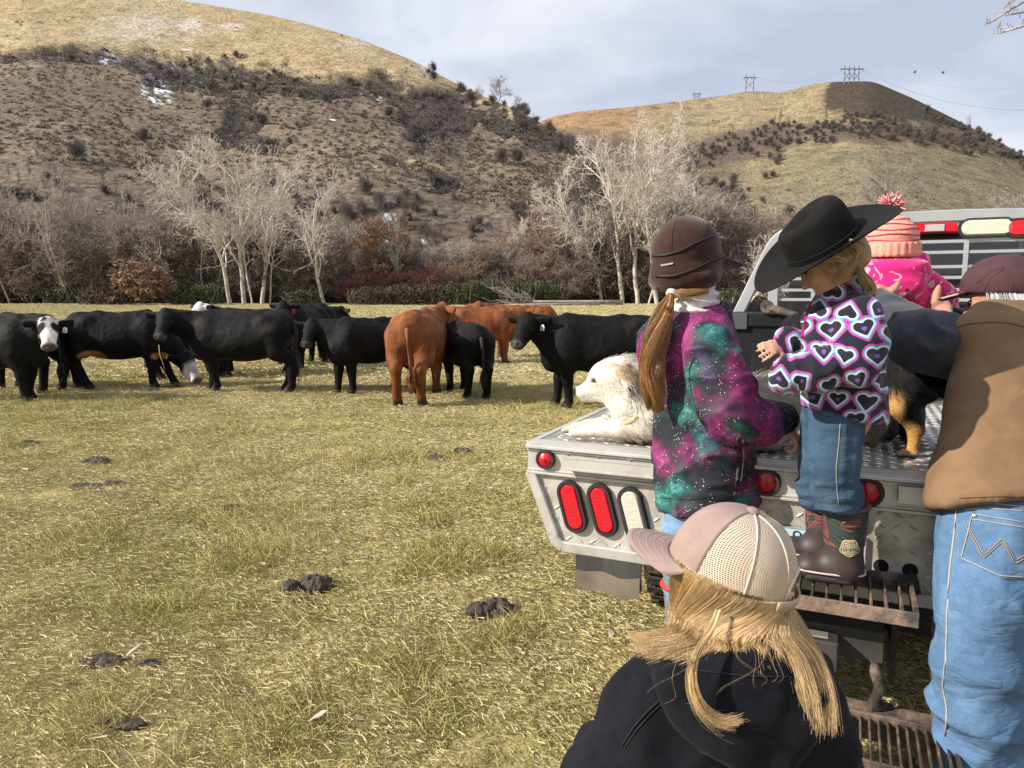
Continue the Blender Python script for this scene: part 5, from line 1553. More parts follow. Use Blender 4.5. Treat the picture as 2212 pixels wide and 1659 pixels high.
def blocked(p):
    u, z = p[0], p[2]
    for o in ov:
        if abs(u - o[0] + (z - o[1]) * .29) < .062 and abs(z - o[1]) < .115: return True
    for hh in (hole_1, hole_2):
        if abs(u - hh[0]) < .04 and abs(z - hh[1]) < .035: return True
    return False
lozenges([r for r in rows if not blocked(r[0])], 0).build('tread', m_alu, skirt, local=True, kind='stuff')
# oval and round lights
def oval(hl, hw, n=12):
    a = np.linspace(0, math.pi, n)
    t = np.c_[hw * np.cos(a), (hl - hw) + hw * np.sin(a)]
    return np.concatenate([t, -t])
def oval_light(c, tilt, hl, hw, lens, label, par=None, y0=0.0, horiz=False):
    ct, st = math.cos(tilt), math.sin(tilt)
    X_ = UX * ct + ZX * -st * -1; X_ = UX * ct + ZX * st; Z_ = -UX * st + ZX * ct
    Rm = np.stack([X_, Z_, -VX], 1); cc = (c[0], y0, c[1])
    b = MB(); b.ring(oval(hl, hw), oval(hl - .012, hw - .012), -.004, .014, Rm, cc); b.ring(oval(hl - .004, hw - .004), oval(hl - .012, hw - .012), .014, .020, Rm, cc)
    o = b.build('oval_light', m_rubber, par or T, local=True)
    if label: o['label'] = label
    b = MB(); L0 = oval(hl - .012, hw - .012); L1 = oval(hl - .020, hw - .019)
    n = len(L0); V = np.concatenate([np.c_[L0, np.full(n, .004)], np.c_[L0, np.full(n, .013)], np.c_[L1, np.full(n, .021)]])
    j = np.arange(n); j2 = (j + 1) % n
    b.add(V @ Rm.T + np.array(cc), np.concatenate([np.stack([j, j2, j2 + n, j + n], 1), np.stack([j + n, j2 + n, j2 + 2 * n, j + 2 * n], 1)]), FN=[np.arange(n) + 2 * n])
    b.build('lens', lens, o, smooth='auto', local=True)
    return o
oval_light(ov[0], .27, .098, .045, m_lens_r, 'leftmost red oval tail light')
oval_light(ov[1], .27, .098, .045, m_lens_r, 'second red oval tail light')
oval_light(ov[2], .27, .098, .045, m_lens_w, 'clear oval reversing light')
def round_light(c, r, lens, label):
    b = MB(); cc = (c[0], -.010, c[1]); Rm = np.stack([UX, ZX, -VX], 1)
    b.lathe([(r, -.002), (r, .012), (r * .92, .020), (r * .74, .020), (r * .72, .006)], 28, cc, Rm, close=False)
    o = b.build('round_light', m_rubber, T, smooth='auto', local=True); o['label'] = label
    b = MB(); b.lathe([(r * .74, .002), (r * .72, .015), (r * .45, .022), (r * .16, .024), (r * .15, .028), (.0005, .029)], 28, cc, Rm, close=False); b.build('lens', lens, o, smooth='auto', local=True)
rl = on_v(1180, 991, -.01); round_light(rl, .037, m_lens_r, 'small round marker light at the left corner')
for px, py, lb in ((1655, 1040, 'round red light beside the purple jacket'), (1752, 1050, 'round light behind the blue jeans'), (1875, 1062, 'round red light right of the blue jeans')):
    round_light(on_v(px, py, -.01), .046, m_lens_d, lb)
# rub rails with stake pockets
def rub(u0, u1, z, name):
    b = MB(); b.box(((u0 + u1) / 2, -.052, z), ((u1 - u0) / 2, .004, .020), bevel=.002); b.box(((u0 + u1) / 2, -.050, z + .021), ((u1 - u0) / 2, .008, .003)); b.box(((u0 + u1) / 2, -.050, z - .021), ((u1 - u0) / 2, .008, .003))
    k = u0
    while k < u1:
        b.box((k + .004, -.030, z), (.004, .020, .022)); k += .115
    b.build(name, m_alu, T, local=True)
ra, rb_ = on_v(1216, 997, -.05), on_v(1940, 1068, -.05)
rub(ra[0], ra[0] + .62, ra[1] - .004, 'rub_rail'); rub(rb_[0], TW - .1, rb_[1], 'rub_rail')
# holes in the plate
m_hole = mat('hole_black', (.004, .004, .004), rough=.9)
for hh in (hole_1, hole_2):
    b = MB(); b.lathe([(.0005, .0012), (.022, .0014), (.022, .0002)], 20, (hh[0], 0, hh[1]), np.stack([UX, ZX, -VX], 1), close=False); b.build('cable_hole', m_hole, T, local=True)
b = MB(); b.tube([[hole_2[0], .02, hole_2[1]], [hole_2[0] + .012, -.05, hole_2[1] - .025], [hole_2[0] + .02, -.06, hole_2[1] - .05]], [.012, .012, .010], 8); b.build('cable_plug', m_rubber, T, smooth=True, local=True)
# licence plate
m_lp = bpy.data.materials.new('licence_plate_print'); m_lp.use_nodes = True
_b = m_lp.node_tree.nodes['Principled BSDF']; _t = m_lp.node_tree.nodes.new('ShaderNodeTexCoord'); _s = m_lp.node_tree.nodes.new('ShaderNodeSeparateXYZ'); _r4 = m_lp.node_tree.nodes.new('ShaderNodeValToRGB')
m_lp.node_tree.links.new(_t.outputs['Generated'], _s.inputs[0]); m_lp.node_tree.links.new(_s.outputs['Z'], _r4.inputs['Fac']); m_lp.node_tree.links.new(_r4.outputs[0], _b.inputs['Base Color'])
_r4.color_ramp.elements[0].color = (.62, .66, .64, 1); _r4.color_ramp.elements[1].color = (.42, .60, .70, 1); _r4.color_ramp.elements[0].position = .2; _r4.color_ramp.elements[1].position = .8
_b.inputs['Roughness'].default_value = .4
lp_r = on_v(1868, 1195, -.012)
pc = np.array([lp_r[0] - .135, -.012, .5 * (on_v(1800, 1150, -.012)[1] + on_v(1800, 1238, -.012)[1])])
a_ = np.linspace(0, math.pi / 2, 4); ol = []
for cx, cz, a0 in ((.125, .057, 0), (-.125, .057, math.pi / 2), (-.125, -.057, math.pi), (.125, -.057, 1.5 * math.pi)):
    for q in a_: ol.append((cx + .010 * math.cos(q + a0), cz + .010 * math.sin(q + a0)))
ol = np.array(ol)
b = MB(); b.prism(ol, 0, .0025, Rv, pc); lp = b.build('licence_plate', m_lp, T, local=True)
b = MB(); b.ring(ol * 1.015, ol * .955, .0, .005, Rv, pc); b.build('plate_frame', m_alu, lp, local=True)
def text(body, size, x, z, m, par, name, off=.004, ext=.0008):
    cu = bpy.data.curves.new(name, 'FONT'); cu.body = body; cu.size = size; cu.extrude = ext; cu.offset = size * .008
    tmp = bpy.data.objects.new(name, cu); COL.objects.link(tmp)
    me = bpy.data.meshes.new_from_object(tmp.evaluated_get(bpy.context.evaluated_depsgraph_get()))
    bpy.data.objects.remove(tmp)
    n = len(me.vertices); V = np.empty(n * 3, np.float32); me.vertices.foreach_get('co', V); V = V.reshape(-1, 3)
    V = (V + [x, z, off]) @ Rv.T + pc
    me.vertices.foreach_set('co', V.astype(np.float32).ravel()); me.materials.clear(); me.materials.append(m); me.update()
    o = new_obj(name, me, par); return o
m_navy = mat('plate_ink', (.012, .018, .045), rough=.5)
lx = on_v(1711, 1160, -.012)[0] - pc[0]
text('Oregon', .034, lx, .034, m_navy, lp, 'plate_lettering')
text('0', .075, on_v(1702, 1200, -.012)[0] - pc[0] - .012, -.030, m_navy, lp, 'plate_number')

# mud flap, wheels, chassis
f0, f1 = on_v(1241, 1185, .30), on_v(1381, 1300, .30)
b = MB(); n = 8
uu = np.linspace(f0[0], f1[0], n); V = []
zf = f1[1]
for k, z in enumerate(np.linspace(.60, zf + .03, 5)):
    for u in uu: V.append((u, .30 + .012 * math.sin((u - f0[0]) * 22) + .03 * k / 5, z))
b.add(V, grid_faces(5, n)); V2 = np.array(V) + [0, .012, 0]; b.add(V2, grid_faces(5, n)[:, ::-1]); fl = b.build('mud_flap', m_flap, T, smooth=True, local=True)
b = MB(); V = []
for z in (zf + .085, zf):
    for u in uu: V.append((u - .004, .318 + .012 * math.sin((u - f0[0]) * 22), z + .006 * math.sin(u * 40)))
b.add(V, grid_faces(2, n)); b.add(np.array(V) + [0, .004, 0], grid_faces(2, n)[:, ::-1]); b.build('flap_weight', m_flapw, fl, smooth=True, local=True)
for u0 in (.27, 1.58):
    R_ = np.stack([VX, ZX, UX], 1); cc = (u0 + .15, .98, .405)
    b = MB(); b.lathe([(.21, -.10), (.34, -.14), (.39, -.135), (.405, -.11), (.405, .11), (.39, .135), (.34, .14), (.21, .10)], 40, cc, R_, close=False)
    for k in range(40):
        a_ = k * 2 * math.pi / 40
        for w_ in (-.07, .07):
            d_ = np.array([0, math.cos(a_), math.sin(a_)])
            b.box(np.array(cc) + UX * (w_ + .01 * (k % 2)) + d_ * .408, (.055, .018, .010), np.stack([UX, np.cross(d_, UX), d_], 1))
    wh = b.build('wheel', m_mudr, T, local=True)
    b = MB(); b.lathe([(.02, -.04), (.10, -.05), (.17, -.09), (.215, -.11), (.215, .10), (.02, .08)], 24, cc, R_); b.build('rim', m_under, wh, smooth='auto', local=True)
for u0 in (.42, 1.42):                                              # front wheels under the cab
    R_ = np.stack([VX, ZX, UX], 1); cc = (u0 + .15, 4.5, .405)
    b = MB(); b.lathe([(.21, -.10), (.34, -.14), (.39, -.135), (.405, -.11), (.405, .11), (.39, .135), (.34, .14), (.21, .10)], 30, cc, R_); b.build('wheel', m_mudr, T, local=True)
b = MB()
for u0 in (.78, 1.22): b.bar((u0, .03, .66), (u0, 5.2, .66), .07, .14)
b.bar((.5, .98, .42), (1.6, .98, .42), .12, .12)
b.lathe([(.02, -.12), (.15, -.06), (.15, .06), (.02, .12)], 14, (1.0, .98, .42))
for v0 in (.12, .5, 1.3, 1.9): b.bar((.1, v0, .80), (TW - .1, v0, .80), .06, .10)
b.build('chassis', m_under, T, local=True)
b = MB()
b.box((1.03, -.02, .44), (.16, .16, .045)); b.box((1.03, -.10, .42), (.045, .16, .045), bevel=.006); b.box((1.22, -.02, .40), (.008, .10, .09)); b.box((.90, -.02, .40), (.008, .10, .09))
b.box((1.05, .06, .47), (.5, .05, .05))
b.build('hitch', m_under, T, local=True)
b = MB(); b.box((.98, -.215, .43), (.075, .03, .038), bevel=.012); b.build('hitch_tongue', m_flapw, T, local=True)
b = MB(); b.tube([[1.16, -.16, .40], [1.19, -.20, .33], [1.17, -.19, .27], [1.22, -.16, .25]], .018, 8); b.build('safety_hook', m_rust, T, smooth=True, local=True)

# steps behind the tail
def step(u0, u1, v0, v1, z, nb, thick, m1, m2, name='step', barw=.007):
    b = MB(); b.bar((u0, v0, z), (u1, v0, z), .010, thick, bevel=.002); st = b.build(name, m2, T, local=True)
    b = MB(); b.bar((u0, v1, z + .004), (u1, v1, z + .004), .010, thick * 1.3, bevel=.002); b.bar((u0 + .005, v0 + .007, z - .001), (u0 + .005, v1 - .007, z - .001), .010, thick * .95); b.bar((u1 - .005, v0 + .007, z - .001), (u1 - .005, v1 - .007, z - .001), .010, thick * .95)
    b.build('step_frame', m1, st, local=True)
    for k in range(nb):
        u = u0 + (k + 1) * (u1 - u0) / (nb + 1)
        b = MB(); b.bar((u, v0 + .007, z + .001), (u, v1 - .007, z + .001), barw, thick * .85, bevel=.0015); b.build('step_bar', m1, st, local=True)
    return st
_s1 = [on_deck(1990, 1262, .60), on_deck(1965, 1338, .585)]
su1 = .5 * (_s1[0][0] + _s1[1][0]); sv0 = _s1[1][1]
step(su1 - .50, su1, sv0, -.025, .585, 12, .042, m_rust, m_rustp)
b = MB(); b.bar((su1 - .46, -.02, .50), (su1 - .46, .1, .70), .03, .01); b.bar((su1 - .04, sv0 + .03, .56), (su1 - .06, .04, .45), .03, .012); b.bar((su1 - .40, sv0 + .03, .56), (su1 - .40, .04, .45), .03, .012); b.build('step_bracket', m_rust, T, local=True)
# lower folding step
zl = .235
_l0, _l1 = on_deck(1815, 1537, zl), on_deck(1815, 1640, zl)
_l2 = on_deck(2040, 1575, zl)
lu0 = _l0[0] - .16; lu1 = max(_l2[0], lu0 + .3) + .02; lv1 = _l0[1]; lv0 = _l1[1]
st2 = step(lu0, lu1, lv0, lv1 - .02, zl, 18, .032, m_rust, m_rust, barw=.006)
b = MB(); b.bar((lu0, lv1 + .01, zl + .012), (lu1, lv1 + .01, zl + .012), .07, .010, up=(0, -.25, 1)); b.bar((lu0, lv1 - .02, zl - .02), (lu1, lv1 - .02, zl - .02), .006, .07); b.build('step_lip', m_rust, st2, local=True)
b = MB()
for u_ in (lu0 + .04, lu1 - .04): b.bar((u_, lv1, zl), (u_, -.02, .5), .03, .012); b.bar((u_, lv0 + .05, zl - .01), (u_, lv0 + .05, .0), .03, .012)
b.build('step_leg', m_rust, T, local=True)
# step the girl in the purple jacket stands on
G1 = at(1492, 1400, 2.42)
g1uv = np.array([(G1 - TO_) @ TU, (G1 - TO_) @ TV]); zg1 = .325
st3 = step(g1uv[0] - .055, g1uv[0] + .24, g1uv[1] - .16, g1uv[1] + .16, zg1 - .022, 6, .042, m_rust, m_rustp)
b = MB()
for u_ in (g1uv[0] + .0, g1uv[0] + .20): b.bar((u_, g1uv[1] + .14, zg1 - .03), (u_, -.0, .52), .03, .012); b.bar((u_, g1uv[1] - .1, zg1 - .04), (u_, g1uv[1] - .1, .0), .03, .012)
b.build('step_leg', m_rust, T, local=True)

# headache rack
RV = 2.05
m_rackm = mat('brushed_rack_aluminium', (.46, .465, .47), rough=.42, metal=.5, var=.10, scale=6, rvar=.1)
def smooth_pts_(pts, n):
    P = np.asarray(pts, float); d = np.r_[0, np.cumsum(np.linalg.norm(np.diff(P, axis=0), axis=1))]
    t = np.linspace(0, d[-1], n); Q = np.stack([np.interp(t, d, P[:, k]) for k in range(3)], 1)
    for _ in range(2): Q[1:-1] = (Q[:-2] + 2 * Q[1:-1] + Q[2:]) / 4
    return Q
def rk(px, py): q = on_v(px, py, RV); return np.array([q[0], RV, q[1]])
b = MB()
lg = [rk(1517, 830), rk(1600, 668), rk(1668, 530)]; lg[0][2] = ZD
top = [rk(1720, 497), rk(1800, 484), rk(1850, 479), rk(1950, 471), rk(2060, 466), rk(2212, 463), rk(2330, 466)]
path = lg[:2] + [rk(1655, 557)] + [rk(1668, 531), rk(1678, 515), rk(1693, 505), rk(1712, 499)] + top[1:]
b.sweep(smooth_pts_(path, 60), .060, .056)
rack = b.build('headache_rack', m_rackm, T, smooth='auto', local=True)
uR = top[-1][0]
b = MB(); b.bar((rk(1672, 600)[0], RV, ZD), (rk(1672, 600)[0], RV, rk(1672, 530)[2]), .055, .05, up=(0, 1, 0), bevel=.004); b.build('upright', m_rackm, rack, local=True)
b = MB(); b.bar(top[-1], (uR + .28, RV, ZD), .06, .058, up=(0, 1, 0), bevel=.006); b.build('upright', m_rackm, rack, local=True)
for py in (523, 546, 577, 600, 626, 648):
    z = rk(2000, py)[2] + .0
    b = MB(); b.box(((rk(1672, 600)[0] + uR) / 2, RV + .004, z), ((uR - rk(1672, 600)[0]) / 2, .010, .0085), bevel=.002); b.build('rack_bar', m_rackm, rack, local=True)
for px in (1760, 1888, 2085):
    u = rk(px, 560)[0]; b = MB(); b.bar((u, RV - .006, ZD if px < 1900 else rk(2000, 600)[2]), (u, RV - .006, rk(2085, 518)[2]), .022, .012, up=(0, 1, 0)); b.build('rack_bar', m_rackm, rack, local=True)
def panel(pl):
    q = [on_v(*p, RV - .004) for p in pl]; b = MB(); b.prism(q, -.01, .006, Rv, (0, RV - .004, 0)); return b.build('light_panel', m_rackm, rack, local=True)
panel([(2062, 478), (2095, 521), (2330, 521), (2330, 476)])
panel([(1790, 494), (1760, 540), (1895, 528), (1915, 484)])
oval_light(on_v(2131, 491, RV - .012), math.pi / 2, .128, .052, m_lens_w, 'clear oval work light on the rack', rack, RV - .012)
oval_light(on_v(2232, 491, RV - .012), math.pi / 2, .128, .052, m_lens_r, 'red oval light on the rack', rack, RV - .012)
# cab
CVv = 2.36
def ck(px, py, v=CVv): q = on_v(px, py, v); return q
uL, uRr = ck(1703, 640)[0], ck(1703, 640)[0] + 1.86
zt, zb, zw0, zw1 = ck(2000, 478)[1], .60, ck(2000, 612)[1], ck(2000, 500)[1]
sec = [(0, zb), (0, zw0), (.05, zw0 + .02), (.16, zt - .06), (.26, zt), (1.55, zt + .02), (2.15, zw0 + .02), (3.2, zw0 - .08), (3.25, zb)]
b = MB(); Rside = np.stack([VX, ZX, UX], 1)
b.prism([(CVv + x, z) for x, z in sec], uL, uRr, Rside)
cab = b.build('cab', m_black, T, local=True)
b = MB(); pz0, pz1 = zw0 + .05, zt - .10
yl = lambda z: CVv + .05 + (z - zw0 - .02) * (.11 / (zt - .08 - zw0)) - .004
V = [(uL + .14, yl(pz0), pz0), (uRr - .14, yl(pz0), pz0), (uRr - .18, yl(pz1), pz1), (uL + .18, yl(pz1), pz1)]
b.add(V + [tuple(np.array(p) + [0, .01, 0]) for p in V], [[0, 1, 2, 3], [7, 6, 5, 4], [0, 4, 5, 1], [1, 5, 6, 2], [2, 6, 7, 3], [3, 7, 4, 0]]); b.build('rear_window', m_glass, cab, local=True)
b = MB(); m_frame = mat('window_frame_black', (.03, .03, .032), rough=.5)
for uu_ in (.36, .64): u = uL + (uRr - uL) * uu_; b.bar((u, yl(pz0) - .006, pz0), (u, yl(pz1) - .006, pz1), .02, .008, up=(0, 1, 0))
b.build('window_frame', m_frame, cab, local=True)
bl0, bl1 = ck(1950, 497, CVv + .12), ck(2078, 487, CVv + .12)
zc = .5 * (ck(2010, 480, CVv + .12)[1] + ck(2010, 504, CVv + .12)[1])
b = MB(); b.box(((bl0[0] + bl1[0]) / 2 - .05, CVv + .13, zc), ((bl1[0] - bl0[0]) / 2 + .06, .025, .034), bevel=.01); br = b.build('brake_light', m_lens_r, cab, local=True); br['label'] = 'red high brake light with a clear cargo lamp'
cl = ck(2020, 489, CVv + .10); b = MB(); b.box((cl[0], CVv + .104, zc - .004), (.05, .006, .020), bevel=.004); b.build('cargo_lamp', mat('clear_lamp', (.45, .43, .42), rough=.15), br, local=True)
b = MB(); b.box((uL - .14, CVv + 1.35, 1.32), (.09, .05, .13), bevel=.02); b.bar((uL - .06, CVv + 1.35, 1.28), (uL + .02, CVv + 1.35, 1.25), .03, .03); b.build('side_mirror', m_black, cab, local=True)

# ------------------------------------------------------------------ things on the deck
tb0, tb1 = on_v(1470, 700, 1.52)[0], on_v(1800, 700, 1.52)[0]
ztb = on_v(1600, 677, 1.52)[1]
tbx = empty('toolbox', tw((tb0 + tb1) / 2, 1.75, ZD), 'black toolbox with a lid lip standing against the rack', 'toolbox', None, TROT)
hw_ = (tb1 - tb0) / 2
b = MB(); b.box((0, 0, (ztb - ZD) / 2 - .03), (hw_ - .012, .22, (ztb - ZD) / 2 - .03), bevel=.01); b.build('box', m_plastic, tbx, local=True)
b = MB(); b.box((0, -.002, ztb - ZD - .035), (hw_, .235, .035), bevel=.008); lid = b.build('lid', m_plastic, tbx, local=True)
xc = on_v(1578, 700, 1.52)[0] - (tb0 + tb1) / 2
b = MB(); b.box((xc + .03, -.238, ztb - ZD - .04), (.055, .006, .042), bevel=.003); b.build('corner_cap', mat('grey_plastic', (.055, .062, .066), rough=.5), lid, local=True)
b = MB(); b.box((xc + .24, -.232, .17), (.13, .014, .13), bevel=.012); b.build('front_panel', m_plastic, tbx, local=True)
b = MB()
p0, p1 = at(1655, 664, tw(0.5, 1.55, 0)[1]), None
h0 = on_v(1657, 663, 1.50); h1 = on_v(1735, 690, 1.44)
P0, P1 = tw(h0[0], 1.50, h0[1]), tw(h1[0], 1.44, h1[1] + .01)
b.tube([P0, P0 * .9 + P1 * .1, P0 * .5 + P1 * .5, P1], [.016, .020, .018, .014], 10)
b.lathe([(.030, -.018), (.034, 0), (.030, .018), (.012, .018), (.012, -.018)], 18, P0, np.stack([TU, ZX, -TV], 1), close=False)
b.tube([P0 * .2 + P1 * .8, P0 * .1 + P1 * .9 + [0, 0, -.06], P1 + [0, 0, -.16], P1 + [.02, -.02, -.27]], [.010, .009, .009, .009], 8)
tag(b.build('pry_bar', m_rust, smooth='auto'), 'dark steel lever leaning on the toolbox lid', 'tool')
b = MB()
for py, o_ in ((868, 0), (884, .0), (893, .03)):
    a0, a1 = on_deck(1620, py - 4, ZD + .03), on_deck(1765, py - 9, ZD + .03)
    b.tube([tw(a0[0], a0[1] + o_, ZD + .022), tw((a0[0] + a1[0]) / 2, (a0[1] + a1[1]) / 2 + .03 + o_, ZD + .024), tw(a1[0], a1[1] + o_, ZD + .022)], .021 if o_ else .014, 10)
tag(b.build('hose', m_rubber, smooth=True), 'black rubber hoses lying on the deck before the toolbox', 'hose')
gp = on_v(2200, 560, 1.35)
b = MB(); c_ = tw(gp[0], 1.35, 0); zt_ = on_v(2200, 548, 1.35)[1]
b.lathe([(.045, ZD - .0), (.045, ZD + .01), (.028, ZD + .012), (.028, zt_ - .03)], 20, c_); gpo = b.build('post', mat('galvanised_post', (.42, .42, .40), rough=.45, metal=.7), smooth='auto')
tag(gpo, 'grey upright pipe post with a black cap by the maroon cap', 'post')
b = MB(); b.lathe([(.036, zt_ - .03), (.040, zt_ - .024), (.040, zt_ - .004), (.036, zt_)], 20, c_); b.build('post_cap', m_rubber, gpo, smooth='auto')
# =================================================================== PEOPLE AND DOGS
from mathutils.bvhtree import BVHTree
def bvh_of(V, Q):
    return BVHTree.FromPolygons([tuple(p) for p in V], [tuple(int(i) for i in q) for q in Q])
def on_surf(bv, px, py, lift=.001):
    d = ray(px, py)
    h = bv.ray_cast(Vector((0, 0, EYE)), Vector(d))
    if h[0] is None: return None, None
    n = np.array(h[1]); n = n if n @ d < 0 else -n
    return np.array(h[0]) + n * lift, n
def surf_line(bv, pts, n=14, lift=.001):
    pts = np.array(pts, float); t = np.linspace(0, len(pts) - 1, n)
    out_ = []
    for q in t:
        k = min(int(q), len(pts) - 2); f = q - k
        p, _ = on_surf(bv, *(pts[k] * (1 - f) + pts[k + 1] * f), lift)
        if p is not None: out_.append(p)
    return np.array(out_)
def smooth_pts(pts, n):
    """Catmull-Rom through pts"""
    P = np.asarray(pts, float); P = np.concatenate([2 * P[:1] - P[1:2], P, 2 * P[-1:] - P[-2:-1]])
    m = len(P) - 3; t = np.linspace(0, m - 1e-6, n); k = t.astype(int); f = (t - k)[:, None]
    a, b, c, d = P[k], P[k + 1], P[k + 2], P[k + 3]
    return .5 * (2 * b + (c - a) * f + (2 * a - 5 * b + 4 * c - d) * f ** 2 + (3 * b - a - 3 * c + d) * f ** 3)
def ridge(P, s, octv=2):
    r = 1 - np.abs(fbm(np.asarray(P) * np.asarray(s), octv)) * 2.2
    return np.sign(r) * np.abs(r) ** 1.6
def rotframe(R, P):
    return np.asarray(P) @ np.asarray(R).T

m_skin = mat('skin', (.52, .30, .215), rough=.5, var=.10, scale=40, bump=.08, bscale=200, spec=.35)
m_skin_m = mat('weathered_skin', (.46, .235, .16), rough=.55, var=.18, scale=30, bump=.15, bscale=150, spec=.35)
m_skin_k = mat('toddler_skin', (.56, .33, .25), rough=.5, var=.1, scale=30, spec=.35)
m_eyew = mat('eye_white', (.6, .58, .55), rough=.2)

def head(s, c, F, k=1.0, ears=True):
    f, l, u = F
    s.ell(c + u * .025 * k - f * .01 * k, np.array([.095, .076, .095]) * k, F, k=.02)
    s.ell(c + f * .030 * k - u * .045 * k, np.array([.062, .056, .070]) * k, F, k=.03)
    s.ell(c + f * .060 * k - u * .092 * k, np.array([.026, .030, .022]) * k, F, k=.025)
    s.cone(c + f * .086 * k + u * .0 * k, c + f * .105 * k - u * .032 * k, .010 * k, .013 * k, k=.012)
    for y in (-1, 1):
        s.ell(c + f * .055 * k + l * y * .036 * k - u * .035 * k, np.array([.03, .024, .026]) * k, F, k=.02)
        if ears: s.ell(c - f * .005 * k + l * y * .080 * k - u * .012 * k, np.array([.022, .009, .032]) * k, F, k=.006)
        s.ell(c + f * .088 * k + l * y * .030 * k + u * .006 * k, np.array([.010, .015, .010]) * k, F, k=.01, op='s')
    s.ell(c + f * .083 * k - u * .062 * k, np.array([.010, .022, .006]) * k, F, k=.006)
    s.ell(c + f * .080 * k - u * .074 * k, np.array([.010, .019, .006]) * k, F, k=.006)
def eyes(c, F, k, root):
    f, l, u = F
    for y in (-1, 1):
        b = MB(); p = c + f * .078 * k + l * y * .030 * k + u * .004 * k
        b.lathe([(.001, -.012 * k), (.0105 * k, -.004 * k), (.0095 * k, .004 * k), (.0045 * k, .0095 * k), (.001, .0105 * k)], 12, p, np.stack([l, u, f], 1))
        b.build('eye', m_eye, root, smooth=True)
def hand(s, w, d, n, k=1.0, curl=.5, thumb=1, spread=.12, topen=.6):
    """w wrist, d direction of the fingers, n out of the back of the hand; thumb=+1 on the side d x n"""
    d = _n(d); n = _n(n - d * (np.asarray(n) @ d)); t = np.cross(d, n) * thumb
    L = .17 * k
    s.ecap(w, w + d * .03 * k, (.026 * k, .020 * k), (.030 * k, .016 * k), t, k=.01)
    s.ecap(w + d * .03 * k, w + d * .082 * k, (.033 * k, .014 * k), (.038 * k, .013 * k), t, k=.01)
    for i, (o, ln) in enumerate(((.029, .070), (.010, .080), (-.010, .074), (-.028, .058))):
        p = w + d * .085 * k + t * o * k; a = curl * .7
        dd = _n(d + t * o / .03 * spread)
        pts = [p]
        for j, fr in enumerate((.45, .32, .26)):
            q = dd * math.cos(a) - n * math.sin(a)
            pts.append(pts[-1] + q * ln * fr * k); a += curl * .9
        s.chain(pts, [.0098 * k, .0090 * k, .0082 * k, .0070 * k], k=.004)
    p = w + d * .025 * k + t * .028 * k
    q1 = p + (t * topen + d * .75 - n * .15) * .036 * k; q2 = q1 + (t * topen * .55 + d * .9 - n * .3) * .032 * k; q3 = q2 + (t * topen * .3 + d * .9 - n * .35) * .022 * k
    s.chain([p, q1, q2, q3], [.014 * k, .0115 * k, .0100 * k, .0078 * k], k=.006)

def lock(pts, wid, n, r, seed, wave=.0, wfreq=3.0, flat=(1, 1, 1), npt=18, taper=.35, endspread=0.0):
    """a lock of hair: n strands round the curve pts, half-widths wid"""
    rng = np.random.default_rng(seed)
    C = smooth_pts(pts, npt); t = np.linspace(0, 1, npt)
    W = np.interp(t, np.linspace(0, 1, len(wid)), wid)
    T = np.gradient(C, axis=0); T /= np.linalg.norm(T, axis=1, keepdims=True)
    A = np.cross(T, [.2, -.95, .1]); A /= np.linalg.norm(A, axis=1, keepdims=True); B = np.cross(T, A)
    a = rng.uniform(0, 6.28, n); q = np.sqrt(rng.uniform(0, 1, n)); ph = rng.uniform(0, 6.28, n) * .3 + np.floor(rng.uniform(0, 4, n)) * 1.5
    tw_ = a[:, None] + t[None] * rng.normal(0, .5, (n, 1)) + wave * 6 * t[None]
    off = (np.cos(tw_) * q[:, None])[..., None] * A[None] * W[None, :, None] + (np.sin(tw_) * q[:, None])[..., None] * B[None] * (W * .55)[None, :, None]
    wv = wave * np.sin(t[None] * wfreq * 6.28 + ph[:, None]) * t[None]
    P = C[None] + off + wv[..., None] * (A * W[:, None])[None]
    ln = 1 - rng.uniform(0, taper, n) * .5                         # uneven ends
    tt = t[None] * ln[:, None] * (npt - 1); k0 = np.clip(tt.astype(int), 0, npt - 2); fr = (tt - k0)[..., None]
    P = np.take_along_axis(P, k0[..., None], 1) * (1 - fr) + np.take_along_axis(P, k0[..., None] + 1, 1) * fr
    if endspread: P = P + (t ** 2)[None, :, None] * rng.normal(0, endspread, (n, 1, 3))
    return P
def hair_obj(name, Ps, r, m, parent, tip=.35):
    V, F, n = [], [], 0
    for P in Ps:
        v, f = strands(P, r * np.ones(len(P)), r * tip * np.ones(len(P))); V.append(v); F.append(f + n); n += len(v)
    tint = np.concatenate([np.full(P.shape[0] * P.shape[1] * 3, .6 + .8 * ((k * .618 + .3) % 1)) for k, P in enumerate(Ps)])
    return mk(name, np.concatenate(V), np.concatenate(F), m, parent, attrs={'tint': tint}, kind='stuff')
def hair_mat(name, cols, rough=.38):
    m = ramp_rand(name, cols, rough=rough); b = m.node_tree.nodes['Principled BSDF']; b.inputs['Specular IOR Level'].default_value = .6
    N, L = m.node_tree.nodes, m.node_tree.links; src = b.inputs['Base Color'].links[0].from_socket
    a_ = N.new('ShaderNodeAttribute'); a_.attribute_name = 'tint'; vm = N.new('ShaderNodeVectorMath'); vm.operation = 'SCALE'
    L.new(src, vm.inputs[0]); L.new(a_.outputs['Fac'], vm.inputs['Scale']); L.new(vm.outputs[0], b.inputs['Base Color'])
    return m

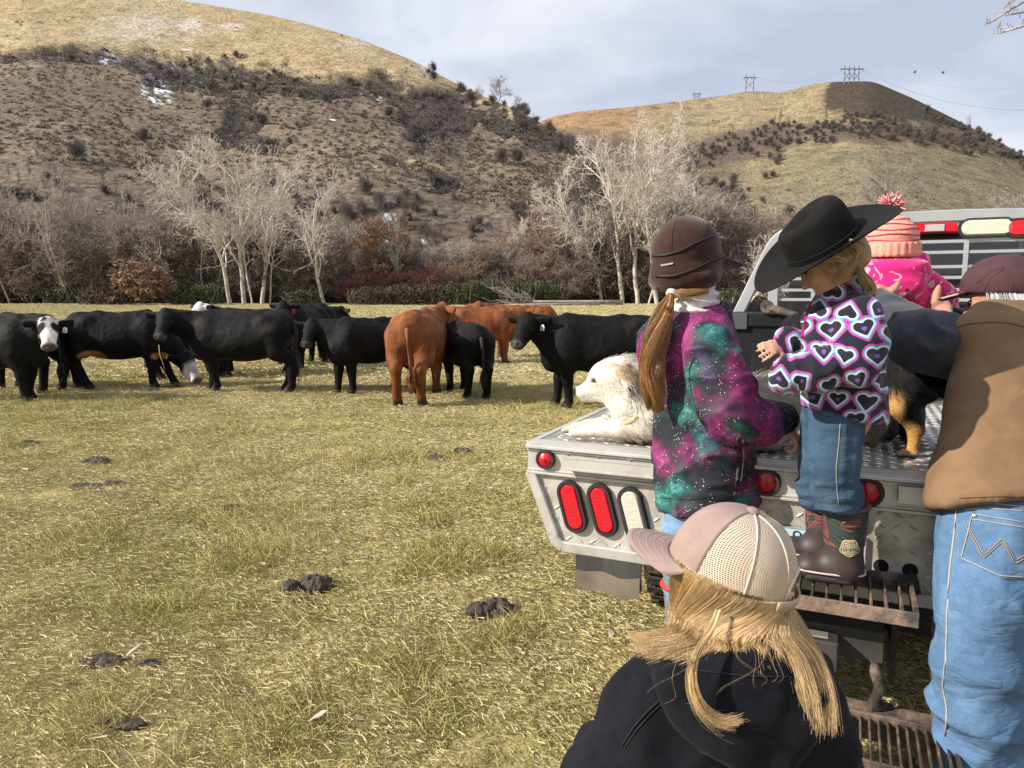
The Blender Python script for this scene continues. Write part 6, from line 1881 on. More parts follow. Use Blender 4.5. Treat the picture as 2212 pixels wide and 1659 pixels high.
def fur(name, V, Q, m, parent, n, length, flow, seed, r=.0011, lift=.55, curl=.15, keep=None, col=None):
    rng = np.random.default_rng(seed)
    N_ = normals(V, Q)
    A4 = np.linalg.norm(np.cross(V[Q[:, 2]] - V[Q[:, 0]], V[Q[:, 3]] - V[Q[:, 1]]), axis=1)
    f = rng.choice(len(Q), n, p=A4 / A4.sum())
    w = rng.dirichlet((1, 1, 1, 1), n)
    p = (V[Q[f]] * w[..., None]).sum(1); nn = (N_[Q[f]] * w[..., None]).sum(1)
    if keep is not None:
        k = keep(p); p, nn = p[k], nn[k]
    n = len(p)
    fl = flow(p); fl = fl - nn * (fl * nn).sum(1, keepdims=True); fl /= np.linalg.norm(fl, axis=1, keepdims=True) + 1e-9
    cl = np.stack([fbm(p * 30 + k * 7, 2) for k in range(3)], 1)
    L = (length(p) * rng.uniform(.6, 1.25, n))[:, None, None]
    t = np.linspace(0, 1, 5)[None, :, None]
    dr = nn[:, None] * lift * (1 - .6 * t) + fl[:, None] * (.55 + .6 * t) + cl[:, None] * .7 + rng.normal(0, curl, (n, 1, 3))
    P = p[:, None] - nn[:, None] * .002 + np.concatenate([np.zeros((n, 1, 3)), np.cumsum(dr[:, 1:] * .25, 1)], 1) * L
    v, fq = strands(P, r, r * .35)
    at_ = None
    if col is not None:
        at_ = {'Col': np.repeat(col(p), 15, 0)}
    return mk(name, v, fq, m, parent, attrs=at_, kind='stuff')

def denim(name, col, fade=.35):
    m = mat(name, col, rough=.85, var=.22, scale=260, bump=.25, bscale=420, bdist=.002, spec=.2, dirt=tuple(min(1, c * 1.55 + .025) for c in col), dirt_scale=9, dirt_amt=fade, fold=(.28, 6, (1, 1, 2.4)))
    return m
m_stitch = mat('pale_stitching', (.42, .38, .29), rough=.8)

# ------------------------------------------------------------------ girl in the purple jacket
Y1 = 2.42; u1 = Y1 / 1598.
g = lambda px, py, dy=0.: at(px, py, Y1 + dy)
H1 = _n([.86, .51, 0]); S1 = np.array([H1[1], -H1[0], 0])           # S1: her right side, towards the camera
F1 = frame(_n(H1 + np.array([0, 0, .04])))
zsole1 = zg1
r1 = empty('person', (g(1500, 1400)[0], Y1, zsole1), 'girl in a purple and teal galaxy jacket and brown fleece cap with a long ponytail', 'person', 'children around the truck bed')
hc1 = g(1484, 572)
s = SDF(); head(s, hc1, F1, .98)
s.cone(hc1 - F1[2] * .06 - H1 * .01, g(1496, 700), .048, .052, k=.03)
s.ecap(g(1498, 730), g(1510, 1050), (.12, .08), (.11, .09), S1, k=.04)
lh = g(1697, 912, -.13)
s.chain([g(1528, 735, -.12), g(1572, 900, -.17), lh], [.05, .042, .026], k=.03)
s.chain([g(1502, 735, .12), g(1530, 885, .18), g(1585, 905, .16)], [.05, .042, .026], k=.03)
hand(s, lh - _n(lh - g(1572, 900, -.17)) * .012, _n(np.array([.62, -.1, -.75])), np.array([.72, -.45, .50]), .86, curl=1.05, thumb=-1, topen=.4)
hand(s, g(1585, 905, .16), np.array([.3, .9, -.3]), np.array([0, -.2, 1]), .86, curl=.7)
for x0, dy in ((1478, -.05), (1535, .07)):
    s.chain([g(x0 + 10, 1080, dy), g(x0 - 8, 1225, dy), np.array([*g(x0 - 10, 1400, dy)[:2], zsole1 + .06])], [.062, .045, .035], k=.03)
    fc = np.array([*g(x0 - 10, 1400, dy)[:2], zsole1 + .04]); s.cone(fc, fc + H1 * .12, .035, .028, k=.02)
V, Q = s.mesh(.0075, 1); mk('body', V, Q, m_skin, r1); eyes(hc1, F1, .98, r1)
# hat
def felt(name, col): return mat(name, col, rough=.9, var=.18, scale=60, bump=.35, bscale=160, bdist=.003, sheen=.25, spec=.15)
m_fleece = felt('brown_fleece', (.042, .017, .014)); m_pipe = mat('black_piping', (.012, .012, .013), rough=.6)
s = SDF(); c = g(1483, 552)
s.ell(c, (.122, .100, .128), F1, k=.02)
s.ell(g(1480, 590), (.120, .106, .070), F1, k=.015)
s.ell(g(1497, 600, -.03), (.082, .085, .040), F1, k=.015)
s.ell(g(1450, 608), (.06, .085, .032), F1, k=.02)
s.plane(g(1490, 626), np.array([.10, 0, -1]))
s.ell(hc1 + H1 * .06 - F1[2] * .06, (.09, .075, .085), F1, k=.01, op='s')
vis = _n(H1 * .95 + np.array([0, 0, -.20])); s.ecap(c + H1 * .085 + [0, 0, -.005], c + H1 * .205 + [0, 0, -.028], (.080, .014), (.058, .010), S1, k=.012)
V, Q = s.mesh(.0062, 1); N_ = normals(V, Q)
V = V + N_ * (.0022 * fbm(V * 30, 3) + .003 * ridge(V, (12, 12, 32)) * (V[:, 2] < g(1480, 570)[2]))[:, None]
hat = mk('hat', V, Q, m_fleece, r1); bv = bvh_of(V, Q)
for pts in ([(1409, 553), (1437, 551), (1471, 542), (1505, 524), (1543, 508)], [(1416, 596), (1455, 596), (1494, 584), (1528, 568), (1560, 553)], [(1462, 472), (1452, 505), (1450, 548)]):
    L = surf_line(bv, pts, 16, .0012)
    if len(L) > 3:
        b = MB(); b.tube(L, .0042 if len(pts) > 3 else .0012, 6); b.build('piping' if len(pts) > 3 else 'seam', m_pipe if len(pts) > 3 else m_fleece, hat, smooth=True)
p0, n0 = on_surf(bv, 1429, 574, .004); p1, n1 = on_surf(bv, 1455, 569, .004)
if p0 is not None and p1 is not None:
    b = MB(); b.bar(p0, p1, .005, .007, up=(0, 0, 1), bevel=.0015); b.build('badge', mat('polished_badge', (.72, .72, .62), rough=.2, metal=.9), hat)
# scarf
m_scarf = bpy.data.materials.new('floral_scarf'); m_scarf.use_nodes = True
nt = m_scarf.node_tree; N, L_ = nt.nodes, nt.links; b_ = N['Principled BSDF']; b_.inputs['Roughness'].default_value = .85
t_ = N.new('ShaderNodeTexCoord'); n_ = N.new('ShaderNodeTexNoise'); n_.inputs['Scale'].default_value = 34; n_.inputs['Detail'].default_value = 3; n_.inputs['Distortion'].default_value = 2.2
L_.new(t_.outputs['Object'], n_.inputs['Vector']); r_ = N.new('ShaderNodeValToRGB'); el = r_.color_ramp.elements
el[0].position = .30; el[0].color = (.06, .08, .10, 1); el[1].position = .36; el[1].color = (.70, .68, .66, 1)
for p_, c_ in ((.5, (.72, .70, .69, 1)), (.56, (.62, .40, .36, 1)), (.60, (.72, .70, .68, 1)), (.68, (.70, .68, .67, 1)), (.71, (.28, .45, .42, 1)), (.76, (.7, .68, .67, 1))):
    e = el.new(p_); e.color = c_
L_.new(n_.outputs['Fac'], r_.inputs['Fac']); L_.new(r_.outputs[0], b_.inputs['Base Color'])
s = SDF(); s.ecap(g(1500, 640), g(1498, 672), (.074, .074), (.086, .082), S1, k=.02)
V, Q = s.mesh(.006, 1); N_ = normals(V, Q); V = V + N_ * (.006 * np.sin(V[:, 2] * 260 + 3 * fbm(V * 12, 2)) + .004 * fbm(V * 25, 2))[:, None]
mk('scarf', V, Q, m_scarf, r1)
# jacket
m_gal = bpy.data.materials.new('galaxy_print'); m_gal.use_nodes = True
nt = m_gal.node_tree; N, L_ = nt.nodes, nt.links; b_ = N['Principled BSDF']; b_.inputs['Roughness'].default_value = .6; b_.inputs['Specular IOR Level'].default_value = .3
t_ = N.new('ShaderNodeTexCoord')
def nn_(scale, det=3, off=(0, 0, 0), dist=.0):
    mp_ = N.new('ShaderNodeMapping'); mp_.inputs['Location'].default_value = off; L_.new(t_.outputs['Object'], mp_.inputs['Vector'])
    q = N.new('ShaderNodeTexNoise'); q.inputs['Scale'].default_value = scale; q.inputs['Detail'].default_value = det; q.inputs['Distortion'].default_value = dist
    L_.new(mp_.outputs[0], q.inputs['Vector']); return q.outputs['Fac']
def mr_(v, a, b, c=0., d=1.):
    q = N.new('ShaderNodeMapRange'); q.interpolation_type = 'SMOOTHSTEP'
    for k, x in zip(('From Min', 'From Max', 'To Min', 'To Max'), (a, b, c, d)): q.inputs[k].default_value = x
    L_.new(v, q.inputs['Value']); return q.outputs[0]
def mx_(f, a, b, blend='MIX'):
    q = N.new('ShaderNodeMixRGB'); q.blend_type = blend
    if hasattr(f, 'links'): L_.new(f, q.inputs['Fac'])
    else: q.inputs['Fac'].default_value = f
    for k, x in (('Color1', a), ('Color2', b)):
        if hasattr(x, 'links'): L_.new(x, q.inputs[k])
        else: q.inputs[k].default_value = (*x, 1)
    return q.outputs[0]
dark = (.020, .022, .030)
big = nn_(5.2, 2, (0, 0, 0), .4); fine = nn_(60, 4, (3, 0, 0), 1.0)
c1 = mx_(mr_(big, .47, .60), dark, (.24, .022, .135))
c1 = mx_(mr_(big, .59, .72, 0, .8), c1, (.44, .07, .27))
tl = nn_(5.6, 2, (4.1, 1.3, 2.2), .4)
c1 = mx_(mr_(tl, .52, .62, 0, .95), c1, (.025, .15, .14))
c1 = mx_(mr_(tl, .61, .70, 0, .8), c1, (.10, .38, .34))
vi = nn_(6.4, 2, (9.1, 4.3, 1.2), .3)
c1 = mx_(mr_(vi, .60, .72, 0, .7), c1, (.16, .065, .26))
c1 = mx_(mr_(fine, .42, .62, 0, .6), c1, dark)
vo = N.new('ShaderNodeTexVoronoi'); vo.inputs['Scale'].default_value = 120; L_.new(t_.outputs['Object'], vo.inputs['Vector'])
spk = mr_(vo.outputs['Distance'], .20, .12); gate = mr_(nn_(22, 2, (1, 7, 3)), .47, .56)
ml = N.new('ShaderNodeMath'); ml.operation = 'MULTIPLY'; L_.new(spk, ml.inputs[0]); L_.new(gate, ml.inputs[1])
c1 = mx_(ml.outputs[0], c1, (.75, .70, .75))
L_.new(c1, b_.inputs['Base Color'])
s = SDF()
s.ecap(g(1497, 745), g(1528, 1085), (.150, .112), (.165, .178), S1, k=.03)
s.cone(g(1500, 745), g(1506, 692), .105, .080, k=.05)
s.ell(g(1452, 735, -.01), (.066, .135, .085), F1, k=.035); s.ell(g(1440, 770, -.02), (.05, .11, .08), F1, k=.04)
s.cone(g(1545, 695, .0), g(1564, 664, .0), .05, .026, k=.03)
s.chain([g(1528, 752, -.125), g(1560, 840, -.16), g(1580, 896, -.185)], [.084, .088, .078], k=.03)
s.chain([g(1580, 896, -.185), g(1640, 912, -.165), g(1688, 908, -.135)], [.076, .060, .047], k=.03)
s.chain([g(1502, 752, .125), g(1530, 885, .18), g(1570, 905, .16)], [.080, .068, .05], k=.03)
s.plane(g(1530, 1084), np.array([.10, 0, -1]), k=.004)
s.cone(g(1508, 640), g(1506, 690), .070, .060, k=.008, op='s')
s.cone(g(1500, 1130), g(1510, 1060), .13, .11, k=.01, op='s')
V, Q = s.mesh(.0068, 2); N_ = normals(V, Q)
arm = sst(.0, .05, ((V - g(1528, 752, -.06)) @ S1))
wr = .013 * ridge(V + .1 * fbm(V * 3, 2)[:, None], (7, 7, 13)) * arm + .013 * ridge(V + [0, 0, 3] + .05 * fbm(V * 6, 2)[:, None], (9, 9, 4)) * (1 - arm) + .004 * fbm(V * 22, 2)
V = V + N_ * wr[:, None]
V = laplace(V, Q, .25)
jk = mk('jacket', V, Q, m_gal, r1); bvj = bvh_of(V, Q)
def strip(pts, r, m, name, par, bv, n=18, lift=.001, sides=5):
    L = surf_line(bv, pts, n, lift)
    if len(L) < 3: return None
    b = MB(); b.tube(L, r, sides); return b.build(name, m, par, smooth=True)
strip([(1594, 945), (1598, 990), (1592, 1030), (1586, 1072)], .0065, m_pipe, 'pocket_zip', jk, bvj)
strip([(1604, 950), (1606, 990), (1600, 1040)], .0022, m_stitch, 'zip_edge', jk, bvj)
strip([(1418, 1074), (1480, 1079), (1560, 1070), (1640, 1045)], .0012, m_pipe, 'hem_seam', jk, bvj)
strip([(1500, 772), (1488, 800), (1494, 850), (1510, 900), (1530, 935)], .0015, m_pipe, 'sleeve_seam', jk, bvj, 22)
# ponytail
m_pony = hair_mat('chestnut_hair', [(.20, .09, .033), (.42, .22, .09), (.28, .135, .05), (.58, .36, .18), (.36, .18, .068)])
tie = g(1453, 630, -.06)
base = [hc1 - H1 * .09 + np.array([0, 0, -.03]), tie]
Ps = []
pth = [tie, g(1440, 665, -.09), g(1418, 720, -.11), g(1405, 780, -.11), g(1404, 830, -.11), g(1414, 870, -.11), g(1414, 896, -.11)]
rng = np.random.default_rng(31)
for k in range(17):
    ox = rng.uniform(-1, 1); oy = rng.uniform(-1, .6); ph = rng.uniform(0, 6.28); end = rng.uniform(.86, 1.0)
    pp_ = [tie] + [np.asarray(p) + np.array([(ox * w_ + 6 * math.sin(ph + i * 1.5)) * u1, oy * w_ * u1 * .8, (1 - end) * i * .06]) for i, (p, w_) in enumerate(zip(pth[1:], (9, 15, 19, 17, 15, 12)))]
    Ps.append(lock(pp_, np.array([3, 8, 10, 9, 9, 7, 2.5]) * u1, 170, .0012, 500 + k, wave=.25, wfreq=1.5, endspread=.002))
Ps.append(lock([tie, g(1444, 680, -.12), g(1420, 730, -.14), g(1398, 790, -.14), g(1412, 835, -.14), g(1424, 868, -.13), g(1418, 893, -.12)], np.array([5, 10, 14, 13, 14, 12, 5]) * u1, 700, .0012, 2, wave=.3, wfreq=2))
Ps.append(lock([tie, g(1436, 690, -.10), g(1420, 760, -.12), g(1422, 800, -.14), g(1400, 850, -.13), g(1402, 888, -.12)], np.array([4, 8, 9, 10, 9, 4]) * u1, 450, .0012, 3, wave=.3, wfreq=2))
Ps.append(lock([g(1490, 612, -.06), g(1470, 618, -.07), tie], np.array([14, 10, 6]) * u1, 400, .0012, 4))
Ps.append(lock([g(1530, 628, -.09), g(1500, 632, -.10), g(1470, 632, -.09), tie], np.array([5, 8, 8, 5]) * u1, 300, .0011, 5))
hair_obj('hair', Ps, .00062, m_pony, r1)
b = MB(); td = _n(g(1440, 660, -.09) - tie); tf = frame(td)
for k, q in enumerate((-.008, 0, .008)): b.lathe([(.012, -.005), (.0175, -.003), (.0185, 0), (.0175, .003), (.012, .005)], 14, tie + td * (q + .004), np.stack([tf[1], tf[2], tf[0]], 1), close=False)
b.build('hair_tie', mat('cream_hair_tie', (.62, .56, .50), rough=.9, bump=.5, bscale=200), r1, smooth=True)
# jeans and boots
m_den1 = denim('light_blue_denim', (.15, .25, .37), .6)
s = SDF()
for x0, dy in ((1478, -.05), (1538, .07)):
    s.chain([g(x0 + 14, 1070, dy), g(x0 - 4, 1220, dy), np.array([*g(x0 - 8, 1350, dy)[:2], zsole1 + .14])], [.085, .066, .056], k=.02)
V, Q = s.mesh(.0085, 1); N_ = normals(V, Q); V = V + N_ * (.008 * ridge(V, (8, 8, 26)))[:, None]
mk('jeans', V, Q, m_den1, r1)
m_boot1 = mat('grey_boot', (.16, .155, .155), rough=.5, var=.2, scale=10); m_redt = mat('red_trim', (.52, .03, .04), rough=.5)
for x0, dy in ((1470, -.05), (1530, .07)):
    fc = np.array([*g(x0, 1380, dy)[:2], zsole1])
    s = SDF(); s.cone(fc + [0, 0, .06], fc + [0, 0, .205], .052, .066, k=.02); s.ecap(fc + [0, 0, .035], fc + H1 * .13 + [0, 0, .028], (.042, .036), (.040, .030), S1, k=.03)
    s.plane(fc, (0, 0, -1)); s.plane(fc + [0, 0, .205], (-.2, .05, 1)); V, Q = s.mesh(.007, 1)
    bt = mk('boot', V, Q, m_boot1, r1)
    a = np.linspace(0, 2 * math.pi, 24); b = MB(); cc = fc + [0, 0, .180]
    rr_ = .0655
    b.tube(np.stack([cc[0] + rr_ * np.cos(a), cc[1] + rr_ * np.sin(a), cc[2] + .012 * np.cos(a)], 1), .0085, 6, cap=False); b.build('boot_trim', m_redt, bt, smooth=True)

# ------------------------------------------------------------------ girl in the cowboy hat
Y2 = 2.10; u2 = Y2 / 1598.
g = lambda px, py, dy=0.: at(px, py, Y2 + dy)
H2 = _n([-.93, .36, 0]); S2 = np.cross((0, 0, 1), H2)                # her left, towards the camera
zs2 = .612
r2 = empty('person', (g(1815, 1283)[0], Y2 + .05, zs2), 'little girl in a black cowboy hat and fleece covered in rainbow hearts, head bowed', 'person', 'children around the truck bed')
F2 = frame(_n(H2 * .80 + np.array([0, 0, -.60])), (0, 0, 1))
hc2 = g(1790, 556, .0)
s = SDF(); head(s, hc2, F2, .90)
s.cone(hc2 - F2[2] * .03 - F2[0] * .02, g(1822, 660, 0), .044, .05, k=.03)
s.ecap(g(1818, 690), g(1822, 900), (.10, .07), (.09, .075), S2, k=.04)
w2 = g(1704, 737, .13)
s.chain([g(1800, 690, .12), g(1765, 770, .15), w2], [.042, .036, .022], k=.03)
s.chain([g(1850, 690, -.10), g(1848, 780, -.14), g(1745, 804, -.12)], [.042, .036, .022], k=.03)
hand(s, w2, np.array([-.86, -.15, -.30]), np.array([-.05, -.9, .30]), .66, curl=.42, thumb=-1, spread=.22)
hand(s, g(1745, 804, -.12), np.array([-.9, .15, -.25]), np.array([-.3, -.8, .3]), .52, curl=.9)
for x0, dy in ((1806, -.04), (1778, .10)):
    fy = .0 if dy < 0 else .15
    s.chain([g(x0 + 8, 890, dy), g(x0, 1010, dy), np.array([at(1822 if dy < 0 else 1778, 1200, Y2 + fy)[0], Y2 + fy, zs2 + .20])], [.055, .036, .020], k=.03)
    fc = np.array([at(1822 if dy < 0 else 1778, 1200, Y2 + fy)[0], Y2 + fy, zs2 + .045]); s.chain([fc + [0, 0, .16], fc, fc + H2 * .08], [.026, .020, .016], k=.02)
V, Q = s.mesh(.0065, 1); mk('body', V, Q, m_skin, r2); eyes(hc2, F2, .90, r2)
# cowboy hat
m_hatb = mat('black_felt', (.0070, .0066, .0066), rough=.85, var=.25, scale=5, bump=.15, bscale=300, bdist=.001, sheen=.02, spec=.15)
la = _n(at(1643, 634, Y2 + .03) - at(1936, 456, Y2 - .03))           # front direction along the brim
na = np.array([-.53, -.19, .83]); na = _n(na - la * (na @ la)); sa = np.cross(na, la)
hb = at(1779, 531, Y2)
nth, nr = 72, 10
th = np.linspace(0, 2 * math.pi, nth, endpoint=False)
af, as_ = .104, .086
Lf, Ls = .214, .178
rr_ = np.linspace(0, 1, nr)[:, None]
ff = (af + (Lf - af) * rr_) * np.cos(th); ss = (as_ + (Ls - as_) * rr_) * np.sin(th)
zz = rr_ ** 1.6 * (.034 * np.sin(th) ** 2 - .012 * np.cos(th) ** 2)
Pb = hb + ff[..., None] * la + ss[..., None] * sa + zz[..., None] * na
nc = 14; q = np.linspace(0, 1, nc)[:, None]
prof = np.array([(1.0, 0), (.985, .014), (.965, .04), (.945, .066), (.91, .083), (.85, .095), (.72, .103), (.5, .107), (.25, .107), (.0, .106)])
pr = np.interp(q[:, 0], np.linspace(0, 1, len(prof)), prof[:, 0])[:, None]; ph = np.interp(q[:, 0], np.linspace(0, 1, len(prof)), prof[:, 1])[:, None]
pinch = 1 - .16 * sst(.03, .08, ph) * np.exp(-((np.cos(th) - .55) / .35) ** 2) * np.abs(np.sin(th))
cf = af * pr * np.cos(th) + .004 * ph / .08; cs = as_ * pr * np.sin(th) * pinch
hz = ph * 1.0 + .012 * np.cos(th + math.pi) * (ph / .087) - .010 * np.exp(-(cs / .020) ** 2) * sst(.75, .4, pr)
Pc = hb + cf[..., None] * la + cs[..., None] * sa + hz[..., None] * na
b = MB(); b.add(Pb.reshape(-1, 3), grid_faces(nr, nth, True)); b.add(Pc.reshape(-1, 3), grid_faces(nc, nth, True)[:, ::-1])
hat2 = b.build('hat', m_hatb, r2, smooth=True)
md = hat2.modifiers.new('thickness', 'SOLIDIFY'); md.thickness = .0045; md.offset = 0
md = hat2.modifiers.new('round', 'SUBSURF'); md.levels = 1; md.render_levels = 1
b = MB(); k = np.append(np.arange(nth), 0); ring_ = hb + (af * 1.012 * np.cos(th[k]))[:, None] * la + (as_ * 1.012 * np.sin(th[k]))[:, None] * sa + na * .010
for dz in (-.005, 0., .005): b.tube(ring_ + na * dz, .0032, 6, cap=False)
b.build('hat_band', m_hatb, hat2, smooth=True)
# hair
m_blond = hair_mat('fair_hair', [(.36, .24, .115), (.52, .36, .18), (.30, .19, .09), (.60, .45, .26)])
Ps = []
rng = np.random.default_rng(8)
s = SDF(); s.ell(hc2 + F2[2] * .03 - F2[0] * .022, np.array([.092, .078, .092]) * .92, F2, k=.01); s.ell(hc2 - F2[0] * .055 - F2[2] * .03, (.045, .058, .05), F2, k=.03)
V, Q = s.mesh(.007, 1); kp = ((V - hc2) @ F2[0] < .045); 
mk('hair_cap', V, Q, mat('hair_underlayer', (.30, .20, .10), rough=.6, var=.3, scale=60), r2)
tie2 = g(1848, 556, -.07)
for k in range(9):
    f = k / 8.
    st = hc2 + F2[0] * (.055 - .10 * f) + S2 * (.070 + .008 * math.sin(f * 3)) * .95 + F2[2] * (.03 - .02 * f)
    Ps.append(lock([st, hc2 - F2[0] * (.02 + .03 * f) + S2 * .078 - F2[2] * (.03 + .01 * f), g(1828, 535 + 12 * f, -.075), tie2], np.array([9, 8, 7, 5]) * u2, 140, .001, 20 + k))
for k in range(7):                                                 # wisps in front of the ear and neck
    st = hc2 + F2[0] * (.050 - .018 * k) + S2 * .072 + F2[2] * .015
    Ps.append(lock([st, st - F2[2] * .05 - F2[0] * .02 + S2 * .01, g(1785 + 8 * k, 600 + rng.uniform(-4, 10), -.075), g(1800 + 9 * k, 612 + rng.uniform(-6, 14), -.07)], np.array([3, 4, 5, 6]) * u2, 12, .001, 40 + k, endspread=.006))
# braid: three crossing locks
for j in range(3):
    t = np.linspace(0, 1, 26); c_ = smooth_pts([g(1826, 496, -.06), g(1836, 525, -.07), tie2], 26)
    off = np.stack([np.sin(t * 13 + j * 2.094), .6 * np.sin(t * 26 + j * 4.188), 0 * t], 1) * np.array([9, 7, 0]) * u2
    Ps.append(lock(c_ + off, np.array([6, 6, 5]) * u2, 160, .001, 60 + j, npt=30))
Ps.append(lock([tie2, g(1856, 580, -.07), g(1868, 608, -.08), g(1882, 630, -.08), g(1874, 648, -.08)], np.array([4, 9, 12, 11, 6]) * u2, 350, .001, 70, wave=.4, wfreq=1.5))
Ps.append(lock([g(1860, 585, -.07), g(1880, 605, -.09), g(1890, 628, -.09), g(1872, 636, -.09), g(1868, 622, -.09)], np.array([4, 6, 5, 4, 2]) * u2, 50, .001, 71, wave=.3))
hair_obj('hair', Ps, .0007, m_blond, r2)
b = MB(); tf = frame(_n(g(1856, 580, -.07) - tie2)); b.lathe([(.008, -.008), (.0135, -.005), (.0145, 0), (.0135, .005), (.008, .008)], 14, tie2, np.stack([tf[1], tf[2], tf[0]], 1)); b.build('hair_tie', m_rubber, r2, smooth=True)
# heart fleece
def heart_d(x, y):
    x = np.abs(x); y = y + .5
    a = np.sqrt((x - .25) ** 2 + (y - .75) ** 2) - math.sqrt(2) / 4
    m = np.maximum(x + y, 0) * .5
    b_ = np.sqrt(np.minimum(x ** 2 + (y - 1) ** 2, (x - m) ** 2 + (y - m) ** 2)) * np.sign(x - y)
    return np.where(x + y > 1, a, b_)
def hearts(V):
    rng = np.random.default_rng(12)
    a = (V - g(1820, 760)) @ np.array([.93, -.36, 0]); z = V[:, 2] - g(1820, 760)[2]
    D = np.full(len(V), 1.0); E = np.full(len(V), 1.0); sp = .0655
    for i in range(-5, 6):
        for j in range(-6, 7):
            cx = (i + .5 * (j % 2)) * sp + rng.normal(0, .008); cz = j * sp * .93 + rng.normal(0, .007)
            ro = rng.choice([0, 0, math.pi, .4, -.5, 2.7]) + rng.normal(0, .25); sz = rng.uniform(.040, .053)
            x, y = (a - cx) / sz, (z - cz) / sz
            x, y = x * math.cos(ro) + y * math.sin(ro), -x * math.sin(ro) + y * math.cos(ro)
            D = np.minimum(D, heart_d(x, y) * sz)
            if rng.uniform() < .6: E = np.minimum(E, heart_d(x * 4.5, y * 4.5 - .2) * sz / 4.5)
    return D, E
m_heart = bpy.data.materials.new('rainbow_heart_fleece'); m_heart.use_nodes = True
nt = m_heart.node_tree; N, L_ = nt.nodes, nt.links; b_ = N['Principled BSDF']; b_.inputs['Roughness'].default_value = .9; b_.inputs['Sheen Weight'].default_value = .2; b_.inputs['Specular IOR Level'].default_value = .15
an = N.new('ShaderNodeAttribute'); an.attribute_name = 'heart'; mrr = N.new('ShaderNodeMapRange'); mrr.inputs['From Min'].default_value = -.0100; mrr.inputs['From Max'].default_value = .0085
L_.new(an.outputs['Fac'], mrr.inputs['Value']); r_ = N.new('ShaderNodeValToRGB'); el = r_.color_ramp.elements
navy = (.016, .016, .028, 1)
el[0].position = .0; el[0].color = navy; el[1].position = 1.0; el[1].color = navy
for p_, c_ in ((.22, navy), (.28, (.50, .58, .61, 1)), (.40, (.42, .58, .66, 1)), (.50, (.22, .45, .64, 1)), (.62, (.13, .16, .42, 1)), (.72, (.42, .06, .28, 1)), (.84, (.44, .055, .26, 1)), (.90, navy)):
    e = el.new(p_); e.color = c_
L_.new(mrr.outputs[0], r_.inputs['Fac'])
an2 = N.new('ShaderNodeAttribute'); an2.attribute_name = 'small_heart'; m2 = N.new('ShaderNodeMapRange'); m2.inputs['From Min'].default_value = .001; m2.inputs['From Max'].default_value = -.001; L_.new(an2.outputs['Fac'], m2.inputs['Value'])
mm_ = N.new('ShaderNodeMixRGB'); mm_.inputs['Color2'].default_value = (.16, .08, .36, 1); L_.new(m2.outputs[0], mm_.inputs['Fac']); L_.new(r_.outputs[0], mm_.inputs['Color1'])
t_ = N.new('ShaderNodeTexCoord'); n_ = N.new('ShaderNodeTexNoise'); n_.inputs['Scale'].default_value = 350; L_.new(t_.outputs['Object'], n_.inputs['Vector']); bp_ = N.new('ShaderNodeBump'); bp_.inputs['Strength'].default_value = .35; bp_.inputs['Distance'].default_value = .002
L_.new(n_.outputs['Fac'], bp_.inputs['Height']); L_.new(bp_.outputs[0], b_.inputs['Normal']); L_.new(mm_.outputs[0], b_.inputs['Base Color'])
s = SDF()
s.ecap(g(1818, 695), g(1822, 905), (.120, .098), (.125, .110), S2, k=.03)
s.cone(g(1820, 690), g(1818, 606), .085, .052, k=.03)
s.chain([g(1852, 688, -.095), g(1857, 745, -.125), g(1846, 786, -.15)], [.062, .060, .056], k=.025)
s.chain([g(1846, 786, -.15), g(1770, 800, -.14), g(1703, 808, -.115)], [.054, .049, .042], k=.022)
s.cone(g(1703, 808, -.115), g(1692, 826, -.112), .042, .026, k=.02)
s.chain([g(1800, 690, .10), g(1765, 765, .15), g(1705, 738, .135)], [.06, .05, .040], k=.03)
s.plane(g(1822, 893), np.array([-.22, 0, -1]), k=.004); 
w_ax = _n(g(1705, 738, .135) - g(1765, 765, .15))
s.cone(g(1800, 596), g(1806, 625), .046, .036, k=.006, op='s')
s.cone(g(1812, 925), g(1812, 880), .10, .085, k=.008, op='s')
V, Q = s.mesh(.0052, 2)
D, E = hearts(V)
N_ = normals(V, Q)
V = V + N_ * (.010 * ridge(V + .08 * fbm(V * 4, 2)[:, None], (10, 10, 15)) + .002 * fbm(V * 40, 2))[:, None]
V = laplace(V, Q, .5)
jk2 = mk('fleece_jacket', V, Q, m_heart, r2, attrs={'heart': D, 'small_heart': E}); bv2 = bvh_of(V, Q)
strip([(1752, 655), (1744, 680), (1738, 705), (1734, 730)], .005, mat('magenta_zip', (.30, .012, .09), rough=.6), 'zip', jk2, bv2)
strip([(1778, 614), (1792, 606), (1812, 600), (1836, 594), (1858, 588)], .0035, mat('magenta_lining', (.42, .02, .16), rough=.8), 'collar_lining', jk2, bv2)
# jeans
m_den2 = denim('mid_blue_denim', (.040, .078, .130), .4)
s = SDF()
s.ecap(g(1805, 880, .03), g(1805, 905, .03), (.10, .085), (.09, .075), S2, k=.03)
s.chain([g(1808, 900, -.035), g(1800, 1000, -.04), g(1806, 1065, -.03), np.array([g(1820, 1110)[0], Y2 - .0, zs2 + .262])], [.074, .066, .060, .052], k=.02)
s.chain([g(1785, 900, .10), g(1775, 1000, .11), g(1768, 1060, .13), np.array([g(1778, 1110, .13)[0], Y2 + .15, zs2 + .262])], [.070, .064, .058, .05], k=.02)
V, Q = s.mesh(.007, 1); N_ = normals(V, Q)
lo = sst(g(0, 1000)[2] + .02, g(0, 1080)[2], V[:, 2])
V = V + N_ * (.011 * ridge(V + .05 * fbm(V * 6, 2)[:, None], (9, 9, 24)) * (.25 + .75 * lo) + .004 * ridge(V, (30, 30, 5)) * (1 - lo))[:, None]
V = laplace(V, Q, .4)
jn2 = mk('jeans', V, Q, m_den2, r2); bvn = bvh_of(V, Q)
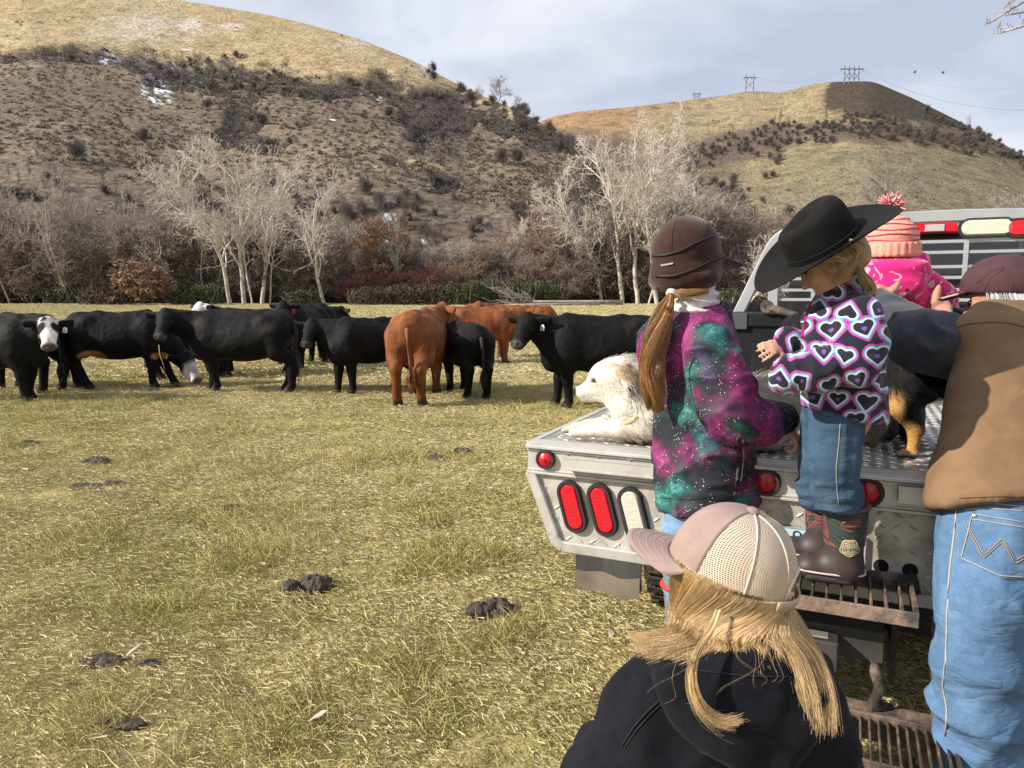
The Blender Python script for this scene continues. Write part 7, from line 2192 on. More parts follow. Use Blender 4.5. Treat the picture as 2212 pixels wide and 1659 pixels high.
strip([(1815, 912), (1812, 960), (1806, 1010), (1808, 1060), (1812, 1090)], .0010, m_stitch, 'side_seam', jn2, bvn)
# boots
m_boot = mat('plum_rubber', (.048, .033, .034), rough=.55, var=.15, scale=8, spec=.45); m_sole = mat('dark_sole', (.022, .019, .020), rough=.7, dirt=(.09, .07, .05), dirt_amt=.5); m_pinkl = mat('pink_line', (.58, .42, .46), rough=.5)
m_print = bpy.data.materials.new('rose_print'); m_print.use_nodes = True
nt = m_print.node_tree; N, L_ = nt.nodes, nt.links; b_ = N['Principled BSDF']; b_.inputs['Roughness'].default_value = .75
t_ = N.new('ShaderNodeTexCoord'); n_ = N.new('ShaderNodeTexNoise'); n_.inputs['Scale'].default_value = 17; n_.inputs['Detail'].default_value = 1; L_.new(t_.outputs['Object'], n_.inputs['Vector'])
r_ = N.new('ShaderNodeValToRGB'); r_.color_ramp.interpolation = 'CONSTANT'; el = r_.color_ramp.elements; el[0].color = (.035, .05, .042, 1); el[1].position = .47; el[1].color = (.20, .065, .055, 1)
e = el.new(.56); e.color = (.12, .05, .06, 1); e = el.new(.63); e.color = (.05, .065, .055, 1)
L_.new(n_.outputs['Fac'], r_.inputs['Fac'])
w_ = N.new('ShaderNodeTexWave'); w_.wave_type = 'RINGS'; w_.inputs['Scale'].default_value = 30; w_.inputs['Distortion'].default_value = 9; L_.new(t_.outputs['Object'], w_.inputs['Vector'])
mm_ = N.new('ShaderNodeMixRGB'); mm_.blend_type = 'MULTIPLY'; mm_.inputs['Fac'].default_value = .55; L_.new(r_.outputs[0], mm_.inputs['Color1']); L_.new(w_.outputs['Color'], mm_.inputs['Color2']); L_.new(mm_.outputs[0], b_.inputs['Base Color'])
m_trim = mat('plum_trim', (.13, .045, .05), rough=.6)
for bx, by in ((1822, Y2 - .0), (1778, Y2 + .15)):
    fc = np.array([at(bx, 1200, by)[0], by, zs2])
    s = SDF()
    s.cone(fc + [0, 0, .05], fc + [0, 0, .235], .050, .0600, k=.02)
    s.ecap(fc + [0, 0, .045] - H2 * .012, fc + H2 * .085 + [0, 0, .042], (.040, .046), (.043, .036), S2, k=.03)
    s.ell(fc + H2 * .098 + [0, 0, .036], (.036, .042, .034), frame(H2), k=.02)
    s.plane(fc + [0, 0, .012], (0, 0, -1), k=.003); s.plane(fc + [0, 0, .232], _n(H2 * .16 + np.array([0, 0, 1])), k=.004)
    V, Q = s.mesh(.0055, 1)
    bt = mk('boot', V, Q, m_boot, r2)
    s = SDF(); s.ecap(fc + [0, 0, .018] - H2 * .012, fc + H2 * .090 + [0, 0, .018], (.046, .022), (.047, .022), S2, k=.01); s.plane(fc, (0, 0, -1), k=.002); s.plane(fc + [0, 0, .034], (0, 0, 1), k=.002)
    V2, Q2 = s.mesh(.0055, 1); mk('sole', V2, Q2, m_sole, bt)
    a = np.linspace(0, 2 * math.pi, 40, endpoint=True)
    loop = fc + H2 * (.041 + .1015 * np.cos(a))[:, None] + S2 * (.0505 * np.sign(np.sin(a)) * np.abs(np.sin(a)) ** .72)[:, None] + np.array([0, 0, .036])
    b = MB(); b.tube(loop, .0032, 6, cap=False); b.build('sole_line', m_pinkl, bt, smooth=True)
    # printed collar of the shaft
    a = np.linspace(0, 2 * math.pi, 40); V3 = []
    for zz_, rr_ in ((.120, .0560), (.16, .0588), (.20, .0608), (.226, .0622)): V3.append(fc + np.stack([rr_ * np.cos(a), rr_ * np.sin(a), zz_ - .16 * (rr_ * np.cos(a) * H2[0] + rr_ * np.sin(a) * H2[1]) * (zz_ - .1) / .12], 1))
    sh = mk('printed_shaft', np.array(V3).reshape(-1, 3), grid_faces(4, 40), m_print, bt)
    b = MB(); top_ = V3[-1]; b.tube(top_, .0052, 6, cap=False); b.build('boot_rim', m_trim, bt, smooth=True)
    bvb = bvh_of(np.array(V3).reshape(-1, 3), grid_faces(4, 40))
    if by < Y2 + .1:
        oo = np.array([(1837 + 16 * math.cos(q_), 1132 + 6.5 * math.sin(q_)) for q_ in np.linspace(0, 2 * math.pi, 18)])
        strip(oo, .0042, m_trim, 'handle_rim', bt, bvb, 30, .001)
        L = [on_surf(bvb, *p, .0012)[0] for p in oo[:-1]]
        if all(l is not None for l in L): mk('handle_hole', np.array(L), np.arange(17)[None], mat('jean_through_hole', (.09, .17, .26), rough=.85), bt, smooth=False)
        bvf = bvh_of(V, Q); m_rose = mat('cream_rose', (.40, .34, .22), rough=.8)
        cx, cy = 1835, 1184
        for k_, rr_ in enumerate((19, 14.5, 10, 5.5, 1.8)):
            pts = [(cx + rr_ * (1 + .09 * math.sin(q_ * 5 + k_)) * math.cos(q_), cy + rr_ * .88 * (1 + .09 * math.sin(q_ * 5 + k_)) * math.sin(q_)) for q_ in np.linspace(0, 2 * math.pi, 26)]
            L = [on_surf(bvb, *p, .0015)[0] for p in pts]; L = [l if l is not None else on_surf(bvf, *p, .002)[0] for l, p in zip(L, pts)]
            L = np.array([l for l in L if l is not None])
            if len(L) > 6:
                b = MB(); b.tube(L, .0030, 5, cap=False); b.build('rose_petal', m_rose, bt, smooth=True)

# ------------------------------------------------------------------ toddler
Y3 = 2.78; u3 = Y3 / 1598.
g = lambda px, py, dy=0.: at(px, py, Y3 + dy)
r3 = empty('person', (*g(1945, 950)[:2], ZD), 'toddler in a bright pink fleece and peach pompom hat held up on the truck bed', 'person', 'children around the truck bed')
F3 = frame(_n([.25, .95, -.1])); S3 = -F3[1]
hc3 = g(1930, 540)
s = SDF(); head(s, hc3, F3, .86)
s.cone(hc3 - F3[2] * .05, g(1940, 610), .042, .05, k=.02); s.ecap(g(1945, 620), g(1948, 740), (.085, .06), (.08, .065), S3, k=.04)
s.chain([g(1996, 620), g(2040, 660, .02), g(2050, 700, .05)], [.035, .03, .022], k=.02); hand(s, g(2050, 700, .05), np.array([0, .3, -.9]), np.array([.9, 0, 0]), .55, curl=.5)
s.chain([g(1895, 620), g(1880, 670, .03), g(1885, 700, .06)], [.035, .03, .022], k=.02); hand(s, g(1885, 700, .06), np.array([0, .3, -.9]), np.array([-.9, 0, 0]), .55, curl=.5)
for x0 in (1922, 1968):
    s.chain([g(x0, 740), g(x0 - 2, 850), np.array([g(x0 - 4, 930)[0], Y3 + .0, ZD + .06])], [.05, .036, .03], k=.02); fc = np.array([g(x0 - 4, 930)[0], Y3, ZD + .03]); s.cone(fc, fc + F3[0] * .07, .026, .022, k=.02)
V, Q = s.mesh(.0075, 1); mk('body', V, Q, m_skin_k, r3); eyes(hc3, F3, .86, r3)
m_pinkf = bpy.data.materials.new('pink_print_fleece'); m_pinkf.use_nodes = True
nt = m_pinkf.node_tree; N, L_ = nt.nodes, nt.links; b_ = N['Principled BSDF']; b_.inputs['Roughness'].default_value = .95; b_.inputs['Sheen Weight'].default_value = .3; b_.inputs['Specular IOR Level'].default_value = .1
t_ = N.new('ShaderNodeTexCoord'); n_ = N.new('ShaderNodeTexNoise'); n_.inputs['Scale'].default_value = 17; n_.inputs['Detail'].default_value = 1.5; n_.inputs['Distortion'].default_value = 2.4; L_.new(t_.outputs['Object'], n_.inputs['Vector'])
r_ = N.new('ShaderNodeValToRGB'); el = r_.color_ramp.elements; el[0].position = .60; el[0].color = (.66, .020, .175, 1); el[1].position = .62; el[1].color = (.62, .36, .38, 1)
L_.new(n_.outputs['Fac'], r_.inputs['Fac']); L_.new(r_.outputs[0], b_.inputs['Base Color'])
n2_ = N.new('ShaderNodeTexNoise'); n2_.inputs['Scale'].default_value = 260; L_.new(t_.outputs['Object'], n2_.inputs['Vector']); bp_ = N.new('ShaderNodeBump'); bp_.inputs['Strength'].default_value = .3; bp_.inputs['Distance'].default_value = .003; L_.new(n2_.outputs['Fac'], bp_.inputs['Height']); L_.new(bp_.outputs[0], b_.inputs['Normal'])
s = SDF()
s.ecap(g(1946, 625), g(1952, 745), (.094, .075), (.096, .08), S3, k=.03)
s.ell(g(1940, 585, -.04), (.07, .110, .055), F3, k=.03); s.ell(g(1942, 615, -.06), (.05, .088, .055), F3, k=.025); s.cone(g(1900, 575, -.01), g(1985, 566, -.01), .032, .034, k=.02)
s.chain([g(1998, 612), g(2034, 640), g(2052, 690, .03)], [.052, .047, .040], k=.02); s.chain([g(1893, 615), g(1880, 660, .02), g(1886, 700, .05)], [.050, .044, .036], k=.02)
s.plane(g(1950, 752), (0, 0, -1))
s.cone(g(1930, 545), g(1936, 585), .062, .05, k=.01, op='s')
V, Q = s.mesh(.007, 1); N_ = normals(V, Q); V = V + N_ * (.006 * ridge(V, (10, 10, 17)) + .002 * fbm(V * 30, 2))[:, None]; V = laplace(V, Q, .4)
mk('fleece_jacket', V, Q, m_pinkf, r3)
s = SDF(); s.ecap(g(1930, 555), g(1932, 572), (.066, .062), (.072, .068), S3, k=.02); V, Q = s.mesh(.006, 1); mk('scarf', V, Q, m_scarf, r3)
# knitted hat
rng = np.random.default_rng(4)
m_peach = mat('peach_knit', (.76, .31, .235), rough=.95, var=.15, scale=60, bump=.7, bscale=170, bdist=.004, sheen=.3, spec=.1); m_pk = mat('raspberry_stripe', (.50, .06, .11), rough=.95, bump=.4, bscale=200)
hf = frame(_n([.30, .95, .05])); HB = g(1927, 540)
n = 96; a = np.linspace(0, 2 * math.pi, n, endpoint=False)
V = []; lev = [(.0895, 0), (.0955, .004), (.0965, .012), (.0965, .044), (.0955, .052), (.089, .055)]
for k, (r_0, z_) in enumerate(lev):
    rb_2 = r_0 + (.0028 * np.cos(a * 24) if 1 <= k <= 4 else 0)
    V.append(HB - hf[2] * .025 + (rb_2 * np.cos(a))[:, None] * hf[0] + (rb_2 * .97 * np.sin(a))[:, None] * hf[1] + hf[2] * z_)
b = MB(); b.add(np.array(V).reshape(-1, 3), grid_faces(len(lev), n, True)); hat3 = b.build('knit_hat', m_peach, r3, smooth=True)
V = []; zl_ = np.linspace(0, 1, 16); prof3 = np.interp(zl_, [0, .25, .5, .75, .9, 1], [.089, .091, .083, .060, .035, .006])
cenl = []
for k, z_ in enumerate(zl_):
    cen = HB + hf[2] * (.026 + .112 * z_) + np.array([-.018, 0, 0]) * z_ ** 2
    rr2 = prof3[k] * (1 + .02 * np.cos(zl_[k] * 40))
    cenl.append((cen, rr2)); V.append(cen + (rr2 * np.cos(a))[:, None] * hf[0] + (rr2 * .97 * np.sin(a))[:, None] * hf[1])
b = MB(); b.add(np.array(V).reshape(-1, 3), grid_faces(len(zl_), n, True)); b.build('hat_crown', m_peach, hat3, smooth=True)
for zz_ in (.06, .25, .42, .58, .74):
    cen = HB + hf[2] * (.026 + .112 * zz_) + np.array([-.018, 0, 0]) * zz_ ** 2; rr2 = np.interp(zz_, zl_, prof3) + .0012
    aa = np.linspace(0, 2 * math.pi, 49); b = MB(); b.tube(cen + (rr2 * np.cos(aa))[:, None] * hf[0] + (rr2 * .97 * np.sin(aa))[:, None] * hf[1] + (.003 * np.sin(aa * 3 + zz_ * 20))[:, None] * hf[2], .0022, 5, cap=False); b.build('stripe', m_pk, hat3, smooth=True)
pp = cenl[-1][0] + hf[2] * .022
d = rng.normal(size=(520, 3)); d /= np.linalg.norm(d, axis=1, keepdims=True)
t = np.linspace(0, 1, 4)[None, :, None]; P = pp + d[:, None] * t * (.036 * rng.uniform(.75, 1.2, (520, 1, 1))) + t ** 2 * rng.normal(0, .008, (520, 1, 3))
v, f = strands(P, .0032, .0026); mk('pompom', v, f, ramp_rand('pompom_yarn', [(.74, .30, .22), (.72, .12, .16), (.75, .48, .42), (.55, .05, .10)], rough=.95), hat3, kind='stuff')
m_cam = mat('dark_camo_trousers', (.035, .037, .036), rough=.9, var=.6, scale=25)
s = SDF()
for x0 in (1922, 1968): s.chain([g(x0, 735), g(x0 - 2, 850), np.array([g(x0 - 4, 910)[0], Y3, ZD + .10])], [.066, .052, .047], k=.02)
V, Q = s.mesh(.008, 1); N_ = normals(V, Q); V = V + N_ * (.006 * ridge(V, (12, 12, 26)))[:, None]; mk('trousers', V, Q, m_cam, r3)
for x0 in (1908, 1963):
    fc = np.array([g(x0, 930)[0], Y3 - .02, ZD]); s = SDF(); s.cone(fc + [0, 0, .05], fc + [0, 0, .125], .044, .044, k=.02); s.ecap(fc + [0, 0, .03], fc + F3[0] * .075 + [0, 0, .028], (.040, .034), (.038, .028), S3, k=.02); s.plane(fc, (0, 0, -1)); s.plane(fc + [0, 0, .12], (0, 0, 1)); V, Q = s.mesh(.007, 1)
    mk('boot', V, Q, m_rubber, r3)
Ps = [lock([hc3 + F3[1] * .06 - F3[2] * .01, hc3 + F3[1] * .072 - F3[2] * .05 - F3[0] * .01, g(1884, 575, -.04)], np.array([4, 7, 5]) * u3, 60, .001, 5)]
hair_obj('hair', Ps, .0011, m_blond, r3)

# ------------------------------------------------------------------ man in the brown vest
r4 = empty('person', (at(2180, 1100, 1.95)[0], 1.95, 0), 'man in a brown canvas vest, blue jeans and maroon cap leaning over the truck bed', 'person', 'adults at the truck')
M = lambda px, py, Y: at(px, py, Y)
F4 = frame(_n([-.62, .70, -.18])); hc4 = M(2166, 648, 2.42)
pel = M(2222, 1080, 1.98); che = M(2212, 760, 2.26)
SX = _n([.97, .22, 0]); 
s = SDF(); head(s, hc4, F4, 1.06)
s.cone(hc4 - F4[2] * .05 - F4[0] * .03, M(2190, 720, 2.32), .062, .065, k=.03)
s.ecap(che, pel, (.17, .10), (.15, .11), SX, k=.05)
wl = M(1890, 652, 2.60); s.chain([M(2085, 752, 2.32), M(1935, 705, 2.44), wl], [.042, .044, .030], k=.03)
s.cone(wl, M(1896, 636, 2.66), .030, .034, k=.012)
# left hand round the child's side: palm, thumb on the back, fingers going round the front
pl = M(1893, 633, 2.67)
s.ell(pl, (.040, .050, .026), frame(_n([.25, .75, .45])), k=.015)
s.chain([M(1898, 644, 2.645), M(1915, 640, 2.635), M(1930, 626, 2.640), M(1941, 612, 2.655)], [.019, .0165, .0145, .0105], k=.008)
for k, (dx, dz) in enumerate(((0, .028), (-3, .008), (-4, -.012), (-4, -.03))):
    p0 = pl + np.array([-.012, .025, dz]); s.chain([p0, p0 + [-.006, .040, .004], p0 + [.010, .075, .0], p0 + [.038, .092, -.004]], [.0115, .011, .010, .0085], k=.004)
wr_ = M(2046, 684, 2.60); s.chain([M(2345, 760, 2.30), M(2210, 770, 2.62), wr_], [.055, .046, .030], k=.03)
pr_ = M(2034, 664, 2.66); s.cone(wr_, pr_, .030, .030, k=.015); s.ell(pr_, (.042, .034, .026), frame(_n([-.2, .3, .9])), k=.012)
s.chain([M(2028, 668, 2.645), M(2022, 652, 2.64), M(2023, 636, 2.645), M(2028, 620, 2.66)], [.018, .0155, .0135, .0105], k=.008)
for k, dz in enumerate((.03, .010, -.010, -.028)):
    p0 = pr_ + np.array([.0, .022, dz]); s.chain([p0, p0 + [-.006, .042, .006], p0 + [-.024, .070, .004], p0 + [-.048, .082, 0]], [.0115, .011, .010, .0085], k=.004)
for x0, x1, dy in ((2140, 2112, 0), (2300, 2290, .10)):
    s.chain([M(x0, 1110, 1.95 + dy), M(x1 + 4, 1420, 1.86 + dy), np.array([M(x1, 1640, 1.88 + dy)[0], 1.88 + dy, .09])], [.095, .062, .045], k=.03)
    fc = np.array([M(x1, 1640, 1.88 + dy)[0], 1.88 + dy, .05]); s.cone(fc, fc + np.array([-.03, .19, -.01]), .042, .034, k=.02)
V, Q = s.mesh(.0078, 1); mk('body', V, Q, m_skin_m, r4); eyes(hc4, F4, 1.06, r4)
# shirt sleeves
m_shirt = mat('navy_shirt', (.042, .046, .060), rough=.85, var=.15, scale=80, bump=.2, bscale=260, bdist=.002, sheen=.15, spec=.2)
s = SDF()
s.chain([M(2034, 750, 2.31), M(1992, 738, 2.34), M(1936, 703, 2.45)], [.096, .086, .068], k=.03); s.chain([M(1936, 703, 2.45), M(1912, 682, 2.53), M(1896, 660, 2.59)], [.068, .057, .046], k=.03)
s.chain([M(2345, 758, 2.30), M(2215, 770, 2.60)], [.10, .07], k=.03); s.chain([M(2215, 770, 2.60), M(2068, 696, 2.59)], [.066, .046], k=.03)
s.ecap(che + [0, .02, -.03], pel, (.14, .07), (.15, .10), SX, k=.05)
V, Q = s.mesh(.009, 1); N_ = normals(V, Q); V = V + N_ * (.018 * ridge(V + .06 * fbm(V * 5, 2)[:, None], (12, 5, 9)) + .003 * fbm(V * 30, 2))[:, None]; V = laplace(V, Q, .4)
mk('shirt', V, Q, m_shirt, r4)
# vest
m_vest = mat('brown_canvas', (.205, .125, .068), rough=.85, var=.14, scale=14, bump=.22, bscale=380, bdist=.002, spec=.2, dirt=(.14, .082, .043), dirt_scale=5, dirt_amt=.5, fold=(.20, 4, (1.2, 1.2, 2.4)))
s = SDF(); ax4 = _n(pel - che)
s.ecap(M(2208, 765, 2.25), M(2214, 1135, 1.965), (.190, .125), (.276, .160), SX, k=.04)
s.cone(M(2105, 735, 2.26), M(2330, 735, 2.30), .083, .083, k=.05)
s.ecap(M(2130, 690, 2.31), M(2260, 690, 2.33), (.06, .05), (.06, .05), (0, 0, 1), k=.05)
hem = M(2120, 1084, 1.88); nh = _n(ax4 * .8 + np.array([.30, 0, -.5])); s.plane(hem, nh, k=.004)
s.cone(M(1972, 752, 2.22), M(1930, 770, 2.30), .080, .11, k=.012, op='s')
V, Q = s.mesh(.0080, 1); N_ = normals(V, Q)
q = V @ np.array([[.9, 0, .45], [0, 1, 0], [-.45, 0, .9]]).T
V = V + N_ * (.011 * ridge(q + .07 * fbm(V * 4, 2)[:, None], (2.4, 5, 9)) * sst(1.40, 1.15, V[:, 2]) + .003 * ridge(q + 5, (7, 7, 12)) + .002 * fbm(V * 25, 2))[:, None]
V = laplace(V, Q, .5)
vest = mk('vest', V, Q, m_vest, r4); bvv = bvh_of(V, Q); m_vst = mat('vest_seam', (.10, .058, .03), rough=.8)
strip([(2056, 712), (2090, 700), (2140, 696), (2180, 698), (2211, 706)], .0018, m_vst, 'yoke_seam', vest, bvv)
strip([(2072, 1076), (2120, 1074), (2170, 1072), (2211, 1073)], .0014, m_vst, 'hem_seam', vest, bvv)
strip([(2002, 842), (2000, 900), (1998, 960), (2002, 1020)], .0018, m_vst, 'side_seam', vest, bvv)
# jeans with pocket
m_den4 = denim('washed_blue_denim', (.078, .148, .262), .65)
s = SDF()
s.ecap(M(2222, 1075, 1.98), M(2222, 1160, 1.96), (.168, .118), (.185, .13), SX, k=.03)
s.chain([M(2140, 1150, 1.945), M(2118, 1300, 1.88), M(2112, 1430, 1.86), M(2112, 1520, 1.87), M(2114, 1610, 1.88), np.array([M(2114, 1640, 1.88)[0], 1.88, .16])], [.125, .104, .094, .098, .093, .088], k=.03)
s.chain([M(2300, 1150, 2.06), M(2300, 1300, 2.0), M(2290, 1500, 1.98), np.array([M(2290, 1640, 1.98)[0], 1.98, .16])], [.12, .10, .09, .085], k=.03)
V, Q = s.mesh(.0072, 1); N_ = normals(V, Q)
zk = M(2110, 1500, 1.87)[2]; kn = np.exp(-((V[:, 2] - zk) / .085) ** 2) + sst(zk - .05, zk - .16, V[:, 2]) * .8
V = V + N_ * (.017 * ridge(V + .09 * fbm(V * 5, 3)[:, None], (4, 4, 19)) * kn + .009 * ridge(V, (8, 8, 5)) + .0015 * fbm(V * 40, 2))[:, None]
V = laplace(V, Q, .4)
jn4 = mk('jeans', V, Q, m_den4, r4); bvn = bvh_of(V, Q)
def stitch(pts, name, n=20, r=.0013, m=m_stitch, double=0):
    strip(pts, r, m, name, jn4, bvn, n, .0055 if 'pocket' in name else .0012)
    if double: strip([(x + double, y + abs(double) * .4) for x, y in pts], r, m, name, jn4, bvn, n, .0012)
# pocket patch, a little proud of the jeans
po = np.array([(2103, 1110), (2150, 1116), (2211, 1128), (2260, 1136), (2252, 1240), (2205, 1248), (2160, 1246), (2078, 1207), (2088, 1160)])
gx, gy = np.meshgrid(np.linspace(0, 1, 22), np.linspace(0, 1, 22))
def quad(u_, v_): return (1 - v_) * ((1 - u_) * np.array([2102, 1108]) + u_ * np.array([2262, 1136])) + v_ * ((1 - u_) * np.array([2078, 1206]) + u_ * np.array([2254, 1244]))
PV, ok = [], True
for a_, b_2 in zip(gx.ravel(), gy.ravel()):
    q_ = quad(a_, b_2) + np.array([0, 26 * b_2 * (1 - abs(2 * a_ - 1))])
    p_, _ = on_surf(bvn, *q_, .0035)
    if p_ is None: ok = False; break
    PV.append(p_)
if ok: mk('back_pocket', np.array(PV), grid_faces(22, 22), m_den4, jn4)
stitch([(2102, 1111), (2160, 1121), (2211, 1129)], 'pocket_stitching', double=0); stitch([(2102, 1122), (2160, 1132), (2211, 1140)], 'pocket_stitching')
stitch([(2101, 1112), (2090, 1160), (2079, 1205)], 'pocket_stitching'); stitch([(2079, 1206), (2125, 1228), (2160, 1244), (2211, 1246)], 'pocket_stitching')
def stitch_p(pts):
    P_ = surf_line(bvn, pts, 24, .0055); b = MB(); b.tube(P_, .0014, 5); b.build('pocket_stitching', mat('brown_stitching', (.30, .24, .16), rough=.8), jn4, smooth=True)
stitch_p([(2088, 1135), (2125, 1207), (2165, 1170), (2190, 1218), (2211, 1205)]); stitch_p([(2092, 1133), (2127, 1200), (2165, 1163), (2191, 1210), (2211, 1198)])
stitch([(2066, 1098), (2062, 1150), (2052, 1230), (2046, 1330), (2044, 1420), (2036, 1480), (2046, 1530), (2042, 1590)], 'side_seam', 30, .0022)
stitch([(2082, 1090), (2140, 1087), (2211, 1094)], 'waist_stitching'); stitch([(2084, 1101), (2140, 1098), (2211, 1104)], 'waist_stitching')
p_, n_ = on_surf(bvn, 2105, 1114, .004)
if p_ is not None:
    b = MB(); tf = frame(n_); b.lathe([(.0062, -.002), (.0066, .002), (.004, .004), (.0003, .0042)], 14, p_, np.stack([tf[1], tf[2], tf[0]], 1)); b.build('rivet', mat('copper_rivet', (.62, .52, .45), rough=.35, metal=.8), jn4, smooth=True)
b = MB(); aa = np.linspace(0, 2 * math.pi, 60); bc = M(2222, 1078, 1.98)
V = []
for zz_ in (-.018, .018): V.append(bc + (.178 * np.cos(aa))[:, None] * SX + (.126 * np.sin(aa))[:, None] * np.cross((0, 0, 1), SX) + [0, 0, zz_])
mk('belt', np.array(V).reshape(-1, 3), grid_faces(2, 60), mat('brown_leather', (.055, .028, .02), rough=.5), r4)
m_lea = mat('dark_boot_leather', (.025, .018, .014), rough=.5, var=.3, scale=12)
for x1, dy in ((2112, 0), (2290, .10)):
    fc = np.array([M(x1, 1640, 1.88 + dy)[0], 1.88 + dy, 0]); fw = _n([-.15, .98, 0]); s = SDF(); s.cone(fc + [0, 0, .08], fc + [0, 0, .24], .055, .078, k=.03); s.ecap(fc + [0, 0, .045], fc + fw * .20 + [0, 0, .035], (.046, .045), (.040, .034), np.cross(fw, (0, 0, 1)), k=.03); s.plane(fc, (0, 0, -1)); V, Q = s.mesh(.009, 1); mk('boot', V, Q, m_lea, r4)
# cap, hair
m_mar = mat('maroon_cap_cloth', (.052, .017, .024), rough=.85, var=.25, scale=30, bump=.4, bscale=420, bdist=.002, dirt=(.068, .028, .033), dirt_scale=7, dirt_amt=.5)
Fc = frame(_n([-.70, .66, -.05])); s = SDF(); cc4 = hc4 + Fc[2] * .045
s.ell(cc4, (.122, .098, .102), Fc, k=.02); s.plane(cc4 - Fc[2] * .028, -Fc[2] + Fc[0] * .1, k=.004); s.ell(cc4 - Fc[0] * .12 - Fc[2] * .022, (.05, .045, .045), Fc, k=.004, op='s'); s.ell(cc4 - Fc[2] * .035, (.112, .09, .075), Fc, k=.004, op='s')
s.ecap(cc4 + Fc[0] * .10 - Fc[2] * .018, cc4 + Fc[0] * .175 - Fc[2] * .035, (.075, .0065), (.055, .005), Fc[1], k=.006)
V, Q = s.mesh(.006, 1); N_ = normals(V, Q); V = V + N_ * (.002 * fbm(V * 25, 2))[:, None]; cap4 = mk('cap', V, Q, m_mar, r4); bvc = bvh_of(V, Q)
for pts in ([(2170, 578), (2140, 600), (2118, 640)], [(2172, 578), (2185, 610), (2190, 640)], [(2110, 612), (2140, 585), (2168, 577)]): strip(pts, .0014, mat('maroon_thread', (.085, .03, .04), rough=.8), 'cap_seam', cap4, bvc, 14, .0008)
Pbill = surf_line(bvc, [(2066, 650), (2080, 641), (2097, 633)], 10, .002)
b = MB(); e0 = cc4 + Fc[0] * .175 - Fc[2] * .034
arc = [cc4 + Fc[0] * (.10 + .083 * math.cos(q_)) - Fc[2] * (.018 + .018 * math.cos(q_)) + Fc[1] * .074 * math.sin(q_) for q_ in np.linspace(-1.45, 1.45, 18)]
b.tube(arc, .0035, 6); b.build('bill_edge', mat('worn_bill_edge', (.42, .34, .27), rough=.8), cap4, smooth=True)
Ps = []
m_grey = hair_mat('grey_hair', [(.30, .30, .30), (.48, .48, .48), (.58, .58, .57), (.22, .21, .21)])
for k in range(26):
    f = k / 25.; an_ = math.pi * (.42 + .95 * f)
    for sd in (1,):
        st = hc4 + Fc[0] * .098 * math.cos(an_) + Fc[1] * .086 * math.sin(an_) + Fc[2] * .026
        en = st - Fc[2] * (.050 + .02 * math.sin(f * 9)) - Fc[0] * .018 + (Fc[1] * math.sin(an_) + Fc[0] * math.cos(an_)) * .006
        Ps.append(lock([st, (st + en) / 2 + (Fc[1] * math.sin(an_) + Fc[0] * math.cos(an_)) * .008, en], np.array([.008, .008, .006]), 26, .001, 200 + k, npt=8))
        Ps.append(lock([st - Fc[1] * 2 * .086 * math.sin(an_), en - Fc[1] * 2 * .086 * math.sin(an_)], np.array([.008, .006]), 16, .001, 300 + k, npt=6))
hair_obj('hair', Ps, .0011, m_grey, r4)

# ------------------------------------------------------------------ child in the mesh cap
Y5 = 1.15; u5 = Y5 / 1598.
g = lambda px, py, dy=0.: at(px, py, Y5 + dy)
r5 = empty('person', (*g(1560, 1600)[:2], 0), 'child with long blond hair in a cream mesh cap and black hoodie seen from behind', 'person', 'children around the truck bed')
f5 = _n([-.84, .41, .30]); F5 = frame(f5, (.30, -.20, .93)); hc5 = g(1580, 1262, .0)
Fh = frame(_n([-.55, .82, .12]), (.2, -.1, .97))
s = SDF(); head(s, hc5 + np.array([.006, .0, .0]), Fh, .84, False)
nk = g(1590, 1430, .01); s.cone(hc5 - F5[2] * .06 - F5[0] * .02, nk, .046, .05, k=.03)
s.ecap(g(1570, 1520), np.array([g(1560, 1600)[0], Y5, .52]), (.13, .075), (.115, .08), (1, .1, 0), k=.05)
for x0, x1, sd in ((1450, 1345, -1), (1700, 1765, 1)):
    e = np.array([g(x1, 1700)[0], Y5 + .02, .64]); h_ = e + np.array([-sd * .03, .16, -.08]); s.chain([g(x0, 1510), e, h_], [.034, .030, .022], k=.03); hand(s, h_, np.array([-sd * .3, .9, -.2]), np.array([sd * .8, 0, .5]), .7, curl=.6)
for sd in (-1, 1):
    x_ = g(1560, 1600)[0] + sd * .075; s.chain([(x_, Y5, .56), (x_ + .01, Y5 + .01, .33), (x_, Y5, .07)], [.07, .05, .034], k=.03); s.cone((x_, Y5, .035), (x_ - .05, Y5 + .10, .03), .032, .026, k=.02)
V, Q = s.mesh(.0075, 1); mk('body', V, Q, m_skin, r5); eyes(hc5 + np.array([.006, .0, .0]), Fh, .84, r5)
m_denk = denim('dark_denim', (.05, .09, .16), .3)
s = SDF()
for sd in (-1, 1):
    x_ = g(1560, 1600)[0] + sd * .075; s.chain([(x_, Y5, .60), (x_ + .01, Y5 + .01, .33), (x_, Y5, .09)], [.092, .072, .062], k=.02)
V, Q = s.mesh(.011, 1); mk('jeans', V, Q, m_denk, r5)
for sd in (-1, 1):
    fc = np.array([g(1560, 1600)[0] + sd * .075, Y5, 0]); fw = _n([-.4, .9, 0]); s = SDF(); s.cone(fc + [0, 0, .06], fc + [0, 0, .14], .05, .056, k=.02); s.ecap(fc + [0, 0, .04], fc + fw * .12 + [0, 0, .03], (.042, .04), (.04, .03), np.cross(fw, (0, 0, 1)), k=.02); s.plane(fc, (0, 0, -1)); V, Q = s.mesh(.009, 1); mk('boot', V, Q, m_rubber, r5)
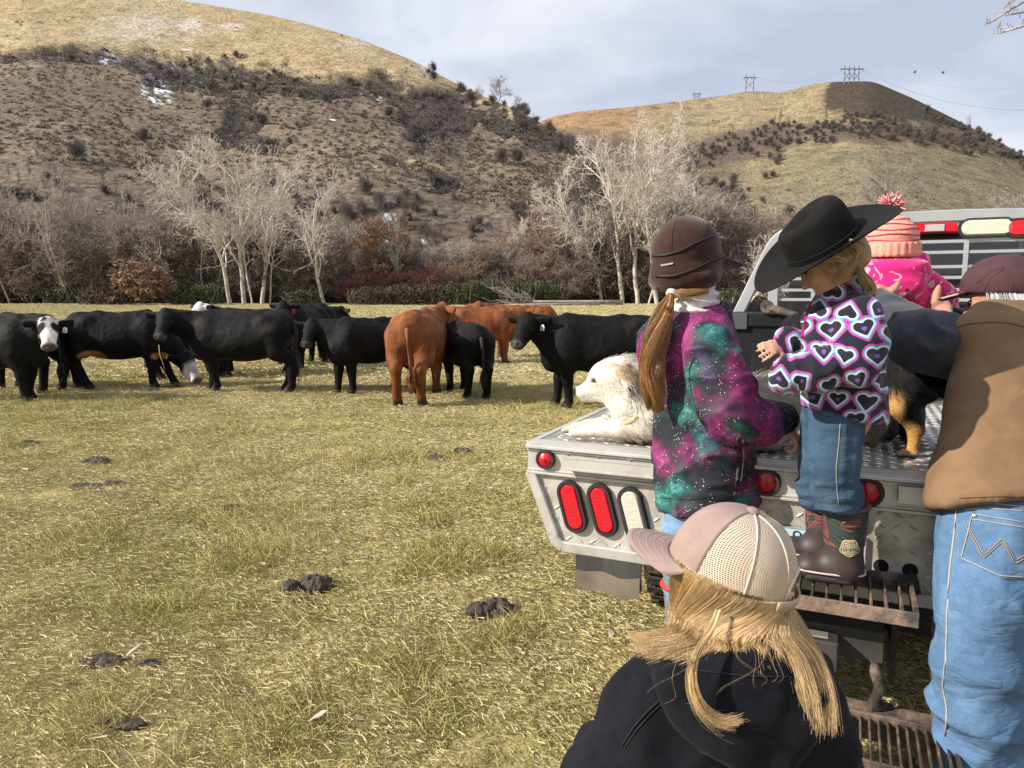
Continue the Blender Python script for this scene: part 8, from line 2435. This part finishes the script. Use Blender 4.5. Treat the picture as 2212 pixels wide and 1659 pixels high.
# hoodie
m_hood = mat('black_hoodie', (.0085, .0090, .0130), rough=.92, var=.2, scale=50, bump=.3, bscale=300, bdist=.002, sheen=.03, spec=.12, fold=(.22, 5, (1, 1, 1)))
s = SDF(); SX5 = _n([.97, .2, 0])
s.ecap(g(1570, 1530, .01), np.array([g(1565, 1600)[0], Y5 + .02, .56]), (.150, .095), (.175, .12), SX5, k=.05)
s.chain([g(1500, 1470, .01), g(1425, 1496, .01), g(1384, 1580, .0), g(1322, 1700, .0), np.array([g(1310, 1700)[0], Y5 + .03, .62])], [.056, .056, .058, .056, .054], k=.05)
s.chain([g(1690, 1490, .02), g(1740, 1515, .02), g(1758, 1600, .02), g(1775, 1700, .02), np.array([g(1785, 1700)[0], Y5 + .04, .62])], [.056, .052, .052, .052, .052], k=.04)
s.chain([np.array([g(1310, 1700)[0], Y5 + .03, .62]), np.array([g(1330, 1700)[0], Y5 + .19, .58])], [.058, .042], k=.03); s.chain([np.array([g(1785, 1700)[0], Y5 + .04, .62]), np.array([g(1760, 1700)[0], Y5 + .2, .58])], [.056, .042], k=.03)
V, Q = s.mesh(.0075, 2); N_ = normals(V, Q)
V = V + N_ * (.014 * ridge(V + .08 * fbm(V * 5, 2)[:, None], (9, 9, 5)) + .0015 * fbm(V * 40, 2))[:, None]; V = laplace(V, Q, .5)
hd = mk('hoodie', V, Q, m_hood, r5); bvh5 = bvh_of(V, Q)
s = SDF()
rimc = [g(1420, 1440, .02), g(1452, 1434, -.03), g(1520, 1432, -.070), g(1600, 1432, -.082), g(1690, 1430, -.070), g(1755, 1434, -.03), g(1772, 1440, .03)]
rimc = smooth_pts(rimc, 14); s.chain(list(rimc), list(np.full(14, .0165)), k=.012)
for k in range(0, 14): 
    top_ = rimc[k]; f = k / 13.
    low = g(np.interp(f, [0, .25, .5, .7, .85, 1], [1450, 1510, 1590, 1660, 1720, 1758]), np.interp(f, [0, .25, .5, .7, .85, 1], [1462, 1548, 1630, 1662, 1595, 1500]), -.114 + .03 * abs(2 * f - 1))
    s.cone(top_, low, .016, .020, k=.022)
s.ell(g(1610, 1520, -.075), (.115, .034, .070), frame((1, 0.05, 0)), k=.03)
V, Q = s.mesh(.0068, 2); N_ = normals(V, Q); V = V + N_ * (.009 * ridge(V + 4 + .05 * fbm(V * 5, 2)[:, None], (8, 8, 8)) + .001 * fbm(V * 40, 2))[:, None]; V = laplace(V, Q, .5)
ho = mk('hood', V, Q, m_hood, hd); bvho = bvh_of(V, Q)
m_seam = mat('hoodie_seam', (.006, .006, .009), rough=.9)
strip([(1470, 1445), (1540, 1452), (1620, 1460), (1700, 1462), (1765, 1458)], .0014, m_seam, 'hood_seam', ho, bvho)
strip([(1440, 1500), (1400, 1535), (1370, 1570), (1345, 1610)], .0018, m_seam, 'raglan_seam', hd, bvh5); strip([(1446, 1506), (1406, 1541), (1376, 1576), (1350, 1616)], .0012, m_seam, 'raglan_seam', hd, bvh5)
s = SDF(); s.ecap(g(1600, 1425, .0), g(1600, 1392, -.0), (.072, .06), (.066, .056), SX5, k=.01); V, Q = s.mesh(.006, 1); N_ = normals(V, Q); V = V + N_ * (.003 * ridge(V, (30, 30, 60)))[:, None]
mk('shirt_collar', V, Q, mat('purple_collar', (.045, .018, .065), rough=.9, var=.3, scale=60), r5)
# mesh cap
m_mesh = bpy.data.materials.new('cream_cap_mesh'); m_mesh.use_nodes = True
nt = m_mesh.node_tree; N, L_ = nt.nodes, nt.links; b_ = N['Principled BSDF']; b_.inputs['Base Color'].default_value = (.60, .50, .40, 1); b_.inputs['Roughness'].default_value = .85; b_.inputs['Specular IOR Level'].default_value = .2
uvn = N.new('ShaderNodeUVMap'); sx = N.new('ShaderNodeSeparateXYZ'); L_.new(uvn.outputs[0], sx.inputs[0])
def mth(op, a, b=None):
    q = N.new('ShaderNodeMath'); q.operation = op
    for i, x in enumerate((a, b)):
        if x is None: continue
        if hasattr(x, 'links'): L_.new(x, q.inputs[i])
        else: q.inputs[i].default_value = x
    return q.outputs[0]
P_ = .0042
row = mth('DIVIDE', sx.outputs[1], P_ * .86); rf = mth('FLOOR', row); par = mth('MODULO', rf, 2.0)
colm = mth('ADD', mth('DIVIDE', sx.outputs[0], P_), mth('MULTIPLY', par, .5))
dx = mth('SUBTRACT', mth('FRACT', colm), .5); dy = mth('SUBTRACT', mth('FRACT', row), .5)
dist = mth('SQRT', mth('ADD', mth('MULTIPLY', dx, dx), mth('MULTIPLY', dy, dy)))
hole = N.new('ShaderNodeMapRange'); hole.inputs['From Min'].default_value = .34; hole.inputs['From Max'].default_value = .26; L_.new(dist, hole.inputs['Value'])
tr = N.new('ShaderNodeBsdfTransparent'); ms = N.new('ShaderNodeMixShader'); L_.new(hole.outputs[0], ms.inputs[0]); L_.new(b_.outputs[0], ms.inputs[1]); L_.new(tr.outputs[0], ms.inputs[2]); L_.new(ms.outputs[0], N['Material Output'].inputs['Surface'])
bpm = N.new('ShaderNodeBump'); bpm.inputs['Strength'].default_value = .5; bpm.inputs['Distance'].default_value = .001; L_.new(dist, bpm.inputs['Height']); L_.new(bpm.outputs[0], b_.inputs['Normal'])
m_mauve = mat('mauve_cap_cloth', (.29, .205, .18), rough=.85, var=.12, scale=30, bump=.3, bscale=420, bdist=.001, dirt=(.25, .15, .13), dirt_scale=8, dirt_amt=.4)
m_cream = mat('cream_binding', (.58, .49, .40), rough=.85)
cb = g(1576, 1234, .0)                                              # centre of the cap's rim
A5, B5, C5 = .099, .084, .109
nth, nph = 120, 30
def capP(th, ph, off=0.):
    w = np.cos(ph) ** .84; h = np.sin(ph) ** .95
    return cb + ((A5 + off) * w * np.cos(th))[..., None] * F5[0] + ((B5 + off) * w * np.sin(th))[..., None] * F5[1] + ((C5 + off) * h - .012 * (1 - h) * 0 - .006 * np.cos(th) * (1 - h))[..., None] * F5[2]
TH, PH = np.meshgrid(np.linspace(-math.pi, math.pi, nth + 1), np.linspace(0, math.pi / 2, nph), indexing='ij')
PHd = PH
VC = capP(TH, PHd)
FR = math.radians(66)
back = math.pi - np.abs(TH)
UVc = np.stack([TH * .098 * np.maximum(np.cos(PH), .45), PH * .125], -1)
Fg = grid_faces(nth + 1, nph)
ct = TH.ravel()[Fg].mean(1); cp = PH.ravel()[Fg].mean(1)
notch = (np.abs(np.abs(ct) - math.pi) < .46) & (cp < .42 * np.sqrt(np.clip(1 - ((np.abs(ct) - math.pi) / .46) ** 2, 0, 1)))
front = np.abs(ct) < FR
VCf = VC.reshape(-1, 3)
cap5 = mk('cap', VCf, Fg[front & ~notch], m_mauve, r5); md = cap5.modifiers.new('thickness', 'SOLIDIFY'); md.thickness = .0018; md.offset = -1
o = mk('cap_mesh', VCf, Fg[~front & ~notch], m_mesh, cap5, uv=UVc.reshape(-1, 2))
b = MB()
for t_0 in (-FR, FR): b.tube(capP(np.full(24, t_0), np.linspace(.02, math.pi / 2 - .03, 24), .0006), .0011, 5)
b.build('seam', m_mauve, cap5, smooth=True, kind='stuff')
b = MB()
for t_0 in (math.radians(110), math.radians(-110), math.radians(152), math.radians(-152)): b.tube(capP(np.full(24, t_0), np.linspace(.02 if abs(t_0) < 2.5 else .30, math.pi / 2 - .03, 24), .0008), .0016, 5)
b.tube(capP(np.linspace(FR, math.pi - .5, 24), np.full(24, .03), .0012), .0022, 5); b.tube(capP(np.linspace(-math.pi + .5, -FR, 24), np.full(24, .03), .0012), .0022, 5)
na_ = np.linspace(-1, 1, 21); b.tube(capP(math.pi + .46 * na_, .42 * np.sqrt(1 - na_ ** 2) + .015, .0012), .0026, 5)
b.build('binding', m_cream, cap5, smooth=True, kind='stuff')
b = MB(); b.lathe([(.0105, -.001), (.0105, .002), (.0085, .0055), (.004, .0072), (.0003, .0076)], 18, cb + F5[2] * (C5 + .0005), np.stack([F5[0], F5[1], F5[2]], 1)); b.build('button', m_mauve, cap5, smooth=True)
# bill
nb_, mb_ = 30, 12; ta = np.linspace(-1.02, 1.02, nb_); VB = []; 
for r_0 in np.linspace(0, 1, mb_):
    root_ = capP(ta, np.full(nb_, .035), .001)
    reach = (.074 * np.sqrt(np.clip(1 - (ta / 1.06) ** 2, 0, 1)) ** .75) * r_0
    VB.append(root_ + reach[:, None] * F5[0] - (r_0 * .010 + (np.abs(np.sin(ta)) ** 2) * .016 * r_0 + .0 )[:, None] * F5[2] + F5[1] * (0 * ta)[:, None])
bill = mk('bill', np.array(VB).reshape(-1, 3), grid_faces(mb_, nb_), m_mauve, cap5); md = bill.modifiers.new('thickness', 'SOLIDIFY'); md.thickness = .0035; md.offset = 0
m_thr = mat('pale_thread', (.42, .29, .26), rough=.8)
b = MB()
for r_0 in (2, 4, 6, 8, 10): b.tube(VB[r_0][3:-3] + F5[2] * .0019, .00055, 4)
b.build('bill_stitching', m_thr, bill, smooth=True, kind='stuff')
# snap strap
m_strap = mat('beige_strap', (.42, .335, .235), rough=.45)
sv = np.linspace(-.66, .66, 26); V = []
for zz_ in (-.009, .009): V.append(capP(math.pi + sv, np.full(26, .02), .005) + F5[2] * (zz_ - .004) - F5[0] * (.004 * np.cos(sv * 2))[:, None])
st_ = mk('strap', np.array(V).reshape(-1, 3), grid_faces(2, 26), m_strap, cap5); md = st_.modifiers.new('thickness', 'SOLIDIFY'); md.thickness = .002; md.offset = 0
for k_ in range(7):
    q_ = -.50 + k_ * .12; p_ = capP(np.array([math.pi + q_]), np.array([.02]), .0066)[0] - F5[2] * .004 - F5[0] * .004; rd = _n(F5[0] * math.cos(math.pi + q_) / A5 + F5[1] * math.sin(math.pi + q_) / B5); tf = frame(rd)
    b = MB(); b.lathe([(.0012, .0002), (.0026, .0010), (.0030, .0002)], 10, p_, np.stack([tf[1], tf[2], tf[0]], 1), close=False); b.build('strap_snap', m_strap, st_, smooth=True)
# hair
m_bl = hair_mat('golden_hair', [(.46, .28, .12), (.66, .46, .23), (.54, .35, .16), (.78, .60, .36), (.40, .23, .10)])
U = u5; Ps = []
def L5(pts, wid, n, seed, **kw): Ps.append(lock([g(*p) for p in pts], np.array(wid) * U, n, .0007, seed, **kw))
keyth = np.array([.55, .85, 1.15, 1.45, 1.75, 2.05, 2.35, 2.65, 2.95, 3.25, 3.50, 3.75, 4.05, 4.4])
keys = [[(1462, 1290, .08), (1456, 1330, .075), (1452, 1362, .07), (1446, 1392, .06)],
        [(1464, 1300, .07), (1456, 1345, .06), (1446, 1375, .05), (1434, 1400, .04)],
        [(1470, 1310, .05), (1460, 1352, .04), (1432, 1374, .02), (1398, 1390, .0)],
        [(1480, 1322, .03), (1460, 1356, .0), (1412, 1376, -.02), (1364, 1382, -.02)],
        [(1496, 1334, .0), (1472, 1368, -.03), (1420, 1388, -.04), (1372, 1396, -.04)],
        [(1516, 1346, -.03), (1498, 1382, -.06), (1450, 1402, -.07), (1398, 1416, -.07)],
        [(1542, 1358, -.06), (1534, 1392, -.07), (1514, 1414, -.075), (1478, 1432, -.08)],
        [(1572, 1366, -.075), (1572, 1392, -.08), (1568, 1412, -.083), (1556, 1434, -.09)],
        [(1606, 1368, -.082), (1614, 1392, -.085), (1622, 1410, -.087), (1630, 1430, -.092)],
        [(1642, 1366, -.08), (1660, 1392, -.085), (1668, 1410, -.088), (1672, 1430, -.09)],
        [(1672, 1360, -.072), (1714, 1412, -.085), (1746, 1478, -.098), (1760, 1560, -.108)],
        [(1692, 1350, -.06), (1742, 1412, -.075), (1774, 1490, -.095), (1766, 1588, -.108)],
        [(1706, 1340, -.035), (1754, 1408, -.055), (1784, 1484, -.085), (1784, 1566, -.10)],
        [(1714, 1330, .0), (1752, 1390, -.02), (1778, 1450, -.05), (1788, 1520, -.08)]]
KP = np.array([[g(*p) for p in k] for k in keys])
def hair_sheet(n, seed, lo, hi, layer):
    rng = np.random.default_rng(seed)
    th = rng.uniform(lo, hi, n)
    cl = np.round(th * 15 + rng.normal(0, .35, n)) / 15                # strands gather in clumps
    th2 = th * .45 + cl * .55
    kp = np.stack([[np.interp(th2, keyth, KP[:, i, d]) for d in range(3)] for i in range(4)], 0).transpose(2, 0, 1)
    st = capP(th, np.full(n, .16), -.007); s2 = capP(th, np.full(n, .0), -.003) - F5[2] * .004
    rad_ = (F5[0][None] * np.cos(th)[:, None] / A5 + F5[1][None] * np.sin(th)[:, None] / B5); rad_ /= np.linalg.norm(rad_, axis=1, keepdims=True)
    s2 = s2 + rad_ * .002; kp[:, 0] += rad_ * .010; kp[:, 1] += rad_ * .006
    P4 = np.concatenate([st[:, None], s2[:, None], kp], 1)
    cr_ = rng.normal(size=(int(20 * 7), 3))[np.clip((cl * 15).astype(int), 0, 139)]
    P4[:, 3:] += cr_[:, None] * np.array([.002, .004, .007])[None, :, None]
    out_ = np.concatenate([P4[:, :1] * 2 - P4[:, 1:2], P4, 2 * P4[:, -1:] - P4[:, -2:-1]], 1)
    t = np.linspace(0, 4.999, 20); k = t.astype(int); f = (t - k)[None, :, None]
    A_, B_, C_, D_ = out_[:, k], out_[:, k + 1], out_[:, k + 2], out_[:, k + 3]
    P = .5 * (2 * B_ + (C_ - A_) * f + (2 * A_ - 5 * B_ + 4 * C_ - D_) * f ** 2 + (3 * B_ - A_ - 3 * C_ + D_) * f ** 3)
    tt = np.linspace(0, 1, 20)[None, :, None]
    P = P + rng.normal(0, .0022, (n, 1, 3)) * np.clip(tt * 3, 0, 1) + np.array([0, -1, .2]) * layer * np.clip(tt * 3, 0, 1) + rng.normal(0, .004, (n, 1, 3)) * tt ** 3
    ln = 1 - np.abs(rng.normal(0, .09, n)); q = (tt[..., 0] * ln[:, None]) * 19; k = np.clip(q.astype(int), 0, 18); f = (q - k)[..., None]
    return np.take_along_axis(P, k[..., None], 1) * (1 - f) + np.take_along_axis(P, k[..., None] + 1, 1) * f
Ps.append(hair_sheet(3600, 1, .5, 4.4, .0)); Ps.append(hair_sheet(1800, 2, .9, 4.2, .004)); Ps.append(hair_sheet(900, 3, 3.35, 4.2, .008)); Ps.append(hair_sheet(700, 4, 1.2, 2.2, .006))
L5([(1556, 1318, -.08), (1540, 1360, -.095), (1512, 1400, -.115), (1496, 1445, -.128), (1502, 1500, -.14), (1530, 1542, -.14), (1568, 1560, -.14), (1602, 1553, -.14)], [3, 5, 7, 8, 7, 6, 5, 4], 260, 90, endspread=.004)
L5([(1548, 1318, -.08), (1530, 1365, -.098), (1505, 1410, -.12), (1492, 1460, -.13), (1503, 1520, -.14), (1540, 1560, -.14), (1590, 1566, -.14)], [3, 5, 6, 6, 5, 4, 2], 80, 92, endspread=.008)
L5([(1700, 1405, -.075), (1716, 1460, -.10), (1738, 1520, -.115), (1758, 1560, -.12)], [4, 7, 8, 4], 150, 91)
hair_obj('hair', Ps, .00036, m_bl, r5); Ps = []
rng = np.random.default_rng(6)
for k in range(13):
    x_, y_ = rng.uniform(1470, 1720), rng.uniform(1330, 1400); dx_, dy_ = rng.normal(0, 70), rng.uniform(50, 150)
    L5([(x_, y_, -.09), (x_ + dx_ * .2 + rng.normal(0, 14), y_ + dy_ * .5, -.125), (x_ + dx_ * .7 + rng.normal(0, 22), y_ + dy_ * .85, -.145), (x_ + dx_, y_ + dy_, -.15)], [1, 2, 3, 3], 2, 400 + k)
hair_obj('stray_hair', Ps, .00013, m_bl, r5)
s = SDF(); s.ell(hc5 + F5[2] * .01 - F5[0] * .008, (.082, .070, .088), F5, k=.01); s.ell(hc5 - F5[0] * .030 - F5[2] * .05, (.045, .058, .075), F5, k=.03); s.cone(hc5 - F5[0] * .045 - F5[2] * .08, g(1590, 1400, -.0), .048, .046, k=.03)
V, Q = s.mesh(.007, 1); N_ = normals(V, Q); V = V + N_ * (.003 * ridge(V, (40, 40, 6)))[:, None]
k_ = ((V - hc5) @ F5[0]) < .055
mk('hair_underlayer', V, Q[k_[Q].all(1)], mat('shade_dark_underlayer', (.17, .095, .038), rough=.55, var=.6, scale=70, stretch=(1, 1, .08), bump=.6, bscale=90), r5)  # hair base coloured darker so gaps between strands read as shade

# ------------------------------------------------------------------ white dog
Y6 = 2.86; u6 = Y6 / 1598.
def g(px, py, dy=0.):
    return at(px, py, Y6 + dy - (px - 1240) * .00050)
r6 = empty('dog', (*g(1420, 930)[:2], ZD), 'large white livestock dog lying on the truck bed with its head raised', 'dog')
R_ = lambda *a: np.array(a) * u6
s = SDF(); FX = np.eye(3); HF = frame(_n([-1, 0.05, -.05]))
s.ell(g(1336, 812), R_(56, 40, 40), HF, k=.03); s.ell(g(1308, 818), R_(34, 30, 32), HF, k=.03)
s.ecap(g(1300, 832), g(1256, 846), R_(24, 24), R_(15, 14), (0, 1, 0), k=.02)
s.cone(g(1312, 852), g(1262, 860), R_(15)[0], R_(8)[0], k=.015)
s.ell(g(1246, 845), R_(8, 9, 9), HF, k=.008)
s.ell(g(1282, 822, -.052), R_(9, 5, 5), HF, k=.006, op='s')
s.cone(g(1345, 830), g(1385, 905), R_(46)[0], R_(58)[0], k=.04)
s.ell(g(1350, 858), R_(34, 40, 36), HF, k=.03)
s.ecap(g(1346, 795, -.095), g(1362, 838, -.115), R_(16, 8), R_(13, 6), (1, 0, 0), k=.01); s.ecap(g(1340, 790, .095), g(1356, 832, .115), R_(16, 8), R_(13, 6), (1, 0, 0), k=.01)
s.ecap(g(1290, 798, .09), g(1276, 818, .10), R_(10, 5), R_(7, 4), (1, 0, 0), k=.01)
s.ell(g(1392, 900), R_(46, 52, 46), HF, k=.03)
s.ecap(g(1410, 880, .02), g(1620, 896, .02), (R_(66)[0], R_(64)[0]), (R_(64)[0], R_(58)[0]), (0, 1, 0), k=.04)
s.ell(g(1655, 888, .03), R_(64, 66, 66), HF, k=.04); s.ell(g(1665, 915, -.06), R_(50, 34, 46), HF, k=.03); s.cone(g(1670, 948, -.10), g(1610, 953, -.12), R_(22)[0], R_(14)[0], k=.02)
s.chain([g(1405, 920, -.11), g(1340, 925, -.11), g(1265, 932, -.11)], list(R_(28, 20, 14)), k=.02); s.ell(g(1250, 935, -.11), R_(22, 15, 12), HF, k=.012)
s.chain([g(1385, 908, .08), g(1310, 916, .08), g(1245, 925, .06)], list(R_(24, 18, 13)), k=.02); s.ell(g(1234, 928, .06), R_(20, 14, 11), HF, k=.012)
for dy, x0, y0 in ((-.11, 1234, 938), (.06, 1219, 930)):
    for o_ in (-.022, -.007, .008, .022): s.ell(g(x0, y0, dy + o_), R_(8, 4, 6), HF, k=.006)
s.plane((0, 0, ZD + .001), (0, 0, -1), k=.004)
V, Q = s.mesh(.0085, 1); N_ = normals(V, Q); V = V + N_ * (.006 * fbm(V * np.array([14, 14, 22]), 3))[:, None]
def dogcol(P):
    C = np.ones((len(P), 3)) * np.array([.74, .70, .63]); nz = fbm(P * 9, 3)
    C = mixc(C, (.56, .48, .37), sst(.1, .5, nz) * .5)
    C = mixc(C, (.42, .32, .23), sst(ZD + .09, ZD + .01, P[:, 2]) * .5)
    d = lambda p, r: np.sqrt((((P - p) / r) ** 2).sum(1))
    C = mixc(C, (.42, .32, .21), sst(1.1, .6, d(g(1348, 803, -.10), (.045, .05, .042)) + .3 * nz)); C = mixc(C, (.02, .019, .018), sst(1.1, .7, d(g(1364, 838, -.115), (.016, .04, .02))))
    C = mixc(C, (.02, .019, .018), sst(1.2, .7, d(g(1290, 796, .095), (.035, .045, .030)))); C = mixc(C, (.36, .20, .07), sst(1.2, .7, d(g(1274, 818, .10), (.014, .03, .018))))
    C = mixc(C, (.012, .012, .013), sst(1.1, .8, d(g(1244, 845), (.018, .022, .018))))
    C = mixc(C, (.40, .34, .31), sst(1.1, .5, d(g(1262, 858), (.03, .04, .014))) * .6)
    C = mixc(C, (.06, .05, .045), sst(1.1, .7, d(g(1283, 822, -.05), (.018, .02, .008))))
    return C
m_dogs = mat('dog_coat_skin', attr='Col', rough=.8, bump=.4, bscale=120, spec=.2); m_fur = mat('dog_fur', attr='Col', rough=.65, var=.12, scale=200, spec=.3)
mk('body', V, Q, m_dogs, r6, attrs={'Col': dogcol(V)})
snout = g(1285, 840)
def flow(P):
    f = np.tile(np.array([.9, 0, -.45]), (len(P), 1)); leg = (P[:, 2] < ZD + .09)[:, None]
    f = np.where(leg, np.array([.9, -.1, -.3]), f); nk_ = ((P[:, 0] > g(1345, 850)[0]) & (P[:, 0] < g(1425, 850)[0]) & (P[:, 2] > ZD + .08))[:, None]
    return np.where(nk_, np.array([.35, 0, -.9]), f)
def flen(P):
    x = P[:, 0]; L = np.interp(x, [g(1240, 845)[0], g(1300, 845)[0], g(1335, 845)[0], g(1375, 845)[0], g(1500, 845)[0]], [.004, .010, .026, .062, .055]); return np.where(P[:, 2] < ZD + .085, np.minimum(L, .026), L)
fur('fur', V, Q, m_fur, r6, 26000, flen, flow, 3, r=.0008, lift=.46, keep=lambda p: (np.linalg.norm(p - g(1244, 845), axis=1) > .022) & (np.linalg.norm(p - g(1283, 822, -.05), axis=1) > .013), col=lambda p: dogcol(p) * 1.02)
for dy in (-.052, .056):
    b = MB(); b.lathe([(.0005, -.008), (.008, -.003), (.008, .003), (.0005, .008)], 12, g(1284, 823, dy * .92)); b.build('eye', mat('brown_eye', (.05, .022, .012), rough=.1), r6, smooth=True)
b = MB(); pa, pb = g(1372, 905, -.14), g(1318, 935, -.13); b.tube([g(1376, 899, -.14), pa, pa * .5 + pb * .5, pb], [.003, .011, .013, .006], 6)
lf = b.build('collar_tag', mat('straw_tag', (.55, .47, .27), rough=.7), r6, smooth=True)

# ------------------------------------------------------------------ black and tan dog
r7 = empty('dog', (*at(1900, 975, 2.52)[:2], ZD), 'black and tan dog standing on the truck bed behind the heart fleece girl', 'dog')
A7 = at
s = SDF(); H7 = frame(_n([-.93, .36, 0])); 
s.ecap(A7(1965, 790, 2.56), A7(1800, 800, 2.74), (.105, .115), (.11, .125), H7[1], k=.04)
s.ell(A7(1975, 800, 2.54), (.11, .10, .125), H7, k=.04)
s.cone(A7(1805, 790, 2.73), A7(1752, 730, 2.78), .10, .075, k=.04); s.ell(A7(1735, 712, 2.80), (.085, .065, .065), H7, k=.03); s.cone(A7(1720, 716, 2.81), A7(1690, 728, 2.84), .04, .028, k=.02)
for sd in (-1, 1): s.ell(A7(1745, 690, 2.79) + H7[1] * sd * .05, (.02, .012, .035), H7, k=.01)
s.chain([A7(1972, 815, 2.50), A7(1945, 880, 2.47), A7(1978, 928, 2.47), A7(1972, 970, 2.475)], [.078, .034, .021, .018], k=.02); s.ell(A7(1960, 984, 2.475), (.042, .026, .017), H7, k=.012)
for o_ in (-.016, 0, .016): s.ell(A7(1944, 986, 2.475 + o_), (.016, .009, .013), H7, k=.005)
s.chain([A7(1935, 830, 2.66), A7(1905, 890, 2.67), A7(1893, 925, 2.68), A7(1880, 950, 2.69)], [.07, .042, .028, .024], k=.02); s.ell(A7(1870, 957, 2.69), (.04, .026, .018), H7, k=.012)
for dx_, dy_ in ((0, -.06), (-14, .08)): s.chain([A7(1800 + dx_, 830, 2.72 + dy_), A7(1798 + dx_, 890, 2.73 + dy_), np.array([A7(1796 + dx_, 930, 2.73 + dy_)[0], 2.73 + dy_, ZD + .03])], [.055, .032, .026], k=.02)
s.chain([A7(1995, 770, 2.50), A7(2030, 800, 2.44), A7(2040, 850, 2.42)], [.035, .03, .02], k=.02)
s.plane((0, 0, ZD + .001), (0, 0, -1), k=.004)
V, Q = s.mesh(.0095, 1); N_ = normals(V, Q); V = V + N_ * (.005 * fbm(V * 16, 3))[:, None]
def dog2(P):
    C = np.ones((len(P), 3)) * np.array([.010, .0095, .0095]); nz = fbm(P * 14, 3)
    dz = P[:, 2] - ZD; nearleg = P[:, 1] < 2.58
    nearleg = P[:, 1] < 2.515; C = mixc(C, (.46, .235, .075), sst(.14, .09, dz + .03 * nz) * nearleg); C = mixc(C, (.42, .23, .085), nearleg * sst(.012, -.012, P[:, 0] - A7(1940, 880, 2.47)[0] + .008 * nz) * sst(.24, .18, dz))
    C = mixc(C, (.50, .43, .34), sst(.15, .07, dz + .06 * nz) * (P[:, 1] > 2.58)); C = mixc(C, (.05, .035, .022), sst(.24, .17, dz + .06 * nz) * .4 * (~nearleg))
    C = mixc(C, (.55, .44, .32), nearleg * sst(.022, .012, dz) * .7)
    return C
mk('body', V, Q, m_dogs, r7, attrs={'Col': dog2(V)})
fur('fur', V, Q, m_fur, r7, 6500, lambda P: np.where(P[:, 2] - ZD > .2, .034, np.where(P[:, 1] > 2.58, .03, .010)), lambda P: np.tile(np.array([.7, -.2, -.6]), (len(P), 1)), 9, r=.0009, lift=.35, col=dog2)
for sd in (-1, 1):
    b = MB(); b.lathe([(.0005, -.007), (.007, -.003), (.007, .003), (.0005, .007)], 10, A7(1722, 706, 2.81) + H7[1] * sd * .042); b.build('eye', m_eye, r7, smooth=True)
